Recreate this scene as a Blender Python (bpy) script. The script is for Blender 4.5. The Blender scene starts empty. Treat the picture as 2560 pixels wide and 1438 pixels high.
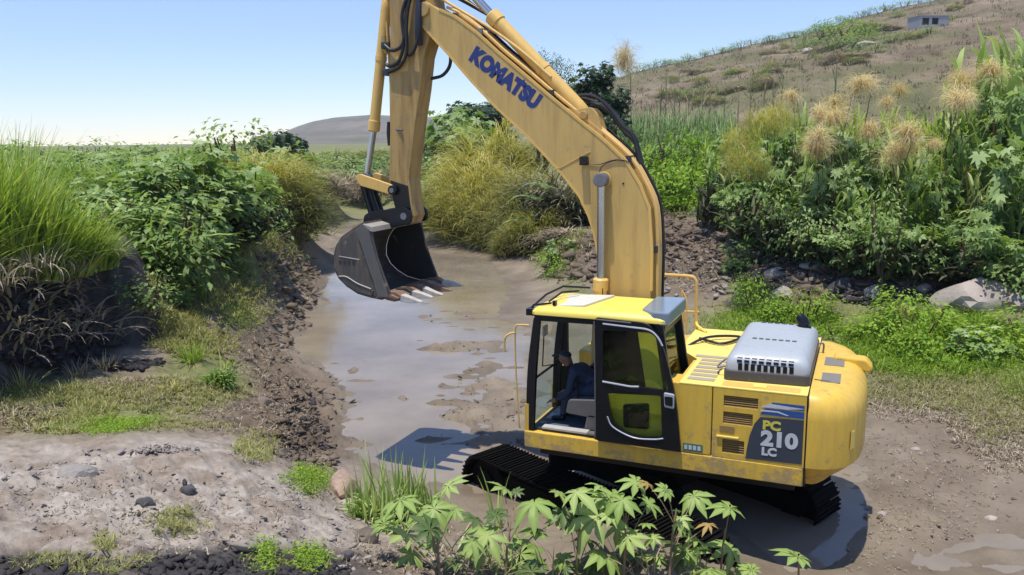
import bpy, math, random
import numpy as np
from mathutils import Vector, Matrix

random.seed(7); RNG = np.random.default_rng(7)
S = bpy.context.scene
COL = S.collection
PI = math.pi

# ------------------------------------------------------------------ camera
CAM = np.array([-2.245, 10.142, 4.789]); YAW, PITCH, ROLL, FPX = 0.4111, 0.1806, -0.0146, 2034.48
_d = np.array([math.sin(YAW)*math.cos(PITCH), -math.cos(YAW)*math.cos(PITCH), -math.sin(PITCH)])
_r = np.cross(_d, [0, 0, 1]); _r /= np.linalg.norm(_r); _u = np.cross(_r, _d)
R2 = _r*math.cos(ROLL)+_u*math.sin(ROLL); U2 = -_r*math.sin(ROLL)+_u*math.cos(ROLL)
cd = bpy.data.cameras.new('camera'); cam = bpy.data.objects.new('camera', cd); COL.objects.link(cam)
cd.sensor_width = 36; cd.lens = FPX/2560*36; cd.clip_start = 0.1; cd.clip_end = 6000
M = Matrix.Identity(4)
for i in range(3):
    M[i][0] = R2[i]; M[i][1] = U2[i]; M[i][2] = -_d[i]; M[i][3] = CAM[i]
cam.matrix_world = M
S.camera = cam

HAZE = .00028
# ------------------------------------------------------------------ light
SUN_EL, SUN_AZ = math.radians(79), math.radians(72)      # azimuth measured from +X towards +Y
sdir = Vector((math.cos(SUN_EL)*math.cos(SUN_AZ), math.cos(SUN_EL)*math.sin(SUN_AZ), math.sin(SUN_EL)))
sl = bpy.data.lights.new('sun', 'SUN'); sl.energy = 4.2; sl.angle = math.radians(0.55); sl.color = (1.0, 0.94, 0.83)
sun = bpy.data.objects.new('sun', sl); COL.objects.link(sun)
sun.rotation_euler = (-sdir).to_track_quat('-Z', 'Y').to_euler()
W = bpy.data.worlds.new('World'); S.world = W; W.use_nodes = True
wt = W.node_tree; wt.nodes.clear()
sk = wt.nodes.new('ShaderNodeTexSky'); sk.sky_type = 'NISHITA'; sk.sun_disc = False
sk.sun_elevation = SUN_EL; sk.sun_rotation = math.radians(90)-SUN_AZ
sk.altitude = 0; sk.air_density = 1.0; sk.dust_density = 0.0; sk.ozone_density = 3.0
bg = wt.nodes.new('ShaderNodeBackground'); bg.inputs[1].default_value = 0.128
wo = wt.nodes.new('ShaderNodeOutputWorld')
tn_ = wt.nodes.new('ShaderNodeMix'); tn_.data_type = 'RGBA'; tn_.blend_type = 'MULTIPLY'; tn_.inputs[0].default_value = 1.0; tn_.inputs[7].default_value = (.98, 1.0, 1.17, 1)
wt.links.new(sk.outputs[0], tn_.inputs[6]); wt.links.new(tn_.outputs[2], bg.inputs[0]); wt.links.new(bg.outputs[0], wo.inputs[0])
S.view_settings.view_transform = 'Standard'; S.view_settings.look = 'None'
S.view_settings.exposure = 0.34; S.view_settings.gamma = 1.0
try: S.view_settings.use_curve_mapping = False
except Exception: pass
S.render.engine = 'CYCLES'
S.cycles.max_bounces = 8; S.cycles.transparent_max_bounces = 12; S.cycles.transmission_bounces = 6
S.cycles.caustics_reflective = False; S.cycles.caustics_refractive = False

# ------------------------------------------------------------------ helpers
ORG = {}
def tag(o, label=None, cat=None, group=None, kind=None):
    if label: o['label'] = label
    if cat: o['category'] = cat
    if group: o['group'] = group
    if kind: o['kind'] = kind
    return o
def link(o, parent=None):
    COL.objects.link(o)
    if parent is not None: o.parent = parent
    return o
def empty(name, loc):
    o = bpy.data.objects.new(name, None); o.location = loc; o.empty_display_size = .2
    ORG[o.name] = np.array(loc, float); return link(o)
def new_mesh(name, V, F, mat, smooth=False, tint=None):
    me = bpy.data.meshes.new(name); me.from_pydata([tuple(v) for v in V], [], F)
    if mat is not None:
        for m_ in (mat if isinstance(mat, (list, tuple)) else [mat]): me.materials.append(m_)
    if smooth: me.polygons.foreach_set('use_smooth', [True]*len(me.polygons))
    me.update(); return me
def quick_mesh(name, V, F, mat, smooth=False, attrs=None):
    """V (n,3) array, F (m,k) int array of one k"""
    V = np.asarray(V, np.float32); F = np.asarray(F, np.int32); k = F.shape[1]
    me = bpy.data.meshes.new(name)
    me.vertices.add(len(V)); me.vertices.foreach_set('co', V.ravel())
    me.loops.add(F.size); me.loops.foreach_set('vertex_index', F.ravel())
    me.polygons.add(len(F)); me.polygons.foreach_set('loop_start', np.arange(0, F.size, k, dtype=np.int32))
    try: me.polygons.foreach_set('loop_total', np.full(len(F), k, np.int32))
    except Exception: pass
    if smooth: me.polygons.foreach_set('use_smooth', np.ones(len(F), bool))
    if attrs:
        for n, a in attrs.items():
            at_ = me.attributes.new(n, 'FLOAT', 'POINT'); at_.data.foreach_set('value', np.asarray(a, np.float32))
    if mat is not None: me.materials.append(mat)
    me.update(calc_edges=True); me.validate(); return me

class MB:
    def __init__(s): s.V = []; s.F = []
    def add(s, V, F):
        n = len(s.V); s.V += [tuple(v) for v in V]; s.F += [tuple(i+n for i in f) for f in F]; return s
    def box(s, x0, x1, y0, y1, z0, z1, T=None):
        V = [(x, y, z) for x in (x0, x1) for y in (y0, y1) for z in (z0, z1)]
        if T is not None: V = [tuple(T @ Vector(v)) for v in V]
        return s.add(V, [(0, 1, 3, 2), (4, 6, 7, 5), (0, 4, 5, 1), (2, 3, 7, 6), (0, 2, 6, 4), (1, 5, 7, 3)])
    def prism(s, pts, y0, y1):
        """outline in (x,z), extruded along y"""
        n = len(pts); V = [(x, y0, z) for x, z in pts]+[(x, y1, z) for x, z in pts]
        F = [tuple(range(n)), tuple(range(2*n-1, n-1, -1))]+[(i, i+n, (i+1) % n+n, (i+1) % n) for i in range(n)]
        return s.add(V, F)
    def slab(s, pts, z0, z1):
        n = len(pts); V = [(x, y, z0) for x, y in pts]+[(x, y, z1) for x, y in pts]
        F = [tuple(range(n-1, -1, -1)), tuple(range(n, 2*n))]+[(i, (i+1) % n, (i+1) % n+n, i+n) for i in range(n)]
        return s.add(V, F)
    def tube(s, pts, r, n=8, cap=True):
        P = [Vector(p) for p in pts]; rs = r if isinstance(r, (list, tuple)) else [r]*len(P)
        up = None; V = []
        for i, p in enumerate(P):
            t = (P[min(i+1, len(P)-1)]-P[max(i-1, 0)]).normalized()
            if up is None:
                up = t.orthogonal().normalized()
            up = (up-t*up.dot(t)); up = up.normalized() if up.length > 1e-6 else t.orthogonal().normalized()
            b = t.cross(up)
            for k in range(n):
                a = 2*PI*k/n; V.append(tuple(p+(up*math.cos(a)+b*math.sin(a))*rs[i]))
        F = [(i*n+k, i*n+(k+1) % n, (i+1)*n+(k+1) % n, (i+1)*n+k) for i in range(len(P)-1) for k in range(n)]
        if cap: F += [tuple(range(n-1, -1, -1)), tuple((len(P)-1)*n+k for k in range(n))]
        return s.add(V, F)
    def cyl(s, p0, p1, r, n=20): return s.tube([p0, p1], r, n)
    def frame(s, out, inn, y0, y1):
        """ring between two outlines with equal count, in (x,z), extruded along y"""
        n = len(out)
        V = [(x, y0, z) for x, z in out]+[(x, y0, z) for x, z in inn]+[(x, y1, z) for x, z in out]+[(x, y1, z) for x, z in inn]
        F = []
        for i in range(n):
            j = (i+1) % n
            F += [(i, j, n+j, n+i), (2*n+i, 3*n+i, 3*n+j, 2*n+j), (i, 2*n+i, 2*n+j, j), (n+i, n+j, 3*n+j, 3*n+i)]
        return s.add(V, F)
    def build(s, name, mat, parent=None, bevel=0, smooth=False, seg=2, angle=40):
        o0 = ORG.get(parent.name, np.zeros(3)) if parent is not None else np.zeros(3)
        me = new_mesh(name, np.array(s.V)-o0, s.F, mat, smooth)
        if smooth:
            try: me.set_sharp_from_angle(angle=math.radians(35))
            except Exception: pass
        o = bpy.data.objects.new(name, me); ORG[o.name] = o0; link(o, parent)
        if bevel:
            b = o.modifiers.new('bevel', 'BEVEL'); b.width = bevel; b.segments = seg; b.limit_method = 'ANGLE'; b.angle_limit = math.radians(angle)
        return o

def round_poly(pts, r, n=4):
    """round the corners of a 2D polygon; r float or list"""
    out = []; N = len(pts)
    for i in range(N):
        p = np.array(pts[i], float); a = np.array(pts[i-1], float)-p; b = np.array(pts[(i+1) % N], float)-p
        rr = r[i] if isinstance(r, (list, tuple)) else r
        la, lb = np.linalg.norm(a), np.linalg.norm(b); rr = min(rr, la*.48, lb*.48)
        if rr < 1e-4: out += [tuple(p)]*(n+1); continue
        A = p+a/la*rr; B = p+b/lb*rr
        for k in range(n+1):
            t = k/n; out.append(tuple((1-t)**2*A+2*t*(1-t)*p+t*t*B))
    return out

def spline(pts, n=6):
    P = [np.array(p, float) for p in pts]; P = [2*P[0]-P[1]]+P+[2*P[-1]-P[-2]]; out = []
    for i in range(1, len(P)-2):
        for k in range(n):
            t = k/n
            out.append(.5*((2*P[i])+(-P[i-1]+P[i+1])*t+(2*P[i-1]-5*P[i]+4*P[i+1]-P[i+2])*t*t+(-P[i-1]+3*P[i]-3*P[i+1]+P[i+2])*t**3))
    out.append(P[-2]); return [tuple(q) for q in out]

# ------------------------------------------------------------------ materials
def nd(t, typ, **kw):
    n = t.nodes.new(typ)
    for k, v in kw.items(): setattr(n, k, v)
    return n
def base_mat(name):
    m = bpy.data.materials.new(name); m.use_nodes = True; t = m.node_tree
    return m, t, t.nodes['Principled BSDF']
def noise(t, scale, detail=4, rough=.55, vec=None):
    n = nd(t, 'ShaderNodeTexNoise'); n.inputs['Scale'].default_value = scale; n.inputs['Detail'].default_value = detail
    n.inputs['Roughness'].default_value = rough
    if vec is not None: t.links.new(vec, n.inputs['Vector'])
    return n
def ramp(t, src, stops):
    r = nd(t, 'ShaderNodeValToRGB'); e = r.color_ramp.elements
    e[0].position, e[0].color = stops[0][0], (*stops[0][1], 1); e[1].position, e[1].color = stops[-1][0], (*stops[-1][1], 1)
    for p, c in stops[1:-1]:
        x = e.new(p); x.color = (*c, 1)
    t.links.new(src, r.inputs[0]); return r
def mixc(t, fac, a, b, typ='MIX'):
    m = nd(t, 'ShaderNodeMix', data_type='RGBA', blend_type=typ)
    for s_, v in ((0, fac), (6, a), (7, b)):
        if isinstance(v, (int, float)): m.inputs[s_].default_value = v
        elif isinstance(v, tuple): m.inputs[s_].default_value = (*v, 1)
        else: t.links.new(v, m.inputs[s_])
    return m.outputs[2]
def vmath(t, op, a, b):
    m = nd(t, 'ShaderNodeMath', operation=op)
    for i, v in ((0, a), (1, b)):
        if isinstance(v, (int, float)): m.inputs[i].default_value = v
        else: t.links.new(v, m.inputs[i])
    return m.outputs[0]
def geo_pos(t): return nd(t, 'ShaderNodeNewGeometry').outputs['Position']
def bump(t, bs, src, strength, dist):
    b = nd(t, 'ShaderNodeBump'); b.inputs['Strength'].default_value = strength; b.inputs['Distance'].default_value = dist
    t.links.new(src, b.inputs['Height']); t.links.new(b.outputs[0], bs.inputs['Normal'])

def paint(name, col, dirt=(.16, .11, .06), amount=.5, rough=.42, spec=.5, streak=True, scale=1.0, top=.0):
    """painted steel: faded patches, dirt streaks running down, chips"""
    m, t, b = base_mat(name); pos = geo_pos(t)
    mp = nd(t, 'ShaderNodeMapping'); t.links.new(pos, mp.inputs[0]); mp.inputs['Scale'].default_value = (9*scale, 9*scale, 1.1*scale)
    n1 = noise(t, 1.6*scale, 5, .6, pos); n2 = noise(t, 1.0, 6, .65, mp.outputs[0]); n3 = noise(t, 34*scale, 3, .6, pos)
    fade = mixc(t, vmath(t, 'MULTIPLY', n1.outputs[0], .5), col, tuple(min(1, c*1.12+.03) for c in col))
    f2 = ramp(t, n2.outputs[0], [(.5-.04, (0, 0, 0)), (.78, (1, 1, 1))])
    f3 = ramp(t, n3.outputs[0], [(.63, (0, 0, 0)), (.74, (1, 1, 1))])
    c = mixc(t, vmath(t, 'MULTIPLY', f2.outputs[0], amount), fade, dirt)
    c = mixc(t, vmath(t, 'MULTIPLY', f3.outputs[0], amount*.6), c, tuple(x*.8 for x in dirt))
    sp1 = nd(t, 'ShaderNodeSeparateXYZ'); t.links.new(pos, sp1.inputs[0]); lowz = nd(t, 'ShaderNodeMapRange'); t.links.new(sp1.outputs[2], lowz.inputs[0]); lowz.inputs[1].default_value = 1.55; lowz.inputs[2].default_value = .95
    n4 = noise(t, 5.5, 6, .7, pos); spl = ramp(t, vmath(t, 'ADD', n4.outputs[0], vmath(t, 'MULTIPLY', lowz.outputs[0], .16)), [(.60, (0, 0, 0)), (.70, (1, 1, 1))])
    c = mixc(t, vmath(t, 'MULTIPLY', spl.outputs[0], amount*1.3), c, (.27, .22, .165))
    t.links.new(c, b.inputs['Base Color'])
    rr = vmath(t, 'ADD', vmath(t, 'MULTIPLY', f2.outputs[0], .3), rough); t.links.new(rr, b.inputs['Roughness'])
    b.inputs['Specular IOR Level'].default_value = spec
    bump(t, b, n3.outputs[0], .12, .01); return m
def plain(name, col, rough=.5, metal=0, spec=.5, var=.25, scale=8, bmp=.1):
    m, t, b = base_mat(name); pos = geo_pos(t); n = noise(t, scale, 5, .6, pos)
    c = mixc(t, n.outputs[0], tuple(x*(1-var) for x in col), tuple(min(1, x*(1+var)) for x in col))
    t.links.new(c, b.inputs['Base Color']); b.inputs['Roughness'].default_value = rough; b.inputs['Metallic'].default_value = metal
    b.inputs['Specular IOR Level'].default_value = spec
    if bmp: bump(t, b, noise(t, scale*5, 4, .6, pos).outputs[0], bmp, .02)
    return m
def glass(name, col, alpha_mix=.5, rough=.02):
    m = bpy.data.materials.new(name); m.use_nodes = True; t = m.node_tree; t.nodes.clear()
    o = nd(t, 'ShaderNodeOutputMaterial'); mx = nd(t, 'ShaderNodeMixShader')
    tr = nd(t, 'ShaderNodeBsdfTransparent'); tr.inputs[0].default_value = (*col, 1)
    gl = nd(t, 'ShaderNodeBsdfGlossy'); gl.inputs['Roughness'].default_value = rough
    fr = nd(t, 'ShaderNodeLayerWeight')
    t.links.new(vmath(t, 'ADD', vmath(t, 'MULTIPLY', vmath(t, 'POWER', fr.outputs['Facing'], 4.0), .55), alpha_mix), mx.inputs[0])
    t.links.new(tr.outputs[0], mx.inputs[1]); t.links.new(gl.outputs[0], mx.inputs[2]); t.links.new(mx.outputs[0], o.inputs[0])
    return m

Y_HOUSE = paint('house_yellow_paint', (.68, .44, .055), (.30, .20, .09), .48, .36)
Y_TOP = paint('walkway_yellow_paint', (.80, .62, .14), (.45, .36, .2), .35, .5)
Y_ROOF = paint('roof_yellow_paint', (.80, .62, .10), (.5, .4, .2), .12, .4)
Y_BOOM = paint('boom_faded_paint', (.55, .365, .11), (.26, .165, .08), .55, .5)
Y_ARM = paint('arm_faded_paint', (.41, .265, .085), (.15, .085, .04), .85, .55)
Y_CYL = paint('cylinder_paint', (.68, .43, .11), (.35, .22, .09), .35, .45)
Y_PIPE = paint('pipe_paint', (.66, .43, .14), (.32, .2, .08), .4, .5)
BLACK = plain('black_paint', (.007, .008, .012), .32, 0, .35, .3, 5, .03)
RUBBER = plain('hose_rubber', (.02, .02, .022), .45, 0, .4, .4, 20, .1)
DARK = plain('dark_plastic', (.035, .037, .042), .55)
GREYP = plain('grey_console', (.12, .115, .11), .6)
SEAT = plain('seat_cloth', (.05, .055, .065), .85)
HOOD = paint('grey_hood_paint', (.36, .39, .42), (.22, .22, .21), .25, .4)
HOODD = paint('grey_hood_skirt', (.055, .055, .058), (.08, .07, .06), .4, .5)
GRIP = plain('anti_slip_grey', (.36, .33, .27), .85, 0, .2, .25, 60, .3)
GRIPD = plain('anti_slip_dark', (.2, .19, .18), .85, 0, .2, .25, 60, .3)
STEEL = plain('rod_chrome', (.45, .47, .5), .25, .9, .5, .15, 3, .02)
PIN = plain('pin_steel', (.2, .2, .22), .45, .6)
BUCK = paint('bucket_steel', (.058, .052, .048), (.17, .125, .088), 1.0, .5, .5, True, 1.6)
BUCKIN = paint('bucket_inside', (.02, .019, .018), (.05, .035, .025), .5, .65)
RUST = paint('rusty_lip', (.20, .12, .075), (.1, .06, .04), .7, .6)
TOOTH = paint('worn_teeth', (.46, .43, .39), (.2, .14, .1), .6, .6)
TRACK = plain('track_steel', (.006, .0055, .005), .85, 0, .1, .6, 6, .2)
BLUE = plain('logo_blue', (.012, .03, .17), .4, 0, .5, .2, 8, .03)
DECALG = plain('decal_grey', (.045, .055, .078), .35, 0, .35, .15, 4, .03)
DECALW = plain('decal_pale', (.55, .57, .60), .45)
DECALY = plain('decal_yellow', (.62, .55, .08), .45)
STRIPEB = plain('stripe_blue', (.02, .08, .28), .35, 0, .5, .1, 3, .0)
BROWNV = plain('vent_recess', (.11, .065, .03), .7)
VENTY = plain('vent_slat_paint', (.30, .185, .06), .5)
GLASS = glass('clear_glass', (.82, .88, .84), .03)
GLASST = glass('tinted_glass', (.30, .38, .36), .06)
GLASSL = glass('lower_glass', (.62, .78, .76), .05)
TRIMGLINT = plain('trim_and_seal_glint', (.40, .42, .46), .35)
HATCH = plain('roof_hatch', (.62, .60, .52), .5, 0, .5, .08, 3, .02)
ROOFG = plain('roof_rear_glass', (.20, .25, .30), .18, 0, .6, .15, 2, .0)
RED = plain('red_cloth', (.20, .02, .03), .8)
ORANGE = paint('valve_orange', (.72, .36, .03), (.2, .1, .04), .5, .45)
BADGE = plain('badge_green', (.05, .18, .14), .4)
LAMP = plain('lamp_glass', (.5, .5, .48), .2)

# ------------------------------------------------------------------ excavator
EX = empty('excavator', (0.3, 0, 0))
tag(EX, 'yellow tracked excavator with raised boom standing in the muddy canal', 'excavator')
def part(mb, name, mat, parent=None, **k): return mb.build(name, mat, EX if parent is None else parent, **k)

# -- undercarriage, turned against the house
TH = math.radians(24); tc = np.array([.3, 0.0])
ta = np.array([math.cos(TH), -math.sin(TH)]); tn = np.array([math.sin(TH), math.cos(TH)])
def TM(side): # local (along, lateral, z) -> world
    c = tc+tn*side*1.17
    return Matrix(((ta[0], tn[0], 0, c[0]), (ta[1], tn[1], 0, c[1]), (0, 0, 1, -.34), (0, 0, 0, 1)))
TM0 = Matrix(((ta[0], tn[0], 0, tc[0]), (ta[1], tn[1], 0, tc[1]), (0, 0, 1, 0), (0, 0, 0, 1)))
uf = MB(); uf.box(-.75, .75, -.7, .7, .42, .72, TM0)
for sx in (-1, 1):
    for sy in (-1, 1):
        T = TM0 @ Matrix.Rotation(sy*sx*math.radians(38), 4, 'Z')
        uf.box(sx*.3 if sx > 0 else -1.25, 1.25 if sx > 0 else -.3, -.2, .2, .4, .66, T)
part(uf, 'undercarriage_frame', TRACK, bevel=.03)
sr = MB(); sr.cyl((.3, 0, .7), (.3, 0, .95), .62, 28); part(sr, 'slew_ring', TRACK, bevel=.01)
shoe = MB(); shoe.box(-.088, .088, -.3, .3, 0, .03)
for q in (-.06, 0, .06): shoe.box(q-.009, q+.009, -.298, .298, .03, .058)
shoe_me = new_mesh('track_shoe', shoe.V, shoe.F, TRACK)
def track(side):
    T = TM(side); e = bpy.data.objects.new('crawler_track', None); ORG[e.name] = np.array([.3, 0, 0]); link(e, EX)
    Ti = Matrix.Translation((-.3, 0, 0)) @ T
    L, R = 1.64, .36; per = 4*L+2*PI*R; N = 47; zc = .45
    for i in range(N):
        s = per*i/N
        if s < 2*L: x, z, a = -L+s, zc+R, 0; z -= .03*math.sin(PI*s/(2*L))
        elif s < 2*L+PI*R: q = (s-2*L)/R; x, z, a = L+R*math.sin(q), zc+R*math.cos(q), q
        elif s < 4*L+PI*R: x, z, a = L-(s-2*L-PI*R), zc-R, PI
        else: q = (s-4*L-PI*R)/R; x, z, a = -L-R*math.sin(q), zc-R*math.cos(q), PI+q
        o = bpy.data.objects.new('track_shoe', shoe_me); link(o, e)
        o.matrix_local = Ti @ Matrix.Translation((x, 0, z)) @ Matrix.Rotation(a, 4, 'Y')
    f = MB(); f.prism(round_poly([(-1.5, .3), (1.38, .3), (1.42, .55), (1.2, .66), (-1.3, .66), (-1.5, .5)], .05), -.16, .16)
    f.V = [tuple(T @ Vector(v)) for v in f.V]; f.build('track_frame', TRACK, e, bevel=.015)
    for x, r, nm in ((L, R-.03, 'idler_wheel'), (-L, R-.02, 'drive_sprocket')):
        w = MB(); w.cyl((x, -.17, zc), (x, .17, zc), r, 26); w.cyl((x, -.22, zc), (x, .22, zc), .17, 16)
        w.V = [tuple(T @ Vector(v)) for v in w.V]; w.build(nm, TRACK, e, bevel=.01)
    for k in range(8):
        w = MB(); x = -1.3+k*.37; w.cyl((x, -.2, .18), (x, .2, .18), .1, 14)
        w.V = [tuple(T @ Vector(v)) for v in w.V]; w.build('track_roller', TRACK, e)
track(1); track(-1)

# -- house frame (side skirt) and floor
hf = MB(); hf.slab(round_poly([(1.46, 1.355), (-1.8, 1.355), (-1.8, -1.355), (1.46, -1.355)], .03, 2), 1.05, 1.258)
fr = part(hf, 'house_frame', Y_HOUSE, bevel=.012)
hb = MB(); hb.box(-1.7, 1.3, -1.2, 1.2, .93, 1.045); part(hb, 'belly_plate', BLACK)
# -- side panels behind the cab (two doors)
sp = MB(); sp.box(-.808, -.3, 1.0, 1.35, 1.262, 2.075); part(sp, 'side_door_front', Y_HOUSE, bevel=.012)
sd = MB()
# rear door built as a face with two vent openings left open as recesses
def face_with_holes(mb, x0, x1, z0, z1, holes, y0, y1):
    xs = sorted({x0, x1, *[h[0] for h in holes], *[h[1] for h in holes]}); zs = sorted({z0, z1, *[h[2] for h in holes], *[h[3] for h in holes]})
    for i in range(len(xs)-1):
        for j in range(len(zs)-1):
            cx_, cz_ = (xs[i]+xs[i+1])/2, (zs[j]+zs[j+1])/2
            if any(h[0] < cx_ < h[1] and h[2] < cz_ < h[3] for h in holes): continue
            mb.box(xs[i], xs[i+1], y0, y1, zs[j], zs[j+1])
VH = [(-1.30, -.935, 1.86, 1.985), (-1.25, -.935, 1.66, 1.80), (-1.17, -.935, 1.32, 1.48)]
face_with_holes(sd, -1.795, -.82, 1.262, 2.075, VH, 1.29, 1.35)
rd = part(sd, 'side_door_rear', Y_HOUSE)
vb = MB(); vb.box(-1.79, -.83, 1.0, 1.285, 1.262, 2.07); part(vb, 'engine_bay_box', BROWNV)
for (a_, b_, c_, d_) in VH:
    n = 6 if d_-c_ > .14 else 5
    for k in range(n):
        z = c_+(k+.5)*(d_-c_)/n; s = MB()
        T = Matrix.Translation((0, 1.318, z)) @ Matrix.Rotation(math.radians(-28), 4, 'X')
        s.box(a_+.004, b_-.004, -.024, .024, -.004, .004, T); s.build('vent_slat', VENTY, rd)
s = MB(); s.box(-1.06, -.90, 1.351, 1.356, 1.555, 1.635); s.build('door_latch', VENTY, rd, bevel=.003)
s = MB(); s.box(-1.11, -.87, 1.351, 1.372, 1.50, 1.52); s.build('door_grip', Y_TOP, rd, bevel=.004)
# decal panel
dec = [(-1.775, 1.305), (-1.19, 1.29), (-1.20, 1.40), (-1.225, 1.56), (-1.27, 1.70), (-1.33, 1.785), (-1.775, 1.80)]
s = MB(); s.prism(dec, 1.352, 1.3545); s.build('decal_panel', DECALG, rd)
for z0, z1, xa in ((1.815, 1.888, -1.325), (1.905, 1.962, -1.40)):
    s = MB(); s.prism([(-1.775, z0), (xa, z0), (xa-.05, z1), (-1.775, z1)], 1.352, 1.3545); s.build('decal_stripe', STRIPEB, rd)
s = MB(); s.prism([(-1.775, 1.925), (-1.42, 1.945), (-1.34, 1.908), (-1.335, 1.90), (-1.6, 1.90)], 1.355, 1.357); s.build('decal_stripe', DECALW, rd)
s = MB(); s.prism([(-1.33, 1.87), (-1.52, 1.868), (-1.62, 1.835), (-1.6, 1.83), (-1.5, 1.855), (-1.33, 1.85)], 1.355, 1.357); s.build('decal_stripe', DECALW, rd)

def text_obj(name, txt, size, mat, parent, origin, xdir, updir, off=0.0, sx=1.0, extrude=.002, space=1.0):
    """flat lettering standing on a surface; xdir is the reading direction"""
    cu = bpy.data.curves.new(name, 'FONT'); cu.body = txt; cu.size = size; cu.offset = off; cu.extrude = extrude; cu.resolution_u = 4; cu.space_character = space
    tmp = bpy.data.objects.new(name, cu); COL.objects.link(tmp)
    dg = bpy.context.evaluated_depsgraph_get(); me = bpy.data.meshes.new_from_object(tmp.evaluated_get(dg))
    bpy.data.objects.remove(tmp)
    x = Vector(xdir).normalized(); u = Vector(updir); u = (u-x*u.dot(x)).normalized(); z = x.cross(u)
    o0 = Vector(ORG[parent.name]); T = Matrix(((x[0]*sx, u[0], z[0], origin[0]-o0[0]), (x[1]*sx, u[1], z[1], origin[1]-o0[1]), (x[2]*sx, u[2], z[2], origin[2]-o0[2]), (0, 0, 0, 1)))
    me.transform(T); me.materials.clear(); me.materials.append(mat)
    o = bpy.data.objects.new(name, me); ORG[o.name] = ORG[parent.name]; return link(o, parent)
XR, UPZ = (-1, 0, 0), (0, 0, 1)
text_obj('lettering', 'PC', .135, DECALY, rd, (-1.355, 1.357, 1.655), XR, UPZ, .006, 1.15)
text_obj('lettering', '210', .225, DECALW, rd, (-1.345, 1.357, 1.475), XR, UPZ, .011, 1.12)
text_obj('lettering', 'LC', .12, DECALW, rd, (-1.355, 1.357, 1.36), XR, UPZ, .006, 1.1)
s = MB(); s.box(-.72, -.50, 1.352, 1.356, 1.285, 1.375); s.build('badge', BADGE, EX)
for k in range(4):
    s = MB(); s.box(-.70+k*.05, -.665+k*.05, 1.357, 1.359, 1.305, 1.355); s.build('badge_mark', DECALW, bpy.data.objects['badge'])
# -- deck
dk = MB(); dk.slab([(-1.8, 1.352), (-.44, 1.352), (-.44, .30), (-.15, -.1), (-.12, -.72), (-.12, -1.352), (-1.8, -1.352)], 2.062, 2.082)
deck = part(dk, 'walkway_deck', Y_TOP, bevel=.006)
dw = MB()
for a_, b_ in (((-.44, .30), (-.15, -.1)), ((-.15, -.1), (-.12, -1.34))):
    dw.slab([a_, b_, (b_[0]-.03, b_[1]), (a_[0]-.03, a_[1])], 1.26, 2.06)
dw.box(-.44, -.40, .3, .98, 1.26, 2.06); part(dw, 'deck_front_wall', Y_HOUSE)
# anti slip strips
for k in range(7):
    y = 1.16-k*.165; x0 = -.50-.02*k if y > .3 else -.46+(.3-y)*.45; s = MB(); s.box(-.80, x0 if y < .3 else -.50, y-.05, y+.05, 2.0835, 2.089); s.build('grip_strip', GRIP, deck)
s = MB(); s.box(-1.72, -.9, 1.14, 1.31, 2.0832, 2.085); s.build('hood_shadow_plate', Y_CYL, deck)  # darker yellow plate puts the hood's shadow and reflection into the colour
s = MB(); s.prism([(-1.38, 2.083), (-1.22, 2.083), (-1.23, 2.10), (-1.37, 2.10)], 1.17, 1.28); s.build('hood_latch', Y_TOP, deck, bevel=.005)
# right-hand boxes (fuel tank, tool box)
s = MB(); s.box(.30, 1.42, -1.35, -.62, 1.262, 1.80); part(s, 'tool_box', Y_HOUSE, bevel=.03)
s = MB(); s.box(-.10, .28, -1.35, -.62, 1.262, 1.98); part(s, 'fuel_tank', Y_HOUSE, bevel=.03)
# swivel fittings behind cab
s = MB()
for i, (x, y, z) in enumerate(((.12, -.28, 1.9), (.02, -.22, 1.82), (.2, -.36, 1.8), (.08, -.4, 1.96))):
    s.box(x-.06, x+.06, y-.06, y+.06, z-.1, z+.08); s.cyl((x, y, z+.08), (x, y, z+.13), .035, 10)
s.box(-.05, .28, -.5, -.15, 1.3, 1.72); part(s, 'valve_block', ORANGE, bevel=.01)
s = MB(); s.tube(spline([(-.02, -.1, 1.95), (-.3, -.45, 2.12), (-.5, -.75, 2.13), (-.8, -.85, 2.12), (-.62, -.45, 2.11), (-.3, -.6, 2.12)]), .018); part(s, 'coiled_cable', RUBBER, smooth=True)
# handrail on the far side
def rail(pts, r=.022, mat=Y_PIPE, name='handrail', parent=None): 
    s = MB(); s.tube(spline(pts, 5), r, 8); return part(s, name, mat, parent, smooth=True)
rail([(.80, -1.28, 2.83), (.4, -1.28, 2.84), (.0, -1.28, 2.84), (-.09, -1.28, 2.80), (-.11, -1.28, 2.7), (-.115, -1.28, 2.4), (-.12, -1.28, 2.08)], .024)
rail([(.09, -1.28, 2.62), (.07, -1.28, 2.4), (.07, -1.28, 1.97)], .018)
rail([(.02, -1.28, 2.02), (.02, -1.28, 2.45), (.09, -1.28, 2.63)], .014)
rail([(.12, -1.28, 2.33), (-.02, -1.28, 2.33), (-.16, -1.28, 2.335)], .014)
rail([(-.12, -1.28, 2.2), (-.15, -1.24, 2.14), (-.3, -1.1, 2.09)], .02, Y_ROOF)
rail([(.80, -1.28, 2.83), (.79, -1.28, 2.3), (.78, -1.28, 1.8)], .022)

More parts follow.
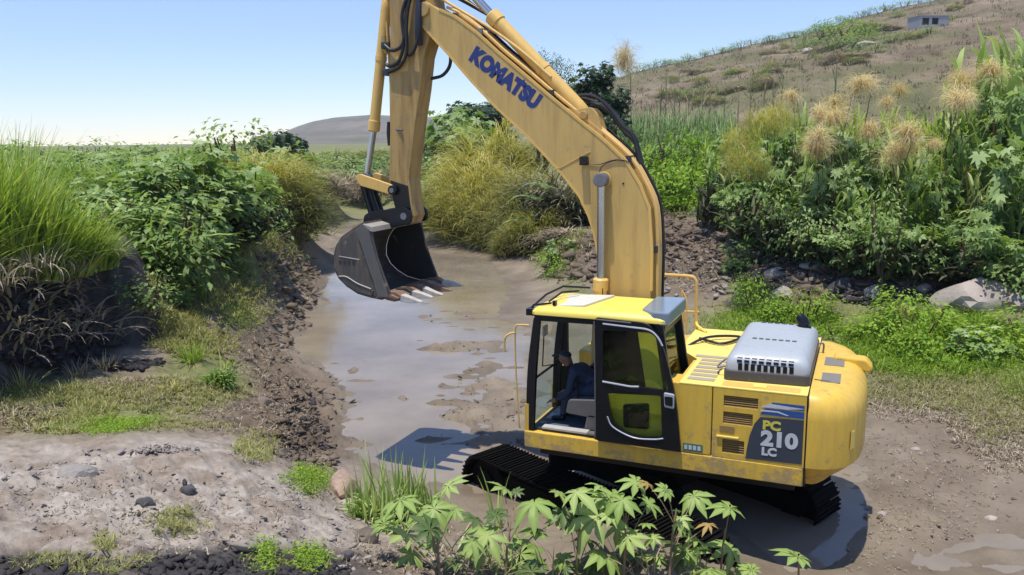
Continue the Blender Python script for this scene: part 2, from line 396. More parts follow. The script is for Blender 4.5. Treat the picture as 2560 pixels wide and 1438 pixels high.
# -- counterweight: plan outline swept through a vertical profile
def cw_outline(inset, stretch=1.0):
    half = [(-1.812, 1.362), (-1.93, 1.355), (-2.06, 1.31), (-2.19, 1.20), (-2.28, 1.04), (-2.34, .82), (-2.375, .55), (-2.39, .28), (-2.395, 0)]
    pts = half+[(x, -y) for x, y in half[-2::-1]]; out = []
    for i, (x, y) in enumerate(pts):
        if inset == 0: out.append((x, y)); continue
        f = max(0, min(1, (-1.812-x)/.3)); l = math.hypot((x+1.6)*1.0, y*.55); nx, ny = (x+1.6)/l, y*.55/l
        out.append((min(-1.812, x-nx*inset*(f if abs(y) < 1.3 else f)), y-np.sign(y)*inset*.8 if abs(y) > .3 else y))
    return out
prof = [(1.00, .30), (1.05, .26), (1.16, .12), (1.255, .025), (1.275, 0), (1.80, 0), (1.88, .012), (1.95, .04), (2.01, .085), (2.05, .14), (2.078, .22), (2.085, .32)]
cw = MB(); n = len(cw_outline(0)); V = []
for z, ins in prof:
    o_ = cw_outline(ins)
    V += [(x, y, z) for x, y in o_]
F = []
for k in range(len(prof)-1):
    for i in range(n-1): F.append((k*n+i, k*n+i+1, (k+1)*n+i+1, (k+1)*n+i))
    F.append((k*n+n-1, k*n, (k+1)*n, (k+1)*n+n-1))
F += [tuple(range(n-1, -1, -1)), tuple((len(prof)-1)*n+i for i in range(n))]
cw.add(V, F); CW = part(cw, 'counterweight', Y_HOUSE, smooth=True)
s = MB(); s.prism(round_poly([(-1.98, 2.02), (-2.42, 1.96), (-2.44, 2.03), (-2.36, 2.12), (-2.0, 2.13)], .04), -.42, -.20); s.build('lifting_lug', Y_HOUSE, CW, bevel=.03)
s = MB(); s.box(-2.12, -1.90, -.30, .08, 2.086, 2.09); s.build('grip_patch', GRIPD, CW)
s = MB(); s.box(-2.10, -1.90, .42, .80, 2.086, 2.09); s.build('grip_patch', GRIPD, CW)
s = MB(); s.slab([(-1.83, .75), (-2.0, .78), (-2.0, .765), (-1.83, .735)], 2.086, 2.092); s.build('seam_line', BLACK, CW)
s = MB(); T = Matrix.Translation((-2.262, 1.10, 1.56)) @ Matrix.Rotation(math.radians(-118), 4, 'Z')
s.box(-.035, .035, -.002, .003, -.10, .10, T); s.build('warning_sticker', Y_TOP, CW)
s = MB(); s.box(-.018, .018, .0, .006, -.04, .0, T); s.build('sticker_mark', BLACK, CW)
s = MB(); s.box(-1.811, -1.797, -1.353, 1.353, 1.06, 2.08); part(s, 'panel_gap', BLACK)

# -- engine hood
hd = MB(); hd.slab(round_poly([(-1.80, 1.05), (-.88, 1.10), (-.88, -.78), (-1.80, -.78)], .07), 2.085, 2.2); part(hd, 'hood_skirt', HOODD, bevel=.012)
hd = MB(); o1 = round_poly([(-1.79, 1.04), (-.89, 1.085), (-.89, -.77), (-1.79, -.77)], .09, 5)
n = len(o1); c0 = np.mean(o1, 0); V = []; lev = [(2.201, 0), (2.26, .0), (2.33, .02), (2.375, .06), (2.40, .12), (2.405, .2)]
for z, ins in lev:
    for x, y in o1:
        V.append((x-np.sign(x-c0[0])*min(ins, abs(x-c0[0])), y-np.sign(y-c0[1])*ins*1.3, z-(.012 if False else 0)))
F = [(k*n+i, k*n+(i+1) % n, (k+1)*n+(i+1) % n, (k+1)*n+i) for k in range(len(lev)-1) for i in range(n)]+[tuple((len(lev)-1)*n+i for i in range(n))]
hd.add(V, F); HD = part(hd, 'engine_hood', HOOD, smooth=True)
# vent holes in the near face: black plates on the face, the openings' dark put into colour
def hood_slot(x, w, z, h, y=None, tilt=0):
    s = MB(); T = Matrix.Translation((x, y, z)) @ Matrix.Rotation(math.radians(tilt), 4, 'X')
    s.box(-w/2, w/2, -.004, .006, -h/2, h/2, T); s.build('vent_dark_plate', BLACK, HD)
for k in range(9): hood_slot(-1.06-k*.068, .044, 2.248, .075, 1.076-.0036*k)
for k in range(8):
    hood_slot(-1.05-k*.078, .054, 2.312, .026, 1.066-.0036*k, 14)
    hood_slot(-1.05-k*.078, .054, 2.352, .022, 1.036-.0036*k, 48)
for k in range(7):
    s = MB(); s.box(-1.12-k*.075-.025, -1.12-k*.075+.025, .30, .36, 2.404, 2.408); s.build('vent_dark_plate', HOODD, HD)
for k in range(5):
    s = MB(); s.box(-1.12-k*.085-.03, -1.12-k*.085+.03, -.6, -.56, 2.402, 2.4065); s.build('vent_dark_plate', DARK, HD)
rail([(-.90, .9, 2.2), (-.80, .92, 2.17), (-.78, .75, 2.16), (-.84, .6, 2.2), (-.9, .6, 2.25)], .010, PIN, 'hood_handle', HD)
rail([(-1.80, -.5, 2.2), (-1.86, -.5, 2.2), (-1.86, -.5, 2.09)], .012, PIN, 'hood_handle', HD)
s = MB(); s.cyl((-1.62, -.52, 2.38), (-1.62, -.52, 2.42), .085, 16); s.tube([(-1.62, -.52, 2.42), (-1.60, -.52, 2.48), (-1.55, -.54, 2.53)], [.075, .07, .055], 14)
part(s, 'exhaust_pipe', BLACK, smooth=True)

# -- cab
cab = bpy.data.objects.new('cab', None); ORG[cab.name] = ORG[EX.name]; link(cab, EX)
def cp(mb, name, mat, **k): return mb.build(name, mat, cab, **k)
NS, FS = 1.335, .36      # near and far side planes
near_out = round_poly([(-.46, 1.262), (1.44, 1.262), (1.40, 2.0), (1.32, 2.72), (-.20, 2.72), (-.33, 2.3)], [.01, .02, .3, .09, .12, .2], 4)
near_in = round_poly([(.50, 1.33), (1.325, 1.32), (1.285, 2.0), (1.215, 2.64), (.62, 2.655), (.52, 2.2)], [.02, .02, .3, .07, .03, .02], 4)
def strip(mb, a, b, wdt, y0, y1):
    """bar in the (x,z) plane from a to b with width wdt"""
    a = np.array(a); b = np.array(b); d_ = (b-a)/np.linalg.norm(b-a); n_ = np.array([-d_[1], d_[0]])*wdt/2
    mb.prism([tuple(a-n_), tuple(b-n_), tuple(b+n_), tuple(a+n_)], y0, y1)
s = MB(); pf = round_poly([(1.44, 1.262), (1.415, 2.05), (1.32, 2.70), (1.235, 2.70), (1.30, 2.0), (1.335, 1.262)], [.01, .3, .04, .04, .3, .01], 4)
s.prism(pf, NS-.06, NS); cp(s, 'front_pillar', BLACK, bevel=.012)
s = MB(); s.prism(pf, FS, FS+.055); cp(s, 'front_pillar', BLACK, bevel=.012)
s = MB(); s.prism([(1.452, 1.262), (1.442, 1.60), (1.392, 1.60), (1.397, 1.262)], NS-.05, NS+.006); s.prism([(1.452, 1.262), (1.442, 1.60), (1.392, 1.60), (1.397, 1.262)], FS-.006, FS+.05); cp(s, 'pillar_foot', Y_HOUSE)
s = MB(); s.box(.46, .555, NS-.06, NS-.002, 1.262, 2.66); cp(s, 'middle_pillar', BLACK)
s = MB(); strip(s, (-.42, 1.262), (-.19, 2.70), .10, NS-.06, NS-.001); cp(s, 'rear_pillar', BLACK, bevel=.01); s = MB(); strip(s, (-.42, 1.262), (-.19, 2.70), .10, FS+.001, FS+.055); cp(s, 'rear_pillar', BLACK, bevel=.01)
s = MB(); s.prism([(-.22, 2.625), (.60, 2.655), (1.23, 2.65), (1.32, 2.70), (1.3, 2.735), (-.2, 2.735)], NS-.062, NS-.004); cp(s, 'roof_rail', BLACK, bevel=.008)
s = MB(); s.prism([(-.22, 2.625), (.60, 2.655), (1.23, 2.65), (1.32, 2.70), (1.3, 2.735), (-.2, 2.735)], FS+.004, FS+.06); cp(s, 'roof_rail', BLACK, bevel=.008)
s = MB(); s.box(1.22, 1.31, FS+.06, NS-.062, 2.64, 2.72); cp(s, 'front_header', BLACK)
s = MB(); s.box(-.25, -.17, FS+.06, NS-.062, 2.6, 2.72); cp(s, 'rear_header', BLACK)
# side behind the door: yellow panel with a dark window
s = MB(); s.prism([(-.40, 1.264), (.455, 1.264), (.455, 1.44), (-.37, 1.44)], NS-.05, NS-.01); s.prism([(-.41, 1.44), (-.14, 1.44), (.05, 2.62), (-.2, 2.62)], NS-.05, NS-.01)
s.prism([(-.18, 1.44), (.455, 1.44), (.455, 1.82), (-.15, 1.94)], NS-.05, NS-.012); cp(s, 'side_panel', plain('lemon_panel', (.50, .46, .035), .5))
s = MB(); s.prism([(-.06, 1.92), (.455, 1.825), (.455, 2.62), (.045, 2.62)], NS-.04, NS-.03); cp(s, 'quarter_window', glass('dark_glass', (.14, .18, .19), .05))
s = MB(); s.prism(round_poly([(-.10, 1.47), (.20, 1.46), (.21, 1.74), (-.10, 1.79)], .04), NS-.011, NS+.012); cp(s, 'air_intake_cover', BLACK, bevel=.01)
# far side wall: lower panel and window opening
s = MB(); s.prism([(-.40, 1.264), (1.40, 1.264), (1.39, 1.80), (1.25, 1.86), (.30, 1.86), (.0, 1.9), (-.30, 1.9)], FS, FS+.04); cp(s, 'lower_wall', BLACK)
s = MB(); strip(s, (1.20, 1.84), (1.25, 2.0), .10, FS, FS+.045); strip(s, (1.25, 1.98), (1.26, 2.66), .07, FS, FS+.045); cp(s, 'window_post', BLACK); s = MB()
strip(s, (.46, 1.86), (.50, 2.66), .09, FS, FS+.045); cp(s, 'window_post', BLACK)
s = MB(); s.prism([(.50, 1.86), (1.22, 1.86), (1.25, 2.64), (.52, 2.64)], FS+.01, FS+.015); cp(s, 'side_window', GLASS)
s = MB(); s.prism([(-.3, 1.9), (.45, 1.86), (.45, 2.64), (-.19, 2.64)], FS+.01, FS+.015); cp(s, 'side_window', GLASST)
# windscreen: upper pane leaning back, lower pane
def pane(mb, x0, z0, x1, z1): mb.add([(x0, FS+.06, z0), (x0, NS-.06, z0), (x1, NS-.06, z1), (x1, FS+.06, z1)], [(0, 1, 2, 3)])
s = MB(); pane(s, 1.385, 1.88, 1.29, 2.66); cp(s, 'windscreen', GLASS)
s = MB(); pane(s, 1.41, 1.28, 1.387, 1.86); cp(s, 'lower_windscreen', GLASSL)
s = MB(); s.tube([(1.39, FS+.05, 1.87), (1.39, NS-.05, 1.87)], .016, 8); cp(s, 'windscreen_bar', BLACK)
s = MB(); s.tube([(1.335, FS+.18, 1.9), (1.36, .95, 1.98), (1.30, 1.05, 2.4)], .008, 6); cp(s, 'wiper', BLACK)
s = MB(); s.add([(-.42, FS+.06, 1.3), (-.42, NS-.06, 1.3), (-.30, NS-.06, 1.95), (-.30, FS+.06, 1.95)], [(0, 1, 2, 3)]); cp(s, 'rear_wall', BLACK)
s = MB(); s.add([(-.30, FS+.06, 1.96), (-.30, NS-.06, 1.96), (-.20, NS-.06, 2.62), (-.20, FS+.06, 2.62)], [(0, 1, 2, 3)]); cp(s, 'rear_window', GLASS)
# floor, sill, mat
s = MB(); s.box(-.38, 1.39, FS+.05, NS-.06, 1.262, 1.29); cp(s, 'cab_floor', DARK)
s = MB(); s.box(.66, 1.24, 1.19, 1.30, 1.291, 1.318); cp(s, 'door_sill', plain('sill_metal', (.42, .40, .38), .5), bevel=.004)
s = MB(); s.box(.50, .66, 1.20, 1.31, 1.291, 1.31); cp(s, 'door_sill', GREYP)
s = MB(); s.box(.66, 1.25, .55, 1.17, 1.291, 1.30); cp(s, 'floor_mat', plain('mat_blue_grey', (.07, .09, .12), .8))
# seat, consoles, levers
s = MB(); s.prism(round_poly([(.26, 1.50), (.78, 1.50), (.82, 1.58), (.78, 1.64), (.26, 1.63)], .05), .62, 1.10); s.box(.32, .70, .68, 1.04, 1.30, 1.50)
st = cp(s, 'seat', SEAT, bevel=.03)
s = MB(); s.prism(round_poly([(.02, 1.74), (.18, 1.74), (.10, 2.36), (-.06, 2.34)], .05), .63, 1.09); s.build('seat_back', SEAT, st, bevel=.03)
s = MB(); s.prism(round_poly([(-.06, 2.37), (.07, 2.37), (.05, 2.56), (-.07, 2.55)], .04), .73, .99); s.build('headrest', SEAT, st, bevel=.03)
s = MB(); s.prism(round_poly([(.50, 1.45), (.98, 1.48), (.94, 1.66), (.52, 1.70)], .04), 1.0, 1.17); s.prism(round_poly([(.50, 1.30), (.74, 1.30), (.70, 1.5), (.50, 1.5)], .02), 1.0, 1.17); cp(s, 'left_console', GREYP, bevel=.015)
s = MB(); s.prism(round_poly([(.40, 1.5), (.98, 1.52), (.94, 1.70), (.42, 1.74)], .04), .42, .58); cp(s, 'right_console', DARK, bevel=.015)
s = MB(); s.prism(round_poly([(.50, 1.86), (.86, 1.88), (.86, 1.95), (.50, 1.95)], .02), .40, .62); s.tube([(.62, .50, 1.95), (.72, .50, 2.02), (.77, .52, 2.08)], [.02, .022, .035], 10); cp(s, 'monitor_console', BLACK, bevel=.008)
for y, z in ((1.08, 1.70), (.50, 1.72)):
    s = MB(); s.tube([(.84, y, z-.04), (.86, y, z+.08), (.87, y, z+.17)], [.014, .014, .028], 8); cp(s, 'control_lever', BLACK, smooth=True)
for y in (.74, .92):
    s = MB(); s.box(1.16, 1.26, y-.05, y+.05, 1.33, 1.36); s.tube([(1.16, y, 1.34), (1.08, y, 1.58)], .012, 6); cp(s, 'travel_pedal', TRIMGLINT)
s = MB(); s.prism(round_poly([(.50, 1.76), (.68, 1.76), (.66, 1.86), (.52, 1.88)], .03), .70, .95); cp(s, 'red_bag', RED, bevel=.02)
# roof
ro = MB(); o1 = round_poly([(-.30, NS+.012), (1.36, NS+.012), (1.36, FS-.01), (-.30, FS-.01)], .10, 5); n = len(o1); V = []; lev = [(2.725, .0), (2.76, 0), (2.80, .02), (2.83, .06), (2.845, .12), (2.85, .2)]
c0 = np.mean(o1, 0)
for z, ins in lev:
    for x, y in o1:
        fx = max(0, (x-1.0)/.36); V.append((x-np.sign(x-c0[0])*ins, y-np.sign(y-c0[1])*ins*.7, z-.018*fx*(z > 2.78)-.03*max(0, (-.0-x)/.3)*(z > 2.78)))
F = [(k*n+i, k*n+(i+1) % n, (k+1)*n+(i+1) % n, (k+1)*n+i) for k in range(len(lev)-1) for i in range(n)]+[tuple((len(lev)-1)*n+i for i in range(n)), tuple(range(n-1, -1, -1))]
ro.add(V, F); ROOF = cp(ro, 'roof', Y_ROOF, smooth=True)
s = MB(); s.add([(1.20, 1.26, 2.826), (.72, 1.24, 2.856), (.56, .50, 2.856), (1.17, .52, 2.832)], [(0, 1, 2, 3)]); 
s.add([(1.20, 1.26, 2.79), (.72, 1.24, 2.79), (.56, .50, 2.79), (1.17, .52, 2.79)], [(3, 2, 1, 0)]); s.F += [(0, 4, 5, 1), (1, 5, 6, 2), (2, 6, 7, 3), (3, 7, 4, 0)]
s.build('roof_hatch', HATCH, ROOF)
s = MB(); s.slab(round_poly([(.04, 1.18), (-.12, 1.33), (-.305, 1.33), (-.305, .375), (.06, .41)], .03), 2.70, 2.858); s.build('roof_rear_panel', ROOFG, ROOF, bevel=.02)
s = MB(); s.box(1.33, 1.43, 1.18, 1.30, 2.70, 2.78); s.tube([(1.36, 1.28, 2.80), (1.30, .95, 2.90), (1.2, .62, 2.95), (.9, .45, 2.92)], .014, 6); s.tube([(1.12, 1.25, 2.86), (1.36, 1.25, 2.82)], .012, 6); s.tube([(1.2, 1.12, 2.85), (1.15, .8, 2.91), (1.0, .6, 2.9)], .012, 6)
s.box(1.06, 1.10, 1.22, 1.28, 2.84, 2.89); cp(s, 'roof_lamp_bracket', BLACK)
s = MB(); s.box(1.425, 1.435, 1.19, 1.29, 2.71, 2.77); cp(s, 'work_lamp', LAMP)
s = MB(); s.tube([(.72, .5, 2.85), (.72, .5, 2.93)], .008, 6); cp(s, 'antenna', BLACK)
s = MB(); s.box(1.245, 1.26, 1.05, 1.2, 2.42, 2.55); cp(s, 'mirror', TRIMGLINT, bevel=.004)
# grab rails at the front corner
rail([(1.36, 1.38, 2.60), (1.46, 1.40, 2.60), (1.52, 1.40, 2.58), (1.535, 1.40, 2.45), (1.53, 1.40, 2.0), (1.50, 1.40, 1.40), (1.49, 1.39, 1.30)], .011, Y_PIPE, 'grab_rail', cab)
rail([(1.53, 1.40, 2.50), (1.60, 1.41, 2.48), (1.66, 1.42, 2.42), (1.67, 1.42, 2.25)], .013, Y_PIPE, 'grab_rail', cab)

# -- open door, folded flat against the cab side
door = bpy.data.objects.new('cab_door', None); ORG[door.name] = ORG[EX.name]; link(door, EX)
def dp(mb, name, mat, **k): return mb.build(name, mat, door, **k)
DY0, DY1 = 1.385, 1.425
def holes_frame():
    out = round_poly([(.50, 1.285), (-.49, 1.285), (-.43, 1.9), (-.27, 2.5), (-.10, 2.745), (.52, 2.765)], [.02, .02, .3, .3, .1, .03], 5)
    return out
outl = holes_frame()
# frame bars: built from two rings that share the crossbar
top_w = round_poly([(.425, 2.01), (.435, 2.62), (-.12, 2.645), (-.22, 2.55), (-.335, 1.985)], [.02, .03, .12, .1, .02], 5)
bot_w = round_poly([(.375, 1.88), (-.25, 1.92), (-.275, 1.43), (.05, 1.40), (.30, 1.50)], [.02, .03, .06, .12, .14], 5)
import bmesh
def plate_with_holes(name, outer, holes, y0, y1, mat, parent, bevel=.006):
    bm = bmesh.new(); rings = []
    for pts in [outer]+holes:
        vs = [bm.verts.new((x, y1, z)) for x, z in pts]
        es = [bm.edges.new((vs[i], vs[(i+1) % len(vs)])) for i in range(len(vs)) if (vs[i].co-vs[(i+1) % len(vs)].co).length > -1]
        rings += es
    bmesh.ops.remove_doubles(bm, verts=bm.verts, dist=1e-4)
    bmesh.ops.triangle_fill(bm, use_beauty=True, use_dissolve=False, edges=bm.edges[:])
    r = bmesh.ops.extrude_face_region(bm, geom=bm.faces[:])
    for v in [g for g in r['geom'] if isinstance(g, bmesh.types.BMVert)]: v.co.y = y0
    bmesh.ops.recalc_face_normals(bm, faces=bm.faces[:])
    o0 = ORG[parent.name]
    for v in bm.verts: v.co -= Vector(o0)
    me = bpy.data.meshes.new(name); bm.to_mesh(me); bm.free(); me.materials.append(mat)
    o = bpy.data.objects.new(name, me); ORG[o.name] = o0; link(o, parent)
    b = o.modifiers.new('bevel', 'BEVEL'); b.width = bevel; b.segments = 2; b.limit_method = 'ANGLE'
    return o
plate_with_holes('door_frame', outl, [top_w, bot_w], DY0, DY1, BLACK, door)
def scale_ring(pts, d):
    c = np.mean(pts, 0); return [tuple(c+(np.array(p)-c)*(1+d)) for p in pts]
for w in (top_w, bot_w):
    s = MB(); s.prism(w, 1.398, 1.404); dp(s, 'window_pane', glass('door_glass', (.86, .90, .84), .03))
# glints on the glossy window seals, put in as pale tubes along parts of them
s = MB(); s.tube([(x, DY1+.004, z) for x, z in top_w[0:2]+[]] if False else [(.43, DY1+.003, 2.015), (.1, DY1+.003, 1.99), (.0, DY1+.003, 2.0)], .011, 6); dp(s, 'seal_glint', TRIMGLINT, smooth=True)
s = MB(); s.tube(spline([(.43, DY1+.003, 2.70), (.1, DY1+.003, 2.685), (-.10, DY1+.003, 2.67), (-.20, DY1+.003, 2.60), (-.26, DY1+.003, 2.50)], 4), .011, 6); dp(s, 'seal_glint', TRIMGLINT, smooth=True)
s = MB(); s.tube(spline([(.37, DY1+.003, 1.60), (.30, DY1+.003, 1.48), (.06, DY1+.003, 1.385), (-.18, DY1+.003, 1.395), (-.29, DY1+.003, 1.42)], 4), .010, 6); dp(s, 'seal_glint', TRIMGLINT, smooth=True)
s = MB(); s.tube(spline([(.515, DY1+.003, 1.32), (.52, DY1+.003, 2.0), (.535, DY1+.003, 2.72)], 3), .008, 6); s.tube([(.51, DY1+.003, 2.745), (.1, DY1+.003, 2.735)], .008, 6); dp(s, 'door_edge_trim', GREYP)
s = MB(); s.prism(round_poly([(-.30, 1.80), (-.41, 1.79), (-.41, 1.96), (-.29, 1.97)], .02), DY1, DY1+.03); hnd = dp(s, 'door_handle', TRIMGLINT, bevel=.008)
s = MB(); s.prism(round_poly([(-.31, 1.83), (-.395, 1.82), (-.395, 1.93), (-.30, 1.93)], .02), DY1+.029, DY1+.036); s.build('handle_recess', BLACK, hnd)
s = MB(); s.prism(round_poly([(.30, 1.945), (.0, 1.935), (-.02, 1.985), (.29, 1.995)], .015), DY1, DY1+.018); dp(s, 'door_bar', BLACK, bevel=.006)

# -- boom
top = [(3.27, 6.60), (3.08, 6.48), (2.86, 6.38), (2.54, 6.15), (2.23, 5.88), (1.93, 5.64), (1.55, 5.33), (1.13, 5.0), (.83, 4.77), (.53, 4.5), (.34, 4.2), (.22, 3.91), (.18, 3.4), (.18, 2.88), (.22, 2.2), (.30, 1.72)]
bot = [(.50, 1.60), (.66, 1.78), (.76, 2.3), (.80, 2.85), (.87, 3.3), (.93, 3.59), (1.0, 3.8), (1.13, 4.06), (1.4, 4.38), (1.85, 4.83), (2.29, 5.21), (2.62, 5.54), (2.98, 5.93), (3.17, 6.12), (3.34, 6.30), (3.43, 6.42), (3.42, 6.56), (3.36, 6.62)]
s = MB(); s.prism(top+bot, -.205, .205); BOOM = part(s, 'boom', Y_BOOM, bevel=.008)
def offset_path(pts, d, y):
    out = []
    for i, p in enumerate(pts):
        a = np.array(pts[max(i-1, 0)]); b = np.array(pts[min(i+1, len(pts)-1)]); t_ = (b-a)/np.linalg.norm(b-a); n_ = np.array([-t_[1], t_[0]])
        q = np.array(p)-n_*d; out.append((q[0], y, q[1]))
    return out
# flange strips: the welded side plates stand proud of the top and bottom plates
for y0, y1 in ((.175, .212), (-.212, -.175)):
    for path, dd in ((top[1:14], .022), (bot[3:15], .016)):
        s = MB(); P = path; up = [(q[0], q[2]) for q in offset_path(P, dd, 0)]; lo = [(q[0], q[2]) for q in offset_path(P, -.01, 0)]
        s.prism(up+lo[::-1], y0, y1); s.build('flange', Y_CYL, BOOM)
s = MB(); strip(s, (1.42, 4.40), (.98, 4.62), .012, .205, .212) ; s.build('weld_seam', Y_CYL, BOOM)
s = MB(); s.cyl((3.31, -.25, 6.50), (3.31, .25, 6.50), .095, 20); s.build('tip_pin', Y_ARM, BOOM, bevel=.01)
for y in (.24, -.24):
    s = MB(); s.cyl((.80, y-.03 if y > 0 else y, 4.27), (.80, y if y > 0 else y+.03, 4.27), .10, 22); s.build('cylinder_boss', Y_BOOM, BOOM, bevel=.01)
s = MB(); s.box(1.00, 1.10, .206, .30, 4.45, 4.56); s.build('lamp', BLACK, BOOM, bevel=.012)
s = MB(); s.tube(spline([(1.0, .215, 4.47), (.85, .215, 4.46), (.72, .215, 4.50), (.58, .215, 4.52), (.46, .21, 4.47)]), .006, 5); s.build('lamp_wire', RUBBER, BOOM)
s = MB(); s.tube(spline([(.86, .215, 4.36), (.82, .215, 4.44), (.68, .215, 4.50), (.5, .215, 4.5)]), .005, 5); s.build('lamp_wire', RUBBER, BOOM)
s = MB(); s.cyl((.55, .206, 4.22), (.55, .212, 4.22), .013, 10); s.build('hole_plug', BLACK, BOOM)
# lettering along the boom
tx = np.array([2.585-1.635, 5.835-5.135]); dirx = Vector((1.66-2.60, 0, 5.115-5.80)).normalized(); upn = Vector((dirx.z, 0, -dirx.x)) 
upn = Vector((-.59, 0, .81))
text_obj('lettering', "KOMATSU", .262, BLUE, BOOM, (2.655, .2066, 5.835), dirx, upn, .021, .90, .0008, 1.05)
s = MB(); s.box(1.865, 1.89, .2052, .2072, 5.50, 5.535); s.build('lettering', BLUE, BOOM)
# arm cylinder bracket and cylinder
s = MB(); br = round_poly([(1.42, 5.20), (1.24, 5.14), (1.0, 5.17), (.92, 5.08), (.82, 4.74), (1.13, 4.95)], .04)
s.prism(br, .07, .12); s.prism(br, -.12, -.07); s.build('cylinder_bracket', Y_BOOM, BOOM, bevel=.01)
s = MB(); s.cyl((1.10, -.15, 5.07), (1.10, .15, 5.07), .055, 16); s.build('bracket_pin', Y_ARM, BOOM, bevel=.01)
def cylinder(name, p0, p1, p2, rb, rr, parts_mat=Y_CYL, eye=.07):
    """barrel p0-p1, rod p1-p2"""
    p0, p1, p2 = map(Vector, (p0, p1, p2)); d_ = (p1-p0).normalized(); s = MB()
    s.tube([p0+d_*eye*.4, p0+d_*eye, p0+d_*.16, p1-d_*.16, p1-d_*.155, p1-d_*.02, p1], [rb*.7, rb*.95, rb, rb, rb*1.16, rb*1.16, rb*.9], 22)
    s.cyl(tuple(p0-Vector((0, .06, 0))), tuple(p0+Vector((0, .06, 0))), eye, 16)
    o = part(s, name, parts_mat, smooth=True)
    s = MB(); s.cyl(tuple(p1-d_*.02), tuple(p2), rr, 16); s.build('piston_rod', STEEL, o, smooth=True)
    s = MB(); s.cyl(tuple(p2-Vector((0, .07, 0))), tuple(p2+Vector((0, .07, 0))), eye, 16); s.build('rod_eye', PIN, o, bevel=.008)
    s = MB(); q = p0+(p1-p0)*.45; s.tube([q-d_*.03, q+d_*.03], rb*1.1, 22); s.build('clamp_band', parts_mat, o, smooth=True)
    return o
cylinder('arm_cylinder', (1.10, 0, 5.07), (2.42, 0, 6.40), (3.02, 0, 7.02), .095, .055)
for y in (.32, -.32):
    o = cylinder('boom_cylinder', (.86, y, 1.45), (.80, y, 3.03), (.80, y, 4.27), .085, .05)
    s = MB(); s.cyl((.80, y-.07, 4.27), (.80, y+.075, 4.27), .088, 20); s.build('rod_end', PIN, o, bevel=.012)
# pipes and hoses over the boom
pp = top[1:14]
for k, (y, d) in enumerate(((.10, .055), (.03, .05), (-.06, .055), (-.14, .06), (-.205, .055), (-.26, .02), (-.30, -.05))):
    P = offset_path(pp if k % 2 else pp[1:], d+.01*(k % 2), y)
    if k < 5: P = P[:]+[(P[-1][0]-.0, y, 2.4)]
    s = MB(); s.tube(spline(P, 3), .019 if k % 3 else .024, 7); s.build('hydraulic_pipe', Y_PIPE if k != 3 else RUBBER, BOOM, smooth=True)
for i in (2, 5, 8, 11):
    q = offset_path(pp, .03, 0)[i]; s = MB(); s.box(q[0]-.035, q[0]+.035, -.33, .15, q[2]-.045, q[2]+.045); s.build('pipe_clamp', DARK if i != 2 else PIN, BOOM, bevel=.006)
for y, lift in ((-.12, .0), (-.18, .05), (-.24, -.03), (-.05, .07)):
    s = MB(); s.tube(spline([(1.3, y, 5.32), (1.05, y, 5.25+lift), (.85, y, 5.12+lift), (.66, y, 4.88+lift), (.50, y, 4.72+lift), (.42, y, 4.45)]), .022, 8); s.build('hydraulic_hose', RUBBER, BOOM, smooth=True)
s = MB(); s.tube(spline([(1.08, -.1, 5.22), (.9, -.14, 5.18), (.74, -.16, 5.02), (.6, -.16, 4.80)]), .03, 8); s.build('hydraulic_hose', DARK, BOOM, smooth=True)
for i in range(3):
    s = MB(); s.tube(spline([(1.95+.05*i, -.05-.06*i, 5.98), (2.3, -.1-.06*i, 6.28+.02*i), (2.7, -.1-.06*i, 6.52), (3.0, -.08-.05*i, 6.68+.03*i), (3.22, -.08-.05*i, 6.76), (3.5, -.05*i, 6.55)]), .02, 8); s.build('hydraulic_hose', Y_PIPE if i == 1 else RUBBER, BOOM, smooth=True)
s = MB(); s.tube(spline([(1.55, .09, 5.56), (1.95, .10, 5.90), (2.4, .1, 6.22), (2.9, .1, 6.52), (3.1, .1, 6.64)]), .02, 8); s.build('hydraulic_pipe', Y_PIPE, BOOM, smooth=True)
# -- arm
arm = [(3.98, 4.24), (3.955, 4.6), (3.935, 4.97), (3.915, 5.66), (3.875, 6.1), (3.86, 6.67), (3.80, 7.0), (3.55, 7.35), (3.2, 7.5), (3.0, 7.4), (3.0, 7.15), (3.22, 6.8), (3.17, 6.52), (3.22, 6.25), (3.36, 5.9), (3.43, 5.47), (3.53, 5.0), (3.66, 4.26), (3.63, 3.9), (3.60, 3.74), (3.66, 3.63), (3.76, 3.61), (3.86, 3.68), (3.93, 3.95)]
s = MB(); s.prism(arm, -.165, .165); ARM = part(s, 'arm', Y_ARM, bevel=.01)
s = MB(); s.prism([(3.965, 4.24), (3.925, 3.95), (3.85, 3.69), (3.76, 3.63), (3.67, 3.64), (3.62, 3.74), (3.65, 3.9), (3.675, 4.16)], -.175, .175); s.build('arm_end_plate', BLACK, ARM, bevel=.01)
for x, z, r in ((3.72, 3.74, .10), (3.90, 4.10, .07)):
    s = MB(); s.cyl((x, -.24, z), (x, .24, z), r, 18); s.build('arm_pin', BLACK, ARM, bevel=.01)
    s = MB(); s.cyl((x, .24, z), (x, .252, z), r*.5, 14); s.build('pin_cap', PIN, ARM)
s = MB(); s.box(3.60, 3.80, .1655, .170, 5.72, 5.92); s.build('sticker', Y_BOOM, ARM)
s = MB(); s.tube([(3.95, .12, 4.95), (3.72, .19, 4.93)], .013, 8); s.build('grease_nipple', PIN, ARM)
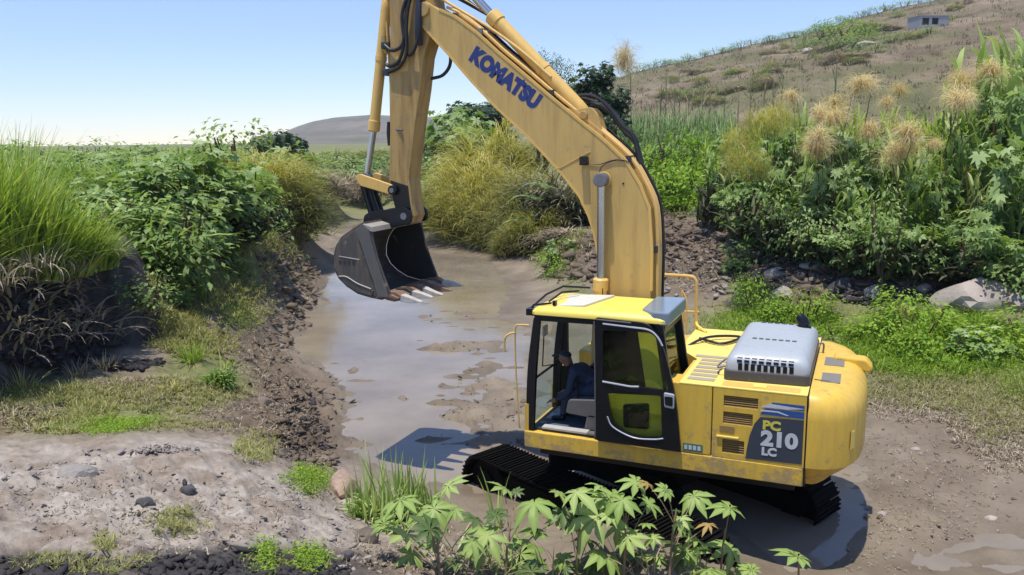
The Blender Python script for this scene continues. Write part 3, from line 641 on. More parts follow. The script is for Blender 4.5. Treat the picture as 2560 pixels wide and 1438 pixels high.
# hoses draped over the arm
for pts in ([(3.30, .20, 6.75), (3.50, .24, 6.70), (3.62, .25, 6.45), (3.62, .23, 6.10), (3.72, .21, 5.86), (3.88, .19, 5.80), (3.95, .17, 5.83)],
            [(3.34, .2, 6.9), (3.50, .24, 6.62), (3.56, .25, 6.30), (3.58, .24, 5.95), (3.72, .21, 5.78), (3.90, .19, 5.72)],
            [(3.30, .24, 6.70), (3.38, .26, 6.45), (3.36, .26, 6.2), (3.46, .24, 5.98), (3.56, .22, 5.92)],
            [(3.45, .21, 6.9), (3.56, .23, 6.5), (3.60, .24, 6.2), (3.66, .23, 6.05), (3.82, .21, 6.0), (3.96, .18, 6.08)],
            [(3.22, -.1, 6.35), (3.08, -.05, 6.02), (3.06, -.03, 5.80), (3.16, 0, 5.66), (3.34, 0, 5.62)]):
    s = MB(); s.tube(spline(pts), .024, 8); s.build('hydraulic_hose', RUBBER, ARM, smooth=True)
s = MB(); s.tube(spline([(3.35, .17, 6.9), (3.36, .235, 6.55), (3.38, .24, 6.25), (3.40, .2, 6.05)]), .05, 8); s.build('hose_bundle', plain('bundle_blue_black', (.02, .025, .05), .6), ARM, smooth=True)
for y in (.05, .0, -.06):
    s = MB(); s.tube(spline([(3.99, y, 6.4), (3.985, y, 6.1), (3.97, y, 5.7), (3.96, y, 5.2), (3.97, y, 4.9)]), .014, 7); s.build('hydraulic_pipe', Y_PIPE, ARM, smooth=True)
for z in (6.08, 5.72):
    s = MB(); s.box(3.90, 4.03, -.1, .16, z-.04, z+.05); s.build('pipe_clamp', DARK, ARM, bevel=.01)
s = MB(); s.tube([(4.04, .06, 6.22), (4.04, .06, 6.08), (4.0, .06, 5.98)], [.03, .045, .03], 10); s.build('hose_fitting', plain('brass', (.35, .28, .1), .4, .5), ARM, smooth=True)
s = MB(); s.tube([(4.0, .08, 5.05), (4.0, .08, 4.9), (4.0, .08, 4.72)], [.025, .04, .03], 10); s.build('hose_fitting', BLACK, ARM, smooth=True)
# bucket cylinder in front of the arm
bc = cylinder('bucket_cylinder', (3.99, 0, 6.75), (4.31, 0, 4.92), (4.46, 0, 4.27), .075, .045)
# bucket linkage
s = MB(); h = round_poly([(4.52, 4.28), (4.44, 4.33), (3.92, 4.18), (3.84, 4.10), (3.90, 4.03), (4.44, 4.16)], .03)
s.prism(h, .18, .225); part(s, 'tilt_lever', Y_CYL, bevel=.008); s = MB(); s.prism(h, -.225, -.18); part(s, 'tilt_lever', Y_CYL, bevel=.008)
s = MB(); s.tube([(4.47, 0, 4.25), (4.41, 0, 4.0), (4.31, 0, 3.68)], [.07, .055, .07], 12)
for y in (.13, -.13): s.tube([(4.45, y, 4.2), (4.40, y, 4.0), (4.30, y, 3.68)], [.05, .035, .05], 8)
part(s, 'bucket_link', BLACK, smooth=True)
# -- bucket
BW = .70
bko = [(4.07, 3.66), (4.26, 3.56), (4.46, 3.44), (4.55, 3.32), (4.60, 3.18), (4.61, 3.03), (4.54, 2.90), (4.42, 2.80), (4.25, 2.71), (4.05, 2.67), (3.86, 2.65)]
side = bko+[(3.70, 2.71), (3.80, 2.96), (3.88, 3.18), (3.93, 3.38), (3.97, 3.60)]
BKT = bpy.data.objects.new('bucket', None); ORG[BKT.name] = ORG[EX.name]; link(BKT, EX)
def bp(mb, name, mat, **k): return mb.build(name, mat, BKT, **k)
for y in (BW-.03, -BW):
    s = MB(); s.prism(side, y, y+.03); bp(s, 'side_plate', BUCK, bevel=.006)
inn = offset_path(bko, -.035, 0); inn = [(q[0], q[2]) for q in inn]
s = MB(); s.prism(bko+inn[::-1], -BW+.03, BW-.03); bp(s, 'bucket_shell', BUCK, bevel=.004)
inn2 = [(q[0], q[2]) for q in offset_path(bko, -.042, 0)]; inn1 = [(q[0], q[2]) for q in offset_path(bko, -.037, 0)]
s = MB(); s.prism(inn1+inn2[::-1], -BW+.032, BW-.032); bp(s, 'bucket_inner_shade', BUCKIN)  # near-black sheet: shade inside the bucket put into its colour
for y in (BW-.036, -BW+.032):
    s = MB(); s.prism(scale_ring(side, -.06), y, y+.004); bp(s, 'bucket_inner_shade', BUCKIN)
s = MB(); s.prism([(4.09, 3.67), (3.95, 3.63), (3.93, 3.56), (4.05, 3.58)], -BW-.01, BW+.01); bp(s, 'top_lip', plain('top_lip_pale', (.30, .28, .25), .6), bevel=.006)
# reinforcing strip on the near side plate (front edge) and wear plates
fe = [(3.72, 2.66), (3.82, 2.95), (3.90, 3.2), (3.96, 3.42), (4.0, 3.60), (4.09, 3.67), (4.18, 3.60), (4.19, 3.52), (4.13, 3.38), (4.05, 3.12), (3.95, 2.86), (3.90, 2.66)]
for y in (BW, -BW-.025):
    s = MB(); s.prism(fe, y, y+.025); bp(s, 'side_cutter', paint('cutter_steel', (.09, .088, .085), (.2, .15, .1), .6, .45), bevel=.006)
wp = [(4.53, 2.90), (4.42, 2.80), (4.25, 2.71), (4.0, 2.665), (3.97, 2.74), (4.12, 2.78), (4.30, 2.86), (4.44, 2.93)]
s = MB(); s.prism(wp, BW, BW+.018); bp(s, 'wear_plate', BUCK, bevel=.004)
s = MB(); s.tube(spline([(4.53, BW+.02, 2.915), (4.40, BW+.02, 2.915), (4.22, BW+.02, 2.83), (4.0, BW+.02, 2.765)]), .008, 6); bp(s, 'weld_bead', TOOTH)
s = MB(); strip(s, (4.52, 3.20), (4.18, 3.165), .012, BW, BW+.006); bp(s, 'weld_bead', TOOTH)
for k in range(4):
    s = MB(); s.box(4.26+k*.075, 4.30+k*.075, BW, BW+.004, 3.09, 3.14); bp(s, 'stamped_mark', BUCKIN)
s = MB(); s.prism([(3.96, 2.63), (3.74, 2.66), (3.60, 2.635), (3.58, 2.655), (3.70, 2.70), (3.9, 2.70)], -BW, BW); bp(s, 'cutting_edge', RUST, bevel=.005)
for k in range(5):
    y = -.60+k*.30; dz = [.02, .0, -.01, .01, 0][k]
    a = MB(); a.prism(round_poly([(3.82, 2.61), (3.84, 2.72), (3.66, 2.735), (3.55, 2.68), (3.55, 2.62), (3.68, 2.59)], .02), y-.055, y+.055); a.build('tooth_adapter', RUST if k != 3 else BUCKIN, BKT, bevel=.01)
    t_ = MB(); t_.add([(3.58, y-.06, 2.60), (3.58, y+.06, 2.60), (3.56, y+.06, 2.70), (3.56, y-.06, 2.70), (3.43, y-.055, 2.585+dz), (3.43, y+.055, 2.585+dz), (3.42, y+.05, 2.66+dz), (3.42, y-.05, 2.66+dz), (3.26, y-.035, 2.60+dz), (3.26, y+.035, 2.60+dz), (3.26, y+.03, 2.615+dz), (3.26, y-.03, 2.615+dz)],
        [(0, 1, 2, 3), (0, 4, 5, 1), (1, 5, 6, 2), (2, 6, 7, 3), (3, 7, 4, 0), (4, 8, 9, 5), (5, 9, 10, 6), (6, 10, 11, 7), (7, 11, 8, 4), (8, 11, 10, 9)]); t_.build('tooth', TOOTH if k != 1 else RUST, BKT, bevel=.012)
s = MB(); ear = round_poly([(3.60, 3.64), (3.60, 3.80), (3.70, 3.87), (3.90, 3.84), (4.25, 3.80), (4.38, 3.74), (4.40, 3.60), (4.24, 3.54), (4.0, 3.55)], .05)
for y in (.20, -.25): s.prism(ear, y, y+.05)
s.cyl((4.31, -.26, 3.68), (4.31, .26, 3.68), .055, 16); bp(s, 'bucket_ear', BLACK, bevel=.01)

# -- operator in the cab
def person():
    J = {}  # name: (pos, radius)
    def j(n_, x, y, z, r): J[n_] = ((x, y, z), r)
    j('pelvis', .64, .86, 1.76, .13); j('waist', .74, .86, 1.84, .12); j('chest', .90, .86, 1.93, .135); j('neck', 1.02, .86, 2.0, .05)
    for s_, yy in (('l', 1.02), ('r', .70)):
        j('sh'+s_, .93, yy, 1.96, .06); j('el'+s_, .97, yy+(.05 if s_ == 'l' else -.05), 1.72, .046); j('wr'+s_, 1.14, yy+(.03 if s_ == 'l' else -.04), 1.60, .032)
        j('hip'+s_, .66, .86+(.1 if s_ == 'l' else -.1), 1.74, .10); j('kn'+s_, 1.02, .86+(.12 if s_ == 'l' else -.12), 1.68, .07); j('an'+s_, 1.08, .86+(.12 if s_ == 'l' else -.12), 1.38, .045)
    names = list(J); E = [('pelvis', 'waist'), ('waist', 'chest'), ('chest', 'neck')]
    for s_ in 'lr': E += [('chest', 'sh'+s_), ('sh'+s_, 'el'+s_), ('el'+s_, 'wr'+s_), ('pelvis', 'hip'+s_), ('hip'+s_, 'kn'+s_), ('kn'+s_, 'an'+s_)]
    return J, names, E
def skin(name, J, names, E, mat, parent=None, root=0, sub=2):
    me = bpy.data.meshes.new(name); me.from_pydata([J[n_][0] for n_ in names], [(names.index(a), names.index(b)) for a, b in E], [])
    o = bpy.data.objects.new(name, me); link(o, parent); me.materials.append(mat)
    m_ = o.modifiers.new('skin', 'SKIN'); m_.use_smooth_shade = True
    for i, n_ in enumerate(names):
        v = me.skin_vertices[0].data[i]; r = J[n_][1]; v.radius = (r, r) if not isinstance(r, tuple) else r; v.use_root = (i == root)
    q = o.modifiers.new('sub', 'SUBSURF'); q.levels = sub; q.render_levels = sub
    return o
J, names, E = person()
# thighs rest on the seat (top 1.77): lift seat-contact by clothing radius
BODY = skin('person', J, names, E, plain('work_clothes_blue', (.035, .05, .085), .85, 0, .3, .35, 14, .3))
tag(BODY, 'operator in dark blue work clothes sitting in the cab of the excavator', 'person')
SKINM = plain('skin', (.26, .14, .09), .55)
def sk_part(name, pts, mat, parent=BODY, sub=2):
    Jd = {str(i): (p[:3], p[3]) for i, p in enumerate(pts)}; nm = list(Jd)
    return skin(name, Jd, nm, [(nm[i], nm[i+1]) for i in range(len(nm)-1)], mat, parent, 0, sub)
sk_part('head', [(1.03, .86, 2.0, .05), (1.06, .86, 2.03, .056), (1.10, .86, 2.075, .085), (1.10, .86, 2.12, .082), (1.085, .86, 2.15, .05)], SKINM)
sk_part('cap', [(1.09, .86, 2.115, .095), (1.08, .86, 2.155, .082), (1.075, .86, 2.18, .03)], plain('cap_dark', (.02, .03, .035), .8))
s = MB(); s.slab(round_poly([(1.16, .79), (1.26, .81), (1.26, .91), (1.16, .93)], .03), 2.105, 2.115); s.build('cap_peak', bpy.data.materials['cap_dark'], BODY)
s = MB(); s.add([(1.175, .845, 2.075), (1.175, .875, 2.075), (1.205, .86, 2.055), (1.17, .86, 2.10)], [(0, 1, 2), (0, 2, 3), (1, 3, 2)]); s.build('nose', SKINM, BODY)
for yy in (.825, .895):
    s = MB(); s.box(1.172, 1.18, yy-.012, yy+.012, 2.088, 2.098); s.build('eye', BLACK, BODY)
for yy in (.775, .945):
    sk_part('ear', [(1.09, yy, 2.06, .012), (1.092, yy, 2.09, .016)], SKINM, BODY, 1)
for s_, y0, sg in (('l', 1.05, 1), ('r', .66, -1)):
    sk_part('hand', [(1.14, y0, 1.60, .028), (1.18, y0, 1.58, .034), (1.21, y0, 1.57, .03)], SKINM)
    for q in range(4):
        yy = y0+(q-1.5)*.019; sk_part('finger', [(1.205, yy, 1.575, .010), (1.24, yy, 1.565, .009), (1.255, yy, 1.54, .008)], SKINM, BODY, 1)
    sk_part('thumb', [(1.16, y0-sg*.02, 1.58, .011), (1.19, y0-sg*.045, 1.565, .010), (1.215, y0-sg*.05, 1.555, .009)], SKINM, BODY, 1)
for yy in (.98, .74):
    sk_part('boot', [(1.07, yy, 1.40, .05), (1.08, yy, 1.345, .05), (1.16, yy, 1.335, .04), (1.23, yy, 1.33, .03)], BLACK)
# ------------------------------------------------------------------ END PART A
# ================================================================== PLACE: terrain
hv = np.array([math.sin(YAW), -math.cos(YAW)]); rv = np.array([-math.cos(YAW), -math.sin(YAW)])
def ray(px, py):
    px = np.asarray(px, float); py = np.asarray(py, float)
    return _d+R2*((px-1280)/FPX)[..., None]-U2*((py-719)/FPX)[..., None]
def at(px, py, z):
    v = ray(px, py); t = (z-CAM[2])/v[..., 2]; return CAM+v*t[..., None]
def at_v(px, py, dist):
    """point seen at (px,py) at horizontal distance dist along the heading"""
    v = ray(px, py); t = dist/(v[..., :2]@hv); return CAM+v*t[..., None]
def project(P):
    P = np.asarray(P, float)-CAM; z = P@_d; z = np.where(np.abs(z) < 1e-3, 1e-3, z)
    return 1280+FPX*(P@R2)/z, 719-FPX*(P@U2)/z
def uv(x, y):
    dx = x-CAM[0]; dy = y-CAM[1]; return dx*rv[0]+dy*rv[1], dx*hv[0]+dy*hv[1]
def from_uv(u, v): return CAM[0]+rv[0]*u+hv[0]*v, CAM[1]+rv[1]*u+hv[1]*v

def _h(ix, iy, seed):
    n = (ix.astype(np.int64)*374761393+iy.astype(np.int64)*668265263+seed*1274126177) & 0x7fffffff
    n = ((n ^ (n >> 13))*1274126177) & 0x7fffffff
    return ((n ^ (n >> 16)) & 0xffff)/65535.0
def vnoise(x, y, seed=0):
    x0 = np.floor(x); y0 = np.floor(y); fx = x-x0; fy = y-y0; fx = fx*fx*(3-2*fx); fy = fy*fy*(3-2*fy)
    a = _h(x0, y0, seed); b = _h(x0+1, y0, seed); c = _h(x0, y0+1, seed); d = _h(x0+1, y0+1, seed)
    return (a*(1-fx)+b*fx)*(1-fy)+(c*(1-fx)+d*fx)*fy
def fbm(x, y, oct=4, seed=0, gain=.5):
    s = 0; a = 1; t = 0
    for o in range(oct): s = s+a*(vnoise(x*2**o+17.3*o, y*2**o-9.1*o, seed+o)*2-1); t += a; a *= gain
    return s/t
def sstep(a, b, x):
    t = np.clip((x-a)/(b-a), 0, 1); return t*t*(3-2*t)

# (px, py, ground height, roughness)
CP = [ # canal bed; below 0 is under water
 (1000, 900, -.05, .1), (900, 960, -.05, .1), (1000, 800, -.05, .1), (1100, 1000, -.04, .15), (950, 1080, -.05, .1), (1150, 1150, -.05, .1), (850, 850, -.05, .1), (1100, 900, -.035, .15), (1170, 850, -.02, .12),
 (1050, 740, -.04, .1), (850, 750, -.04, .1), (1000, 660, -.035, .1), (1120, 640, -.012, .15), (1060, 600, -.01, .12), (1200, 640, .03, .15), (870, 640, -.02, .1), (900, 590, -.03, .1), (870, 550, -.03, .08), (862, 515, -.01, .08), (940, 525, .0, .08), (880, 500, .0, .08), (900, 560, -.02, .08), (960, 570, -.01, .08),
 (1200, 700, .015, .12), (1250, 800, .01, .15), (1230, 950, -.01, .25), (1260, 1080, .03, .5), (1200, 1050, -.01, .4), (1120, 1200, -.03, .2), (1200, 1230, .0, .2), (1290, 1230, .04, .2), (1050, 1180, -.03, .3),
 (1380, 1180, .05, .2), (1500, 1180, .05, .2), (1700, 1250, .02, .2), (1900, 1330, -.03, .1), (2050, 1390, -.03, .1), (1850, 1260, -.03, .1), (2080, 1250, -.03, .1), (2120, 1300, -.03, .1), (2150, 1350, .02, .2), (2250, 1250, .06, .55), (2250, 1100, .08, .6),
 (2400, 1200, .08, .6), (2350, 1050, .1, .6), (2540, 1080, .12, .6), (2250, 1420, .03, .25), (2350, 1420, -.01, .1), (2480, 1350, -.02, .1), (2540, 1420, -.02, .1), (2420, 1270, .03, .2), (2560, 1250, .05, .3), (1930, 1438, .04, .2), (1500, 1000, .02, .2), (1450, 900, .0, .2), (1350, 850, .01, .2), (1800, 1000, .03, .2),
 # left water edge and bank
 (870, 1170, .06, .6), (830, 1120, .08, .8), (805, 1040, .08, .8), (790, 970, .08, .8), (760, 930, .15, .8), (695, 880, .06, .6), (700, 840, .06, .6), (735, 790, .06, .7), (775, 730, .06, .6), (790, 680, .05, .5), (812, 620, .05, .5), (825, 560, .06, .4),
 (760, 1080, .35, 1), (720, 980, .4, 1), (640, 900, .5, 1), (640, 820, .65, 1), (700, 740, .5, .9), (740, 680, .6, 1.2), (770, 620, .5, .8), (560, 880, .8, .8), (560, 780, 1.2, .8), (620, 700, 1.35, 1), (680, 620, 1.4, 1.5), (740, 580, 1.1, 1.2), (780, 560, .6, .8), (800, 520, .5, .5), (690, 560, 2.2, .8), (720, 500, 2.6, .6), (760, 460, 2.2, .6), (830, 470, .9, .6), (860, 460, .6, .4), (900, 455, .8, .4),
 (620, 600, 2.3, .8), (540, 640, 2.0, .8), (480, 700, 1.7, .8), (440, 780, 1.35, .8), (410, 870, 1.2, .6), (500, 560, 2.8, .5), (420, 600, 2.6, .5), (560, 520, 3.0, .4), (400, 500, 3.0, .4), (650, 470, 3.0, .4), (800, 430, 3.0, .4), (500, 440, 3.2, .3), (200, 440, 3.2, .3), (-200, 450, 3.2, .3),
 (380, 880, 1.15, .5), (250, 885, 1.2, .5), (100, 890, 1.3, .5), (0, 900, 1.35, .5), (-300, 900, 1.6, .5),
 # strip behind the near mound
 (0, 1000, 1.2, .8), (150, 960, 1.1, .8), (300, 970, 1.05, .7), (450, 950, .95, .7), (550, 1000, .85, .8), (620, 1050, .7, .9), (680, 1080, .55, 1), (740, 1140, .4, 1), (250, 1060, 1.15, .5), (450, 1070, 1.0, .6), (0, 1080, 1.15, .8), (100, 1070, 1.1, .8),
 # near grey mound
 (-200, 1120, 1.6, .5), (0, 1115, 1.5, .7), (150, 1100, 1.5, .6), (300, 1090, 1.48, .55), (470, 1095, 1.38, .6), (600, 1130, 1.22, .5), (700, 1170, 1.0, .5), (800, 1230, .8, .6), (880, 1290, .6, .5), (950, 1320, .55, .5), (400, 1250, 1.55, 1.0), (100, 1280, 1.7, .95), (600, 1280, 1.3, 1.0), (750, 1330, 1.15, .9), (250, 1190, 1.56, .9), (520, 1190, 1.36, .9), (300, 1350, 1.72, .9), (0, 1438, 1.9, .9), (300, 1438, 1.85, .9), (600, 1438, 1.6, .9), (850, 1438, 1.2, .7), (1000, 1438, .95, .7), (1120, 1438, .85, .6), (1250, 1438, .6, .5), (1380, 1438, .45, .3), (1050, 1350, .55, .5), (1150, 1330, .4, .4), (1280, 1350, .3, .3), (1050, 1240, .1, .4), (960, 1240, .3, .5), (900, 1200, .2, .5),
 # right side: grass, mud heap, foot of the thicket
 (1400, 700, .25, .5), (1340, 690, .1, .3), (1360, 640, .35, .5), (1320, 620, .15, .4), (1240, 600, .1, .3), (1150, 575, .08, .3), (1070, 560, .06, .2), (1420, 620, 1.0, .9), (1470, 660, .7, .9), (1480, 720, .3, .6), (1450, 580, 1.5, .8), (1650, 700, .35, .8), (1650, 620, .9, 1.4), (1680, 560, 1.4, 1.2), (1760, 620, 1.1, 1.5), (1740, 700, .45, 1.0), (1850, 660, 1.0, 1.5), (1950, 680, 1.0, 1.4), (1830, 620, 1.4, 1.2), (1800, 750, .3, .6), (1900, 760, .4, .4), (2000, 720, .75, 1.2), (2080, 740, .6, 1.0), (2150, 720, .9, 1.2), (2180, 760, .6, .6), (1800, 840, .12, .3), (1950, 830, .15, .3), (2100, 820, .25, .4), (2250, 760, .7, .5), (2350, 760, .75, .6), (2450, 770, .75, .5), (2540, 790, .7, .6), (2300, 850, .35, .5), (2500, 870, .35, .5), (2200, 900, .15, .4), (2400, 950, .15, .5), (2540, 960, .2, .5), (2700, 900, .3, .5),
 (2100, 690, 1.1, .8), (2250, 705, 1.15, .6), (2400, 710, 1.15, .6), (2560, 745, 1.0, .6), (2000, 665, 1.2, .8), (1900, 635, 1.3, .8), (1800, 575, 1.6, .6), (1760, 540, 1.8, .5), (1690, 530, 1.8, .4), (1600, 520, 1.9, .4), (1500, 520, 1.9, .6), (1350, 560, 1.2, .8), (1250, 560, .8, .8), (1150, 540, .9, .8), (1050, 530, .6, .8), (1020, 500, 1.2, .6), (1150, 500, 1.9, .6), (1300, 500, 2.0, .6), (1000, 460, 1.5, .5), (920, 440, 1.6, .5), (1000, 430, 2.4, .4), (1150, 450, 2.4, .4),
]
cp_w = at(np.array([c[0] for c in CP]), np.array([c[1] for c in CP]), np.array([c[2] for c in CP]))
cx_, cy_, cz_, cr_ = list(cp_w[:, 0]), list(cp_w[:, 1]), [c[2] for c in CP], [c[3] for c in CP]
for u, v, z, r in [(0, 1, 3.15, .4), (-2, 3, 2.9, .5), (2, 3, 2.6, .4), (0, 3.4, 2.45, .5), (0, 4.6, 1.9, .6), (-4, 3.5, 2.7, .5), (2.5, 5, 1.5, .5), (5, 5, .8, .4), (4, 6.6, .4, .3), (8, 6, .3, .3), (3, 2, 2.8, .4), (-8, 4, 2.8, .5), (6, 2, 2.5, .4), (12, 8, .4, .3), (-12, 12, 3.0, .4),
    (8, 26, 2.2, .4), (14, 26, 2.3, .4), (20, 24, 2.4, .4), (5, 40, 2.2, .4), (14, 36, 2.6, .4), (25, 34, 2.8, .4), (10, 60, 2.6, .3), (30, 60, 3.5, .3), (-10, 60, 2.7, .3), (-30, 60, 2.8, .3), (-20, 30, 3.1, .3), (-2, 75, 2.5, .3), (0, 110, 2.6, .2), (40, 110, 4.5, .2), (-60, 110, 2.8, .2), (20, 18, 1.2, .5), (25, 12, .8, .4), (-10, 160, 2.8, .2), (40, 160, 5, .2), (-25, 18, 3.1, .4)]:
    x, y = from_uv(u, v); cx_.append(x); cy_.append(y); cz_.append(z); cr_.append(r)
# mud heaped along the near track and between the tracks
for x, y, z, r in [(2.95, .45, .02, .1), (2.8, .9, .05, .15), (2.2, 1.35, .12, .2), (1.4, 1.75, .22, .3), (.6, 2.2, .42, .5), (-.1, 2.6, .74, .6), (-.7, 2.85, .78, .6), (-1.3, 2.95, .45, .5), (-1.7, 2.4, .12, .3), (.9, 2.8, .45, .4), (0, 3.3, .62, .5), (-.9, 3.6, .5, .4), (1.5, .3, .05, .2), (.5, .2, .06, .2), (-.6, .6, .05, .2), (-1.8, 1.6, .03, .2), (1.0, .9, .06, .2), (2.2, -.8, .04, .2)]:
    cx_.append(x); cy_.append(y); cz_.append(z); cr_.append(r)
def feat(x, y):
    u, v = uv(np.asarray(x, float), np.asarray(y, float)); r = np.maximum(np.hypot(u, v), .6)
    return np.stack([np.arctan2(u, v)*2.4, np.log(r)*1.6], -1)
PF = feat(np.array(cx_), np.array(cy_)); n = len(PF)
D = np.linalg.norm(PF[:, None]-PF[None], axis=-1)
A = np.zeros((n+1, n+1)); A[:n, :n] = D-np.eye(n)*.006; A[:n, n] = 1; A[n, :n] = 1
WZ = np.linalg.solve(A, np.append(cz_, 0)); WR = np.linalg.solve(A, np.append(cr_, 0))
plat_poly = [tuple(at(np.array(a), np.array(b), 3.0)[:2]) for a, b in ((-900, 830), (-200, 690), (0, 655), (90, 640), (170, 618), (255, 612), (322, 603), (338, 560), (300, 500), (-900, 480))]
def sdist_poly(x, y, poly):
    d = np.full(x.shape, 1e9); ins = np.zeros(x.shape, bool)
    for i in range(len(poly)):
        x0, y0 = poly[i-1]; x1, y1 = poly[i]; ex, ey = x1-x0, y1-y0
        t = np.clip(((x-x0)*ex+(y-y0)*ey)/(ex*ex+ey*ey), 0, 1); d = np.minimum(d, np.hypot(x-x0-t*ex, y-y0-t*ey))
        c = ((y0 > y) != (y1 > y)) & (x < (x1-x0)*(y-y0)/(y1-y0+1e-12)+x0); ins ^= c
    return np.where(ins, d, -d)
ISL = [(1105, 872, .75, .26, .10), (1040, 858, .3, .15, .08), (1160, 858, .35, .14, .08), (885, 925, .18, .45, .08), (915, 903, .25, .12, .08), (1150, 942, .5, .2, .08), (1230, 955, .3, .2, .08), (1000, 1000, .32, .22, .08), (1205, 1045, .55, .55, .09), (1140, 1008, .3, .2, .08), (1250, 1000, .3, .3, .09),
       (893, 772, .16, .5, .08), (1000, 768, .5, .3, .07), (1060, 760, .3, .2, .07), (960, 790, .2, .1, .06), (800, 940, .2, .1, .06), (1080, 835, .15, .08, .06), (820, 1060, .15, .1, .05), (1010, 1060, .2, .1, .06), (850, 800, .2, .1, .05), (1170, 985, .2, .12, .07), (1100, 990, .15, .08, .06), (790, 870, .2, .08, .05),
       (1270, 1120, .5, .4, .08), (1330, 1090, .4, .4, .10), (2300, 1330, .4, .3, .06), (2500, 1390, .4, .15, .07), (2450, 1320, .3, .1, .05)]
_ir = random.Random(5)
for _ in range(110):
    ISL.append((_ir.uniform(740, 1290), _ir.uniform(690, 1120), _ir.uniform(.06, .35), _ir.uniform(.04, .12), _ir.uniform(.05, .085)))
for _ in range(20): ISL.append((_ir.uniform(1080, 1320), _ir.uniform(780, 1120), _ir.uniform(.2, .6), _ir.uniform(.08, .25), _ir.uniform(.05, .085)))
ISLW = [(at(i_[0], i_[1], 0.0), i_[2], i_[3], i_[4]) for i_ in ISL]
def height(x, y, detail=True):
    x = np.asarray(x, float); y = np.asarray(y, float); sh = x.shape; x = x.ravel(); y = y.ravel()
    Z = np.empty(len(x)); R = np.empty(len(x))
    for i in range(0, len(x), 20000):
        f = feat(x[i:i+20000], y[i:i+20000]); Dm = np.linalg.norm(f[:, None]-PF[None], axis=-1)
        Z[i:i+20000] = Dm@WZ[:-1]+WZ[-1]; R[i:i+20000] = Dm@WR[:-1]+WR[-1]
    R = np.clip(R, .08, 1.6); u, v = uv(x, y)
    far = sstep(120, 200, np.hypot(u, v)); Z = Z*(1-far)+3.2*far
    big = fbm(x*.55, y*.55, 4, 3); mid = fbm(x*1.9, y*1.9, 5, 11, .6)
    rid = 1-np.abs(fbm(x*2.6+3, y*2.6, 4, 23, .6))*2.2
    fine = fbm(x*7, y*7, 3, 83, .6); lump = np.maximum(0, fbm(x*4.2+5, y*4.2, 3, 91, .6))**1.0; near_ = 1-sstep(14, 30, np.hypot(u, v))
    Z = Z+R*(.10*big+.085*mid+.065*rid*np.clip(R, 0, 1)-.03)+R*near_*(.04*fine+.11*lump)
    for p_, ru_, rv2_, hh_ in ISLW:
        k_ = np.where((np.abs(x-p_[0]) < 2.5*max(ru_, rv2_)) & (np.abs(y-p_[1]) < 2.5*max(ru_, rv2_)))[0]
        if len(k_) == 0: continue
        xk, yk = x[k_], y[k_]; du = (xk-p_[0])*rv[0]+(yk-p_[1])*rv[1]; dv = (xk-p_[0])*hv[0]+(yk-p_[1])*hv[1]; q_ = (du/ru_)**2+(dv/rv2_)**2
        Z[k_] += (hh_*np.exp(-q_)*(.55+.9*vnoise(xk*5, yk*5, 77)))
    w = sdist_poly(x+.22*fbm(x*1.3, y*1.3, 4, 31), y+.22*fbm(x*1.3+9, y*1.3, 4, 37), plat_poly)
    led = sstep(-.80, .0, w)*.5+sstep(-.50, .20, w)*.5
    Zp = 1.15+1.85*led+.1*fbm(x*2.2, y*2.2, 4, 51)
    Z = np.where(w > -.85, np.maximum(Z, Zp), Z)
    return Z.reshape(sh), R.reshape(sh), w.reshape(sh)
# grid in polar steps around the viewer's stand, fine in front
ang = np.concatenate([np.linspace(-78, -37, 22)[:-1], np.linspace(-37, 37, 660), np.linspace(37, 78, 22)[1:]])*PI/180
rad = np.concatenate([np.exp(np.linspace(math.log(1.2), math.log(4.5), 30))[:-1], np.exp(np.linspace(math.log(4.5), math.log(75), 500)), np.exp(np.linspace(math.log(75), math.log(3500), 60))[1:]])
AA, RR = np.meshgrid(ang, rad); GX, GY = from_uv(RR*np.sin(AA), RR*np.cos(AA))
GZ, GR, GW = height(GX, GY)
GPX, GPY = project(np.stack([GX, GY, GZ], -1))
nr, na = GX.shape; idx = np.arange(nr*na).reshape(nr, na)
F = np.stack([idx[:-1, :-1], idx[:-1, 1:], idx[1:, 1:], idx[1:, :-1]], -1).reshape(-1, 4)[:, ::-1]
# masks
def ell(px, py, cx0, cy0, rx, ry, soft=.5):
    return 1-sstep(1-soft, 1+soft, np.sqrt(((px-cx0)/rx)**2+((py-cy0)/ry)**2))
pale = np.zeros_like(GZ)   # dry grey crust of the near mound
for e in ((300, 1250, 620, 170), (700, 1330, 300, 130), (60, 1200, 300, 110), (560, 1150, 200, 60)): pale = np.maximum(pale, ell(GPX, GPY, *e, .3))
pale *= (RR < 12)
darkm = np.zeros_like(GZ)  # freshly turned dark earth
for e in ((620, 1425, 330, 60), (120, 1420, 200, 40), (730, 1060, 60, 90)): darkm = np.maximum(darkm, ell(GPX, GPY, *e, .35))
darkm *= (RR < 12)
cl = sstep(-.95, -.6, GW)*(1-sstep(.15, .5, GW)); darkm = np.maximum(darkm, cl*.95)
green = np.zeros_like(GZ)
for e in ((1950, 830, 250, 70), (2350, 880, 260, 90), (2250, 800, 200, 60), (250, 1030, 220, 50), (1700, 450, 120, 80), (120, 1000, 160, 80), (500, 950, 120, 60), (580, 650, 160, 120), (300, 480, 500, 110), (2500, 950, 160, 90), (1880, 700, 60, 60)): green = np.maximum(green, ell(GPX, GPY, *e, .5))
green = np.maximum(green*(RR > 7.5), sstep(38, 60, RR))
TER = quick_mesh('ground', np.stack([GX, GY, GZ], -1).reshape(-1, 3), F, None, True, dict(pale=pale.ravel(), dark=darkm.ravel(), green=green.ravel(), rough=GR.ravel()))
def attr(t, n): 
    a = nd(t, 'ShaderNodeAttribute'); a.attribute_name = n; return a.outputs['Fac']
m, t, b = base_mat('mud'); pos = geo_pos(t)
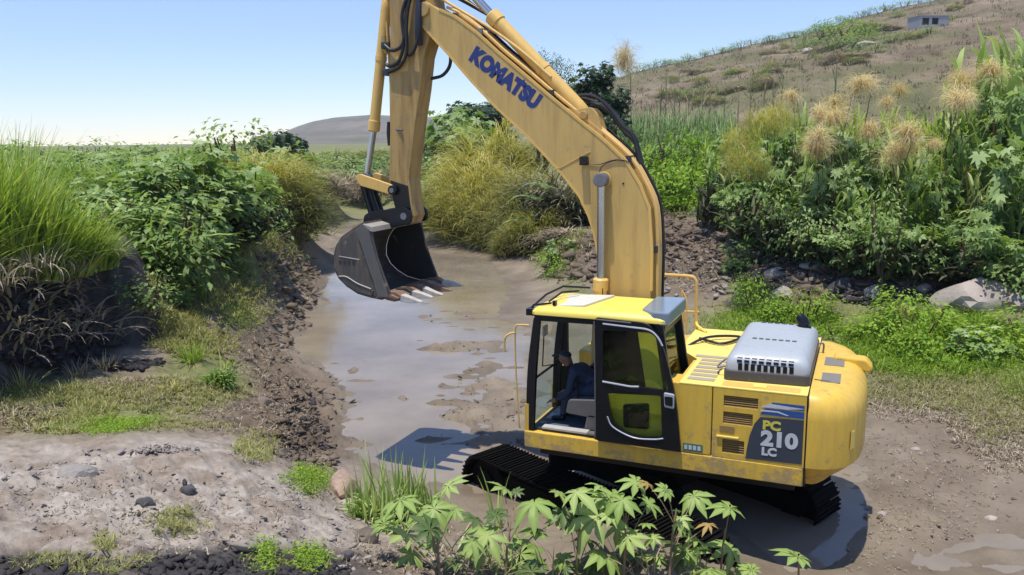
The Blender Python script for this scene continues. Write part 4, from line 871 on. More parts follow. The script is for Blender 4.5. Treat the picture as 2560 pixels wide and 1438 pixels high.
n1 = noise(t, .9, 6, .6, pos); n2 = noise(t, 7, 6, .65, pos); n3 = noise(t, 38, 5, .65, pos)
mud = ramp(t, n1.outputs[0], [(.3, (.155, .122, .086)), (.5, (.22, .178, .132)), (.7, (.285, .235, .178))])
dry = ramp(t, n2.outputs[0], [(.3, (.25, .215, .18)), (.55, (.375, .33, .285)), (.75, (.47, .42, .37))])
st = ramp(t, noise(t, 1.6, 5, .6, pos).outputs[0], [(.42, (1, 1, 1)), (.62, (.66, .60, .55))]); c = mixc(t, attr(t, 'pale'), mud.outputs[0], mixc(t, 1.0, dry.outputs[0], st.outputs[0], 'MULTIPLY'))
# rough broken earth is browner
brn = ramp(t, n2.outputs[0], [(.3, (.075, .055, .04)), (.6, (.155, .115, .082)), (.8, (.24, .185, .135))])
rgh = nd(t, 'ShaderNodeMapRange'); rgh.inputs[1].default_value = .45; rgh.inputs[2].default_value = 1.0; t.links.new(attr(t, 'rough'), rgh.inputs[0])
c = mixc(t, vmath(t, 'MULTIPLY', rgh.outputs[0], vmath(t, 'SUBTRACT', 1.0, attr(t, 'pale'))), c, brn.outputs[0])
grn = ramp(t, n2.outputs[0], [(.3, (.10, .12, .035)), (.6, (.19, .21, .07)), (.8, (.26, .24, .12))])
c = mixc(t, vmath(t, 'MULTIPLY', attr(t, 'green'), .75), c, grn.outputs[0])
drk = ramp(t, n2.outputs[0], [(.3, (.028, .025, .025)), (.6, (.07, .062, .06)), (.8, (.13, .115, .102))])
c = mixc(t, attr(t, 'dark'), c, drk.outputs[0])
# wet near the water level
sep = nd(t, 'ShaderNodeSeparateXYZ'); t.links.new(pos, sep.inputs[0])
wet = nd(t, 'ShaderNodeMapRange'); t.links.new(vmath(t, 'ADD', sep.outputs[2], vmath(t, 'MULTIPLY', n2.outputs[0], .06)), wet.inputs[0])
wet.inputs[1].default_value = .16; wet.inputs[2].default_value = .035
c = mixc(t, vmath(t, 'MULTIPLY', wet.outputs[0], .45), c, mixc(t, 1.0, c, (.62, .60, .56), 'MULTIPLY'))
sp_ = ramp(t, n3.outputs[0], [(.60, (0, 0, 0)), (.72, (1, 1, 1))])
c = mixc(t, vmath(t, 'MULTIPLY', sp_.outputs[0], .28), c, (.10, .08, .065))
t.links.new(c, b.inputs['Base Color'])
ro_ = nd(t, 'ShaderNodeMapRange'); t.links.new(wet.outputs[0], ro_.inputs[0]); ro_.inputs[3].default_value = .88; ro_.inputs[4].default_value = .42
t.links.new(ro_.outputs[0], b.inputs['Roughness']); b.inputs['Specular IOR Level'].default_value = .22
hgt = vmath(t, 'ADD', vmath(t, 'MULTIPLY', n2.outputs[0], .6), vmath(t, 'MULTIPLY', n3.outputs[0], .25)); bump(t, b, hgt, .7, .06)
MUD = m; TER.materials.append(MUD)
GROUND = tag(bpy.data.objects.new('ground', TER), kind='structure'); link(GROUND)

def hit(px, py, rmax=140):
    """where the line of sight through (px,py) meets the ground"""
    v = ray(np.array(px, float), np.array(py, float)); rr_ = np.exp(np.linspace(math.log(3.2), math.log(rmax), 500))
    P = CAM+v*(rr_/np.linalg.norm(v[:2]))[:, None]; H = height(P[:, 0], P[:, 1])[0]; k = np.argmax(P[:, 2] < H)
    if P[k, 2] >= H[k]: k = len(P)-1
    return np.array([P[k, 0], P[k, 1], H[k]])
def ground_z(x, y): return float(height(np.array([x]), np.array([y]))[0][0])

# water
xs = np.linspace(-30, 60, 91); m, t, b = base_mat('muddy_water'); pos = geo_pos(t)
w1 = noise(t, .5, 5, .6, pos); w2 = noise(t, 3.5, 4, .55, pos)
c = ramp(t, w1.outputs[0], [(.35, (.19, .155, .115)), (.65, (.27, .225, .175))]); t.links.new(c.outputs[0], b.inputs['Base Color'])
rw = ramp(t, w2.outputs[0], [(.45, (.04, .04, .04)), (.7, (.22, .22, .22))]); t.links.new(rw.outputs[0], b.inputs['Roughness']); b.inputs['IOR'].default_value = 1.34; b.inputs['Specular IOR Level'].default_value = .55
bump(t, b, w2.outputs[0], .03, .05)
s = MB(); c4 = [from_uv(*q) for q in ((-14, 6), (26, 6), (30, 75), (-20, 75))]; s.add([(x, y, 0.0) for x, y in c4], [(0, 1, 2, 3)][::1]); s.F = [(3, 2, 1, 0)]
wtr = s.build('water', m); tag(wtr, kind='structure')
# ================================================================== plants
def leaf_mat(name, stops, rough=.45, spec=.45, transl=.28, objvar=.25):
    m = bpy.data.materials.new(name); m.use_nodes = True; t = m.node_tree; b = t.nodes['Principled BSDF']; o = t.nodes['Material Output']
    a = nd(t, 'ShaderNodeAttribute'); a.attribute_name = 'tint'; oi = nd(t, 'ShaderNodeObjectInfo')
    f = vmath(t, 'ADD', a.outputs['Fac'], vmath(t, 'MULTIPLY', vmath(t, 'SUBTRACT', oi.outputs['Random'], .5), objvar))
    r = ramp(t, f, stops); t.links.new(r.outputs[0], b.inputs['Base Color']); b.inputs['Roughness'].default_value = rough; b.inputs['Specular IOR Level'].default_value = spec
    tr = nd(t, 'ShaderNodeBsdfTranslucent'); g = mixc(t, 1.0, r.outputs[0], (1.25, 1.3, .6), 'MULTIPLY'); t.links.new(g, tr.inputs[0])
    mx = nd(t, 'ShaderNodeMixShader'); mx.inputs[0].default_value = transl; t.links.new(b.outputs[0], mx.inputs[1]); t.links.new(tr.outputs[0], mx.inputs[2]); t.links.new(mx.outputs[0], o.inputs[0])
    return m
L_CANE = leaf_mat('cane_leaf', [(0, (.06, .12, .02)), (.4, (.16, .28, .045)), (.75, (.33, .45, .12)), (1, (.52, .55, .28))], .55, .25, .32)
L_REED = leaf_mat('reed_leaf', [(0, (.08, .15, .045)), (.5, (.18, .30, .10)), (1, (.38, .48, .22))], .55, .25, .3)
L_LOBE = leaf_mat('lobed_leaf', [(0, (.07, .125, .03)), (.35, (.18, .28, .075)), (.7, (.34, .45, .17)), (1, (.52, .60, .34))], .55, .3, .38)  # dark end of the ramp for shaded leaves, bright end for lit tops
L_HERO = leaf_mat('tall_grass_blade', [(0, (.12, .22, .035)), (.5, (.28, .40, .06)), (.85, (.48, .54, .13)), (1, (.6, .56, .3))], .45, .45, .32, .1)
L_LIME = leaf_mat('fresh_weed_leaf', [(0, (.09, .18, .012)), (.5, (.20, .34, .03)), (1, (.38, .46, .08))], .6, .2, .32)
L_OLIVE = leaf_mat('olive_grass', [(0, (.14, .16, .05)), (.5, (.27, .28, .09)), (1, (.45, .41, .19))], .55, .35, .3)
L_GOLD = leaf_mat('golden_drape', [(0, (.17, .19, .05)), (.5, (.38, .37, .09)), (1, (.58, .50, .17))], .55, .35, .3)
L_TAN = leaf_mat('dry_plume', [(0, (.42, .32, .17)), (.5, (.64, .51, .31)), (1, (.80, .68, .45))], .7, .2, .3)
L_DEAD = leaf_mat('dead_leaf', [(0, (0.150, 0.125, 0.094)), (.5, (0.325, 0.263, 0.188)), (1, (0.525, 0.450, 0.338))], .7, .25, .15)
L_DARK = leaf_mat('shaded_tangle', [(0, (0.026, 0.033, 0.016)), (.5, (0.058, 0.065, 0.029)), (1, (0.130, 0.130, 0.065))], .6, .3, .1)  # dark leaf colour holds the shade inside the bushes
L_CAST = leaf_mat('castor_leaf', [(0, (.10, .18, .035)), (.4, (.22, .34, .075)), (.8, (.38, .48, .16)), (1, (.55, .62, .30))], .5, .3, .3, .3)
L_PALE = leaf_mat('pale_lobed_leaf', [(0, (.07, .12, .035)), (.4, (.20, .30, .09)), (.75, (.36, .46, .20)), (1, (.54, .61, .38))], .55, .3, .35)
L_CASTY = leaf_mat('castor_leaf_withered', [(0, (.28, .17, .05)), (1, (.42, .30, .10))], .6, .3, .2)
L_MUDL = leaf_mat('muddy_leaf', [(0, (.13, .115, .08)), (.5, (.22, .20, .13)), (1, (.30, .29, .18))], .7, .25, .1)
STEM = plain('green_stem', (.13, .16, .07), .6, 0, .3, .35, 8, .0)
STEMB = plain('brown_stem', (.13, .085, .055), .8, 0, .3, .35, 8, .0)
STEMR = plain('castor_stem', (.25, .19, .12), .6, 0, .3, .4, 8, .0)
WOOD = plain('bark', (.09, .07, .055), .9, 0, .2, .3, 8, .2)

class PB:
    def __init__(s): s.V = []; s.F = []; s.T = []; s.n = 0
    def add(s, V, F, T): s.V.append(V); s.F.append(F+s.n); s.T.append(T); s.n += len(V)
    def mesh(s, name, mat):
        return quick_mesh(name, np.concatenate(s.V), np.concatenate(s.F), mat, False, dict(tint=np.clip(np.concatenate(s.T), 0, 1)))
def U(a, b, n): return RNG.uniform(a, b, n)
def straps(pb, root, az, tilt, length, width, droop, tint, seg=5, tipshift=.0, taper=.5, fold=0.0):
    """arching blades: root (N,3); tilt from vertical at the base, droop added towards the tip"""
    N = len(root); s = np.linspace(0, 1, seg+1); th = tilt[:, None]+droop[:, None]*s[None]**1.3
    ds = length[:, None]/seg; mid = (th[:, 1:]+th[:, :-1])/2
    rr = np.concatenate([np.zeros((N, 1)), np.cumsum(np.sin(mid)*ds, 1)], 1); zz = np.concatenate([np.zeros((N, 1)), np.cumsum(np.cos(mid)*ds, 1)], 1)
    ca, sa = np.cos(az)[:, None], np.sin(az)[:, None]
    P = np.stack([root[:, :1]+rr*ca, root[:, 1:2]+rr*sa, root[:, 2:3]+zz], -1)
    w = width[:, None]*np.maximum(.06, np.minimum(1, (s+.12)/.3)*(1-s**(1/taper if taper > 0 else 1)))[None]*.5
    side = np.stack([-sa, ca, np.zeros_like(ca)], -1)+0*P
    tw = RNG.uniform(-.5, .5, (N, 1)); side[..., 2] += tw
    Vl = P-side*w[..., None]; Vr = P+side*w[..., None]; V = np.stack([Vl, Vr], 2).reshape(-1, 3)
    b0 = (np.arange(N)*(seg+1)*2)[:, None]+np.arange(seg)[None]*2
    F = np.stack([b0, b0+1, b0+3, b0+2], -1).reshape(-1, 4)
    T = (tint[:, None]+tipshift*s[None])[..., None]+np.zeros((N, seg+1, 2)); pb.add(V, F, T.reshape(-1))
def frames(az, pitch, roll):
    """leaf frames: forward (outward, drooping by pitch), side, normal"""
    ca, sa, cp_, sp2 = np.cos(az), np.sin(az), np.cos(pitch), np.sin(pitch)
    f = np.stack([ca*cp_, sa*cp_, -sp2], -1); sd = np.stack([-sa, ca, 0*ca], -1); nn = np.cross(f, sd)
    nn = -nn if nn[:, 2].mean() < 0 else nn
    cr, sr_ = np.cos(roll)[:, None], np.sin(roll)[:, None]
    return f, sd*cr+nn*sr_, nn*cr-sd*sr_
def lobed(pb, c, az, pitch, roll, size, tint, k=6, spread=2.3, cup=.18, wid=.33):
    f, s_, nn = frames(az, pitch, roll)
    for i, a in enumerate(np.linspace(-spread, spread, k)):
        L = size*(1-.30*abs(a)/spread)*RNG.uniform(.85, 1.1, len(c)); d = f*math.cos(a)+s_*math.sin(a); q = -f*math.sin(a)+s_*math.cos(a)
        m_ = c+d*(L*.5)[:, None]; tip = c+d*L[:, None]-nn*(L*cup)[:, None]; wv = q*(L*wid*.62)[:, None]
        V = np.stack([c, m_-wv-nn*(L*.03)[:, None], tip, m_+wv-nn*(L*.03)[:, None]], 1).reshape(-1, 3)
        F = (np.arange(len(c))*4)[:, None]+np.array([[0, 1, 2, 3]])
        pb.add(V, F, np.repeat(tint+RNG.uniform(-.05, .05, len(c)), 4))
def ovals(pb, c, az, pitch, roll, size, tint, wid=.5):
    f, s_, nn = frames(az, pitch, roll)
    V = np.stack([c, c+f*(size*.45)[:, None]+s_*(size*wid*.5)[:, None], c+f*size[:, None]-nn*(size*.15)[:, None], c+f*(size*.45)[:, None]-s_*(size*wid*.5)[:, None]], 1).reshape(-1, 3)
    pb.add(V, (np.arange(len(c))*4)[:, None]+np.array([[0, 1, 2, 3]]), np.repeat(tint, 4))
def stems(pb, p0, p1, w):
    """thin crossed strips from p0 to p1"""
    for ax in (0, 1):
        o = np.zeros_like(p0); o[:, ax] = w
        V = np.stack([p0-o, p0+o, p1+o*.5, p1-o*.5], 1).reshape(-1, 3); pb.add(V, (np.arange(len(p0))*4)[:, None]+np.array([[0, 1, 2, 3]]), np.full(len(V), .5))

def p_grass(n, h, spread, w, lean=0.9, droop=(.3, 1.6), hvar=.35):
    pb = PB(); a = U(0, 2*PI, n); r = np.sqrt(U(0, 1, n))*spread; root = np.stack([r*np.cos(a), r*np.sin(a), np.zeros(n)-.03], -1)
    az = a+U(-.7, .7, n); til = (r/spread)*lean*U(.3, 1, n)+U(0, .12, n)
    straps(pb, root, az, til, h*U(1-hvar, 1.05, n), w*U(.6, 1.2, n), U(*droop, n), U(.1, .9, n), 5, .08); return pb
def p_cane(nst, h, spread, leaf=.7, lw=.06, per=12, low=.12):
    sp_, lp = PB(), PB(); a = U(0, 2*PI, nst); r = np.sqrt(U(0, 1, nst))*spread; base = np.stack([r*np.cos(a), r*np.sin(a), np.zeros(nst)-.1], -1)
    hh = h*U(.68, 1.0, nst); top = base+np.stack([np.cos(a)*hh*U(.02, .14, nst), np.sin(a)*hh*U(.02, .14, nst), hh*.82], -1)
    stems(sp_, base, top, .012)
    k = nst*per; si = np.repeat(np.arange(nst), per); tt = np.tile(np.linspace(low, 1, per), nst)+U(-.03, .03, k); root = base[si]+(top-base)[si]*tt[:, None]
    az = U(0, 2*PI, k); L = leaf*U(.6, 1.15, k)*(1-.25*np.abs(tt-.6)); 
    til = np.where(tt > .9, U(.05, .5, k), U(.35, .9, k)); dr = np.where(tt > .9, U(.3, 1.3, k), U(1.0, 2.0, k))
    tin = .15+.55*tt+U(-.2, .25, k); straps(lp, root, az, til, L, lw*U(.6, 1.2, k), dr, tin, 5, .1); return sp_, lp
def p_shrub(nl, R, H, size, kind='lobe', k=6, flat=1.0, openb=.15):
    sp_, lp = PB(), PB(); ns = 7; a = U(0, 2*PI, ns); base = np.stack([.1*np.cos(a), .1*np.sin(a), np.zeros(ns)-.1], -1); top = np.stack([R*.55*np.cos(a), R*.55*np.sin(a), H*U(.5, .9, ns)], -1)
    stems(sp_, base, top, .018)
    # clumps of leaves, so that dark gaps stay between them
    nc = max(7, nl//16); ca = U(0, 2*PI, nc); cz = U(openb, .95, nc); rad = R*np.sqrt(np.maximum(.05, 1-((cz-.45)/.62)**2))*U(.55, 1.0, nc); C_ = np.stack([rad*np.cos(ca), rad*np.sin(ca), cz*H], -1)
    i = RNG.integers(0, nc, nl); off = RNG.normal(0, 1, (nl, 3))*R*.20; c = C_[i]+off; c[:, 2] = np.maximum(c[:, 2], .05)
    out = np.arctan2(c[:, 1], c[:, 0]); az = out+U(-1.1, 1.1, nl); pitch = U(-.15, .95, nl)*flat; tin = .1+.45*(c[:, 2]/H)+U(-.22, .3, nl)  # tint darker low down, brighter at the top: shade put into the colour
    (lobed(lp, c, az, pitch, U(-.5, .5, nl), size*U(.6, 1.15, nl), tin, k) if kind == 'lobe' else ovals(lp, c, az, pitch, U(-.5, .5, nl), size*U(.6, 1.2, nl), tin)); return sp_, lp
def p_drape(n, R, H, L, w):
    """mound of long thin grass hanging down over itself"""
    lp = PB(); a = U(0, 2*PI, n); q = U(0, 1, n)**.7; rad = R*np.sqrt(1-(q*.98)**2)*U(.75, 1, n); lump = 1+.18*np.sin(a*3+1)+.12*np.sin(a*7+q*9)
    root = np.stack([rad*lump*np.cos(a), rad*lump*np.sin(a), H*q*lump*.92], -1)
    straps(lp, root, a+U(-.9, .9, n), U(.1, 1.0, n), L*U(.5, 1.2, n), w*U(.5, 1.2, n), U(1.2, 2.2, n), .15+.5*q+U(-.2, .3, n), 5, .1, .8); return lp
def p_plume(n, H, L):
    """stalk whose head arches over and hangs as a mop of fine strands"""
    sp_, lp = PB(), PB(); stems(sp_, np.array([[0, 0, 0.]]), np.array([[.05, 0, H*.9]]), np.array([.010])[0])
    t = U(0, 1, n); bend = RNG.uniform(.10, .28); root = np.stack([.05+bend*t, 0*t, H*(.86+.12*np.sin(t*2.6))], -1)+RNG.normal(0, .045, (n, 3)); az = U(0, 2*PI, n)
    straps(lp, root, az, U(.2, 1.3, n), L*U(.4, 1.3, n), np.full(n, .0085), U(1.6, 3.0, n), U(.1, .95, n), 6, .1, .9); return sp_, lp
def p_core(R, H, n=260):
    """dark inner tangle: dead stalks and leaves coloured with the inner shade of a dense bush"""
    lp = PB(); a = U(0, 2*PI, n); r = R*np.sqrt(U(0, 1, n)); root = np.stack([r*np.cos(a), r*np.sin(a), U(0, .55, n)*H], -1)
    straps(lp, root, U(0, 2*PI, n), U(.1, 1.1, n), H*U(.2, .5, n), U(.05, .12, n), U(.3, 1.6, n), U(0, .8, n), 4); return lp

DRAPE_L = []
def inst(name, meshes, loc, rot=None, sc=1.0, label=None, cat=None, group=None, tilt=(0, 0)):
    """one plant: an Empty at its foot with its parts, or one mesh object"""
    rot = random.uniform(0, 2*PI) if rot is None else rot
    if meshes in DRAPE_L and not isinstance(sc, (int, float)): sc = (sc[0], sc[1], sc[2]*.80)
    if len(meshes) == 1:
        o = bpy.data.objects.new(name, meshes[0][1]); link(o)
    else:
        o = bpy.data.objects.new(name, None); link(o)
        for pn, me in meshes: c = bpy.data.objects.new(pn, me); link(c, o)
    o.location = loc; o.rotation_euler = (tilt[0], tilt[1], rot); o.scale = (sc, sc, sc) if isinstance(sc, (int, float)) else sc
    return tag(o, label, cat, group)
def protos(fn, n, names, mats):
    out = []
    for i in range(n):
        r = fn(); r = r if isinstance(r, tuple) else (r,)
        out.append([(nm, pb.mesh(nm, mt)) for nm, pb, mt in zip(names, r, mats)])
    return out
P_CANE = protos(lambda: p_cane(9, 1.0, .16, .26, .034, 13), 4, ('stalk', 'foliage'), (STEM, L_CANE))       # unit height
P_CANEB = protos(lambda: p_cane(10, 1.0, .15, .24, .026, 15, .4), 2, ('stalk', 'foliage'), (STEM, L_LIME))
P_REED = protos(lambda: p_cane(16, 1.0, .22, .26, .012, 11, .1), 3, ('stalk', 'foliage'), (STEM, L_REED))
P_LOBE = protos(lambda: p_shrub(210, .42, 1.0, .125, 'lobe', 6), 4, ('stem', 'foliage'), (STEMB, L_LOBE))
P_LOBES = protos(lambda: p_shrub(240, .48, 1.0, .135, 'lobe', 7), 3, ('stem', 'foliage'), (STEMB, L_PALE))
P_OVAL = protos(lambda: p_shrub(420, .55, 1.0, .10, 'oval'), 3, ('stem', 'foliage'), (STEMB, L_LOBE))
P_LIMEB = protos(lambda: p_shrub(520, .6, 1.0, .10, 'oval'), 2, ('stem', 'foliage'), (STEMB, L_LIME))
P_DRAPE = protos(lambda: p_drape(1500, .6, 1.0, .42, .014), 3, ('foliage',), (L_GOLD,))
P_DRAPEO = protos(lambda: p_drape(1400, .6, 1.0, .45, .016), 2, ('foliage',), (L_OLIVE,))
P_DEAD = protos(lambda: p_drape(500, .5, 1.0, .6, .035), 2, ('foliage',), (L_DEAD,))
P_DEADD = protos(lambda: p_drape(420, .5, 1.0, .55, .03), 2, ('foliage',), (L_MUDL,))
P_FALL = protos(lambda: p_drape(46, .6, 1.0, .9, .07), 3, ('foliage',), (L_DEAD,))
P_PLUME = protos(lambda: p_plume(420, 1.0, .40), 3, ('stalk', 'plume'), (STEMB, L_TAN))
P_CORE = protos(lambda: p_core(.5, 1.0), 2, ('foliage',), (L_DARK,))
P_TUFT = protos(lambda: p_grass(70, 1.0, .16, .05), 3, ('blades',), (L_OLIVE,))
P_TUFTG = protos(lambda: p_grass(60, 1.0, .15, .07), 2, ('blades',), (L_CANE,))

DRAPE_L += P_DRAPE+P_DRAPEO+P_DEAD
def pick(a): return a[random.randrange(len(a))]
def lerp(pts, x):
    return float(np.interp(x, [p[0] for p in pts], [p[1] for p in pts]))

# ---- the thicket on the right bank, in ranks
front = [(1780, 556), (1850, 612), (1930, 645), (2010, 668), (2100, 694), (2180, 704), (2260, 710), (2340, 712), (2420, 720), (2500, 738), (2580, 748), (2680, 760)]
sky_r = [(1740, 360), (1780, 330), (1850, 250), (1950, 205), (2050, 225), (2150, 205), (2250, 225), (2380, 180), (2410, 110), (2450, 30), (2520, -30), (2700, -60)]
ZONES = ['beside the green gap', 'above the pale round stone', 'above the stalked shrub', 'above the big boulder']
def zone(px): return ZONES[0 if px < 1900 else 1 if px < 2120 else 2 if px < 2330 else 3]
RANKW = ['front', 'second', 'third', 'fourth', 'rearmost']
for k in range(5):
    px = 1796+(k % 2)*22
    while px < 2690:
        pf = lerp(front, px); p0 = hit(px, pf-16); u0, v0 = uv(p0[0], p0[1]); v1 = v0+[0, 1.3, 2.8, 4.6, 6.6][k]+random.uniform(-.3, .3)
        u1 = (px-1280)/FPX*v1*1.0; x, y = from_uv(u1*(v0/v0), v1); z = ground_z(x, y)
        ftop = pf-(135 if px > 1900 else 110)+random.uniform(-40, 20); ty = ftop+(lerp(sky_r, px)-ftop)*[0, .42, .68, .86, 1.0][k]+random.uniform(-14, 22)
        ht = at_v(px, ty, v1)[2]-z; ht = max(.7, ht)
        zn = zone(px); rw = RANKW[k]
        if k == 0:
            if random.random() < .62:
                me = pick(P_LOBE) if random.random() < .6 else pick(P_OVAL); w_ = max(ht*.9, 1.5)
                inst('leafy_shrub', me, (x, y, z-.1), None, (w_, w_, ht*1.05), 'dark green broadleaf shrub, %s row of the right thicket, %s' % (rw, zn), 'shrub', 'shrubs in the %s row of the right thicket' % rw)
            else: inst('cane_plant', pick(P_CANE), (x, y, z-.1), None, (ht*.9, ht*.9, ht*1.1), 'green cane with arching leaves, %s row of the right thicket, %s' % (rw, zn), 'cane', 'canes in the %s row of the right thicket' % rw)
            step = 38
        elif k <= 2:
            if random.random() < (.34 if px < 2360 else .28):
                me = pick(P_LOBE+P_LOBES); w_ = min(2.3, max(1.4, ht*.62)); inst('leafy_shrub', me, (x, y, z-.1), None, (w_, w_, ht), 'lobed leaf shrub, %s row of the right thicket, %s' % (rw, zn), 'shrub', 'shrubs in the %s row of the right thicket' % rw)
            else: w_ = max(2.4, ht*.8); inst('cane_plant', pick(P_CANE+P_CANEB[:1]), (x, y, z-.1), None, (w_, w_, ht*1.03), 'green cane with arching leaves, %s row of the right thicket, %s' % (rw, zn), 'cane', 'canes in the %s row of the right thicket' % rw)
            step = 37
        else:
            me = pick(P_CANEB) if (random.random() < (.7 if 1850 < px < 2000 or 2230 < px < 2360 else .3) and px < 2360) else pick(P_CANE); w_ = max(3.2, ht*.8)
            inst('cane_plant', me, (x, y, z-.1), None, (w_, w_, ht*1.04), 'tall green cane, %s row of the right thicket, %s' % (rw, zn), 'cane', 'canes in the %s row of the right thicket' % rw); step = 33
        px += step+random.uniform(-8, 10)
EXTRA_G = [(1905, 285, 22.5, .75), (1945, 270, 23.5, .6), (1850, 335, 24, .7), (1865, 385, 22, .8)]
def stand(px, pyt, v, zoff=0):
    """foot position and height of something whose top is seen at (px,pyt) at distance v"""
    p = at_v(px, pyt, v); z = ground_z(p[0], p[1]); return (p[0], p[1], z+zoff), p[2]-z
# shaded tangle at the thicket's foot
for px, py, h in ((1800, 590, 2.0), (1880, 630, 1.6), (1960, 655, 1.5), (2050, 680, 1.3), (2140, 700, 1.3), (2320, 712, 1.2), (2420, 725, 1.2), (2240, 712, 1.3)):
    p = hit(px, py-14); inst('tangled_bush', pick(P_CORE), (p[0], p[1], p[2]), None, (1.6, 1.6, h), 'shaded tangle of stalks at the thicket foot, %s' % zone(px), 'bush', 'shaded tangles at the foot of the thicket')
# dry plumes hanging over the thicket
PL = [(2110, 205, 24.5, 1.5, 'highest of the plumes left of the bright green canes'), (2165, 205, 25, 1.3, 'second from the top in the middle'), (2235, 215, 25, 1.2, 'small and faint in front of the brown hill'), (2065, 285, 23.5, 1.4, 'drooping far left one'), (2140, 285, 23, 1.5, 'round one below the highest plume'),
      (2010, 330, 23, 1.5, 'lowest and leftmost one'), (2230, 330, 21.5, 1.7, 'large orange one low in the middle'), (2400, 185, 22.5, 1.7, 'big pale one below the far right canes'), (2450, 175, 22.5, 1.5, 'rightmost one against the tall canes'), (2370, 240, 22, 1.3, 'left one of the pair at the tall canes'), (1995, 240, 24, 1.1, 'thin one at the left edge'), (2380, 350, 20.5, .8, 'small brown one low on the right'), (2190, 255, 24, 1.1, 'middle one between the highest and the orange plume')]
for px, py, v, s_, d in PL:
    for q in range(2 if s_ > 1.45 else 1):
        if q == 0: loc, h = stand(px, py, v)
        p = at_v(px+[0, 34, -30, 8][q]*s_, py+[0, 26, 30, 52][q]*s_, v-.2*q); hh = s_*1.25
        inst('dry_plume', pick(P_PLUME), (p[0], p[1], p[2]-hh), None, (hh*random.uniform(.7, 1.05), hh*random.uniform(.7, 1.05), hh), 'tan seed plume over the thicket, %s' % d, 'plume', 'dry seed plumes over the thicket', (random.uniform(-.3, .3), random.uniform(-.3, .3)))
for i, (px, pyt, v, w_) in enumerate(EXTRA_G):
    q_ = at_v(px, pyt, v-1.0); inst('grass_mound', pick(P_DRAPE), (q_[0], q_[1], q_[2]-.75), None, (w_*1.2, w_*1.2, .95), 'golden green feathery weed in the left part of the right thicket, %s' % ['brightest', 'upper right one', 'upper left one', 'lower left one'][i], 'grass mound')
# leaning shrub with a bare stalk in front of the thicket
p = hit(2205, 745); inst('stalked_shrub', pick(P_OVAL), (p[0], p[1], p[2]+.75), None, (1.3, 1.3, 1.9), 'leafy shrub on a bare stalk standing before the thicket, left of the big boulder', 'shrub')
s = MB(); s.tube([tuple(p+np.array([0, 0, -.2])), tuple(p+np.array([.05, 0, .6])), tuple(p+np.array([.0, .05, 1.6]))], [.05, .045, .02], 7); tr_ = s.build('stalk', WOOD); so = bpy.data.objects['stalked_shrub']
bpy.context.view_layer.update(); tr_.parent = so; tr_.matrix_parent_inverse = so.matrix_world.inverted()
# ---- reed bed and bright mound behind the boom
for k in range(6):
    for px in np.arange(1525, 1830, 24):
        v = 45+k*3.6; px_ = px+random.uniform(-8, 8); loc, h = stand(px_, [330, 300, 275, 255, 240, 235][k]+random.uniform(-8, 10)-(px_-1525)*.03, v, -.1)
        inst('reed_clump', pick(P_REED), loc, None, (3.4, 3.4, h), 'blue green reeds in the %s row of the bed between boom and thicket' % ['first', 'second', 'third', 'fourth', 'fifth', 'last'][k], 'reeds', 'reed clumps in the bed beyond the boom')
for i, (px, py, w_, h) in enumerate([(1650, 505, 2.2, 1.4), (1710, 500, 3.0, 1.9), (1765, 500, 2.6, 2.0), (1620, 450, 2.6, 2.2), (1690, 450, 3.0, 2.8), (1760, 455, 2.4, 2.6), (1720, 525, 1.4, .8), (1655, 525, 1.4, .8)]):
    p = hit(px, py+5); inst('bright_weed_mound', pick(P_LIMEB), (p[0], p[1], p[2]-.15), None, (w_, w_, h), 'bright green soft weed mound in the gap right of the boom, number from the gap floor up: %s' % ['one', 'two', 'three', 'four', 'five', 'six', 'seven', 'eight'][i] if False else 'bright green soft weeds mounded in the gap between boom and thicket', 'weeds', 'bright weed mounds in the gap')
# trees behind the boom
def tree(px, pyt, v, crown, label, mesh, name='tree', w_=None, lean=0):
    loc, h = stand(px, pyt, v, -.1); o = bpy.data.objects.new(name, None); link(o); o.location = loc; tag(o, label, 'tree')
    s = MB(); s.tube([(0, 0, 0), (.1*lean, .05, h*.4), (.2*lean, 0, h*.85)], [.06+.012*h, .05+.008*h, .03], 7)
    for q in range(5):
        a = 2*PI*q/5; s.tube([(.1*lean, 0, h*(.45+.07*q)), (math.cos(a)*crown*.5, math.sin(a)*crown*.5, h*(.62+.07*q))], [.035, .015], 5)
    me = new_mesh('trunk', s.V, s.F, WOOD); c = bpy.data.objects.new('trunk', me); link(c, o)
    c = bpy.data.objects.new('crown', mesh); link(c, o); ch = min(h*.75, crown*2.0); c.location = (0, 0, h-ch); c.scale = (w_ or crown*1.7, w_ or crown*1.7, ch)
    return o
crown_m = p_shrub(900, .5, 1.0, .07, 'oval')[1].mesh('crown', leaf_mat('tree_leaf', [(0, (.03, .06, .012)), (.5, (.07, .13, .025)), (1, (.14, .21, .05))]))
crown_d = p_shrub(420, .5, 1.0, .13, 'lobe', 7)[1].mesh('crown', leaf_mat('dark_tree_leaf', [(0, (.015, .035, .012)), (.6, (.04, .08, .03)), (1, (.10, .15, .06))]))
tree(1362, 122, 44, 1.0, 'small bright topped tree seen over the arm cylinder, leftmost behind the boom', crown_m)
tree(1402, 138, 45, .9, 'narrow tree just right of the bright topped one behind the boom', crown_m)
tree(1345, 190, 42, 1.0, 'dark low tree mostly hidden by the boom cylinder', crown_d)
tree(1492, 165, 40, 1.1, 'dark broad leaved tree rising right of the arm cylinder', crown_d)
tree(1470, 205, 41, 1.2, 'dense dark tree at the boom cylinder bracket', crown_d)
tree(1535, 225, 39, 1.0, 'lower dark tree at the left end of the reed bed', crown_d)
tree(1430, 185, 46, 1.2, 'pale green tree between the two dark ones behind the boom', crown_m)
p, h = stand(1583, 150, 48); inst('dry_plume', pick(P_PLUME), p, None, (3, 3, h), 'single tall dry seed stalk above the reed bed right of the trees', 'plume')
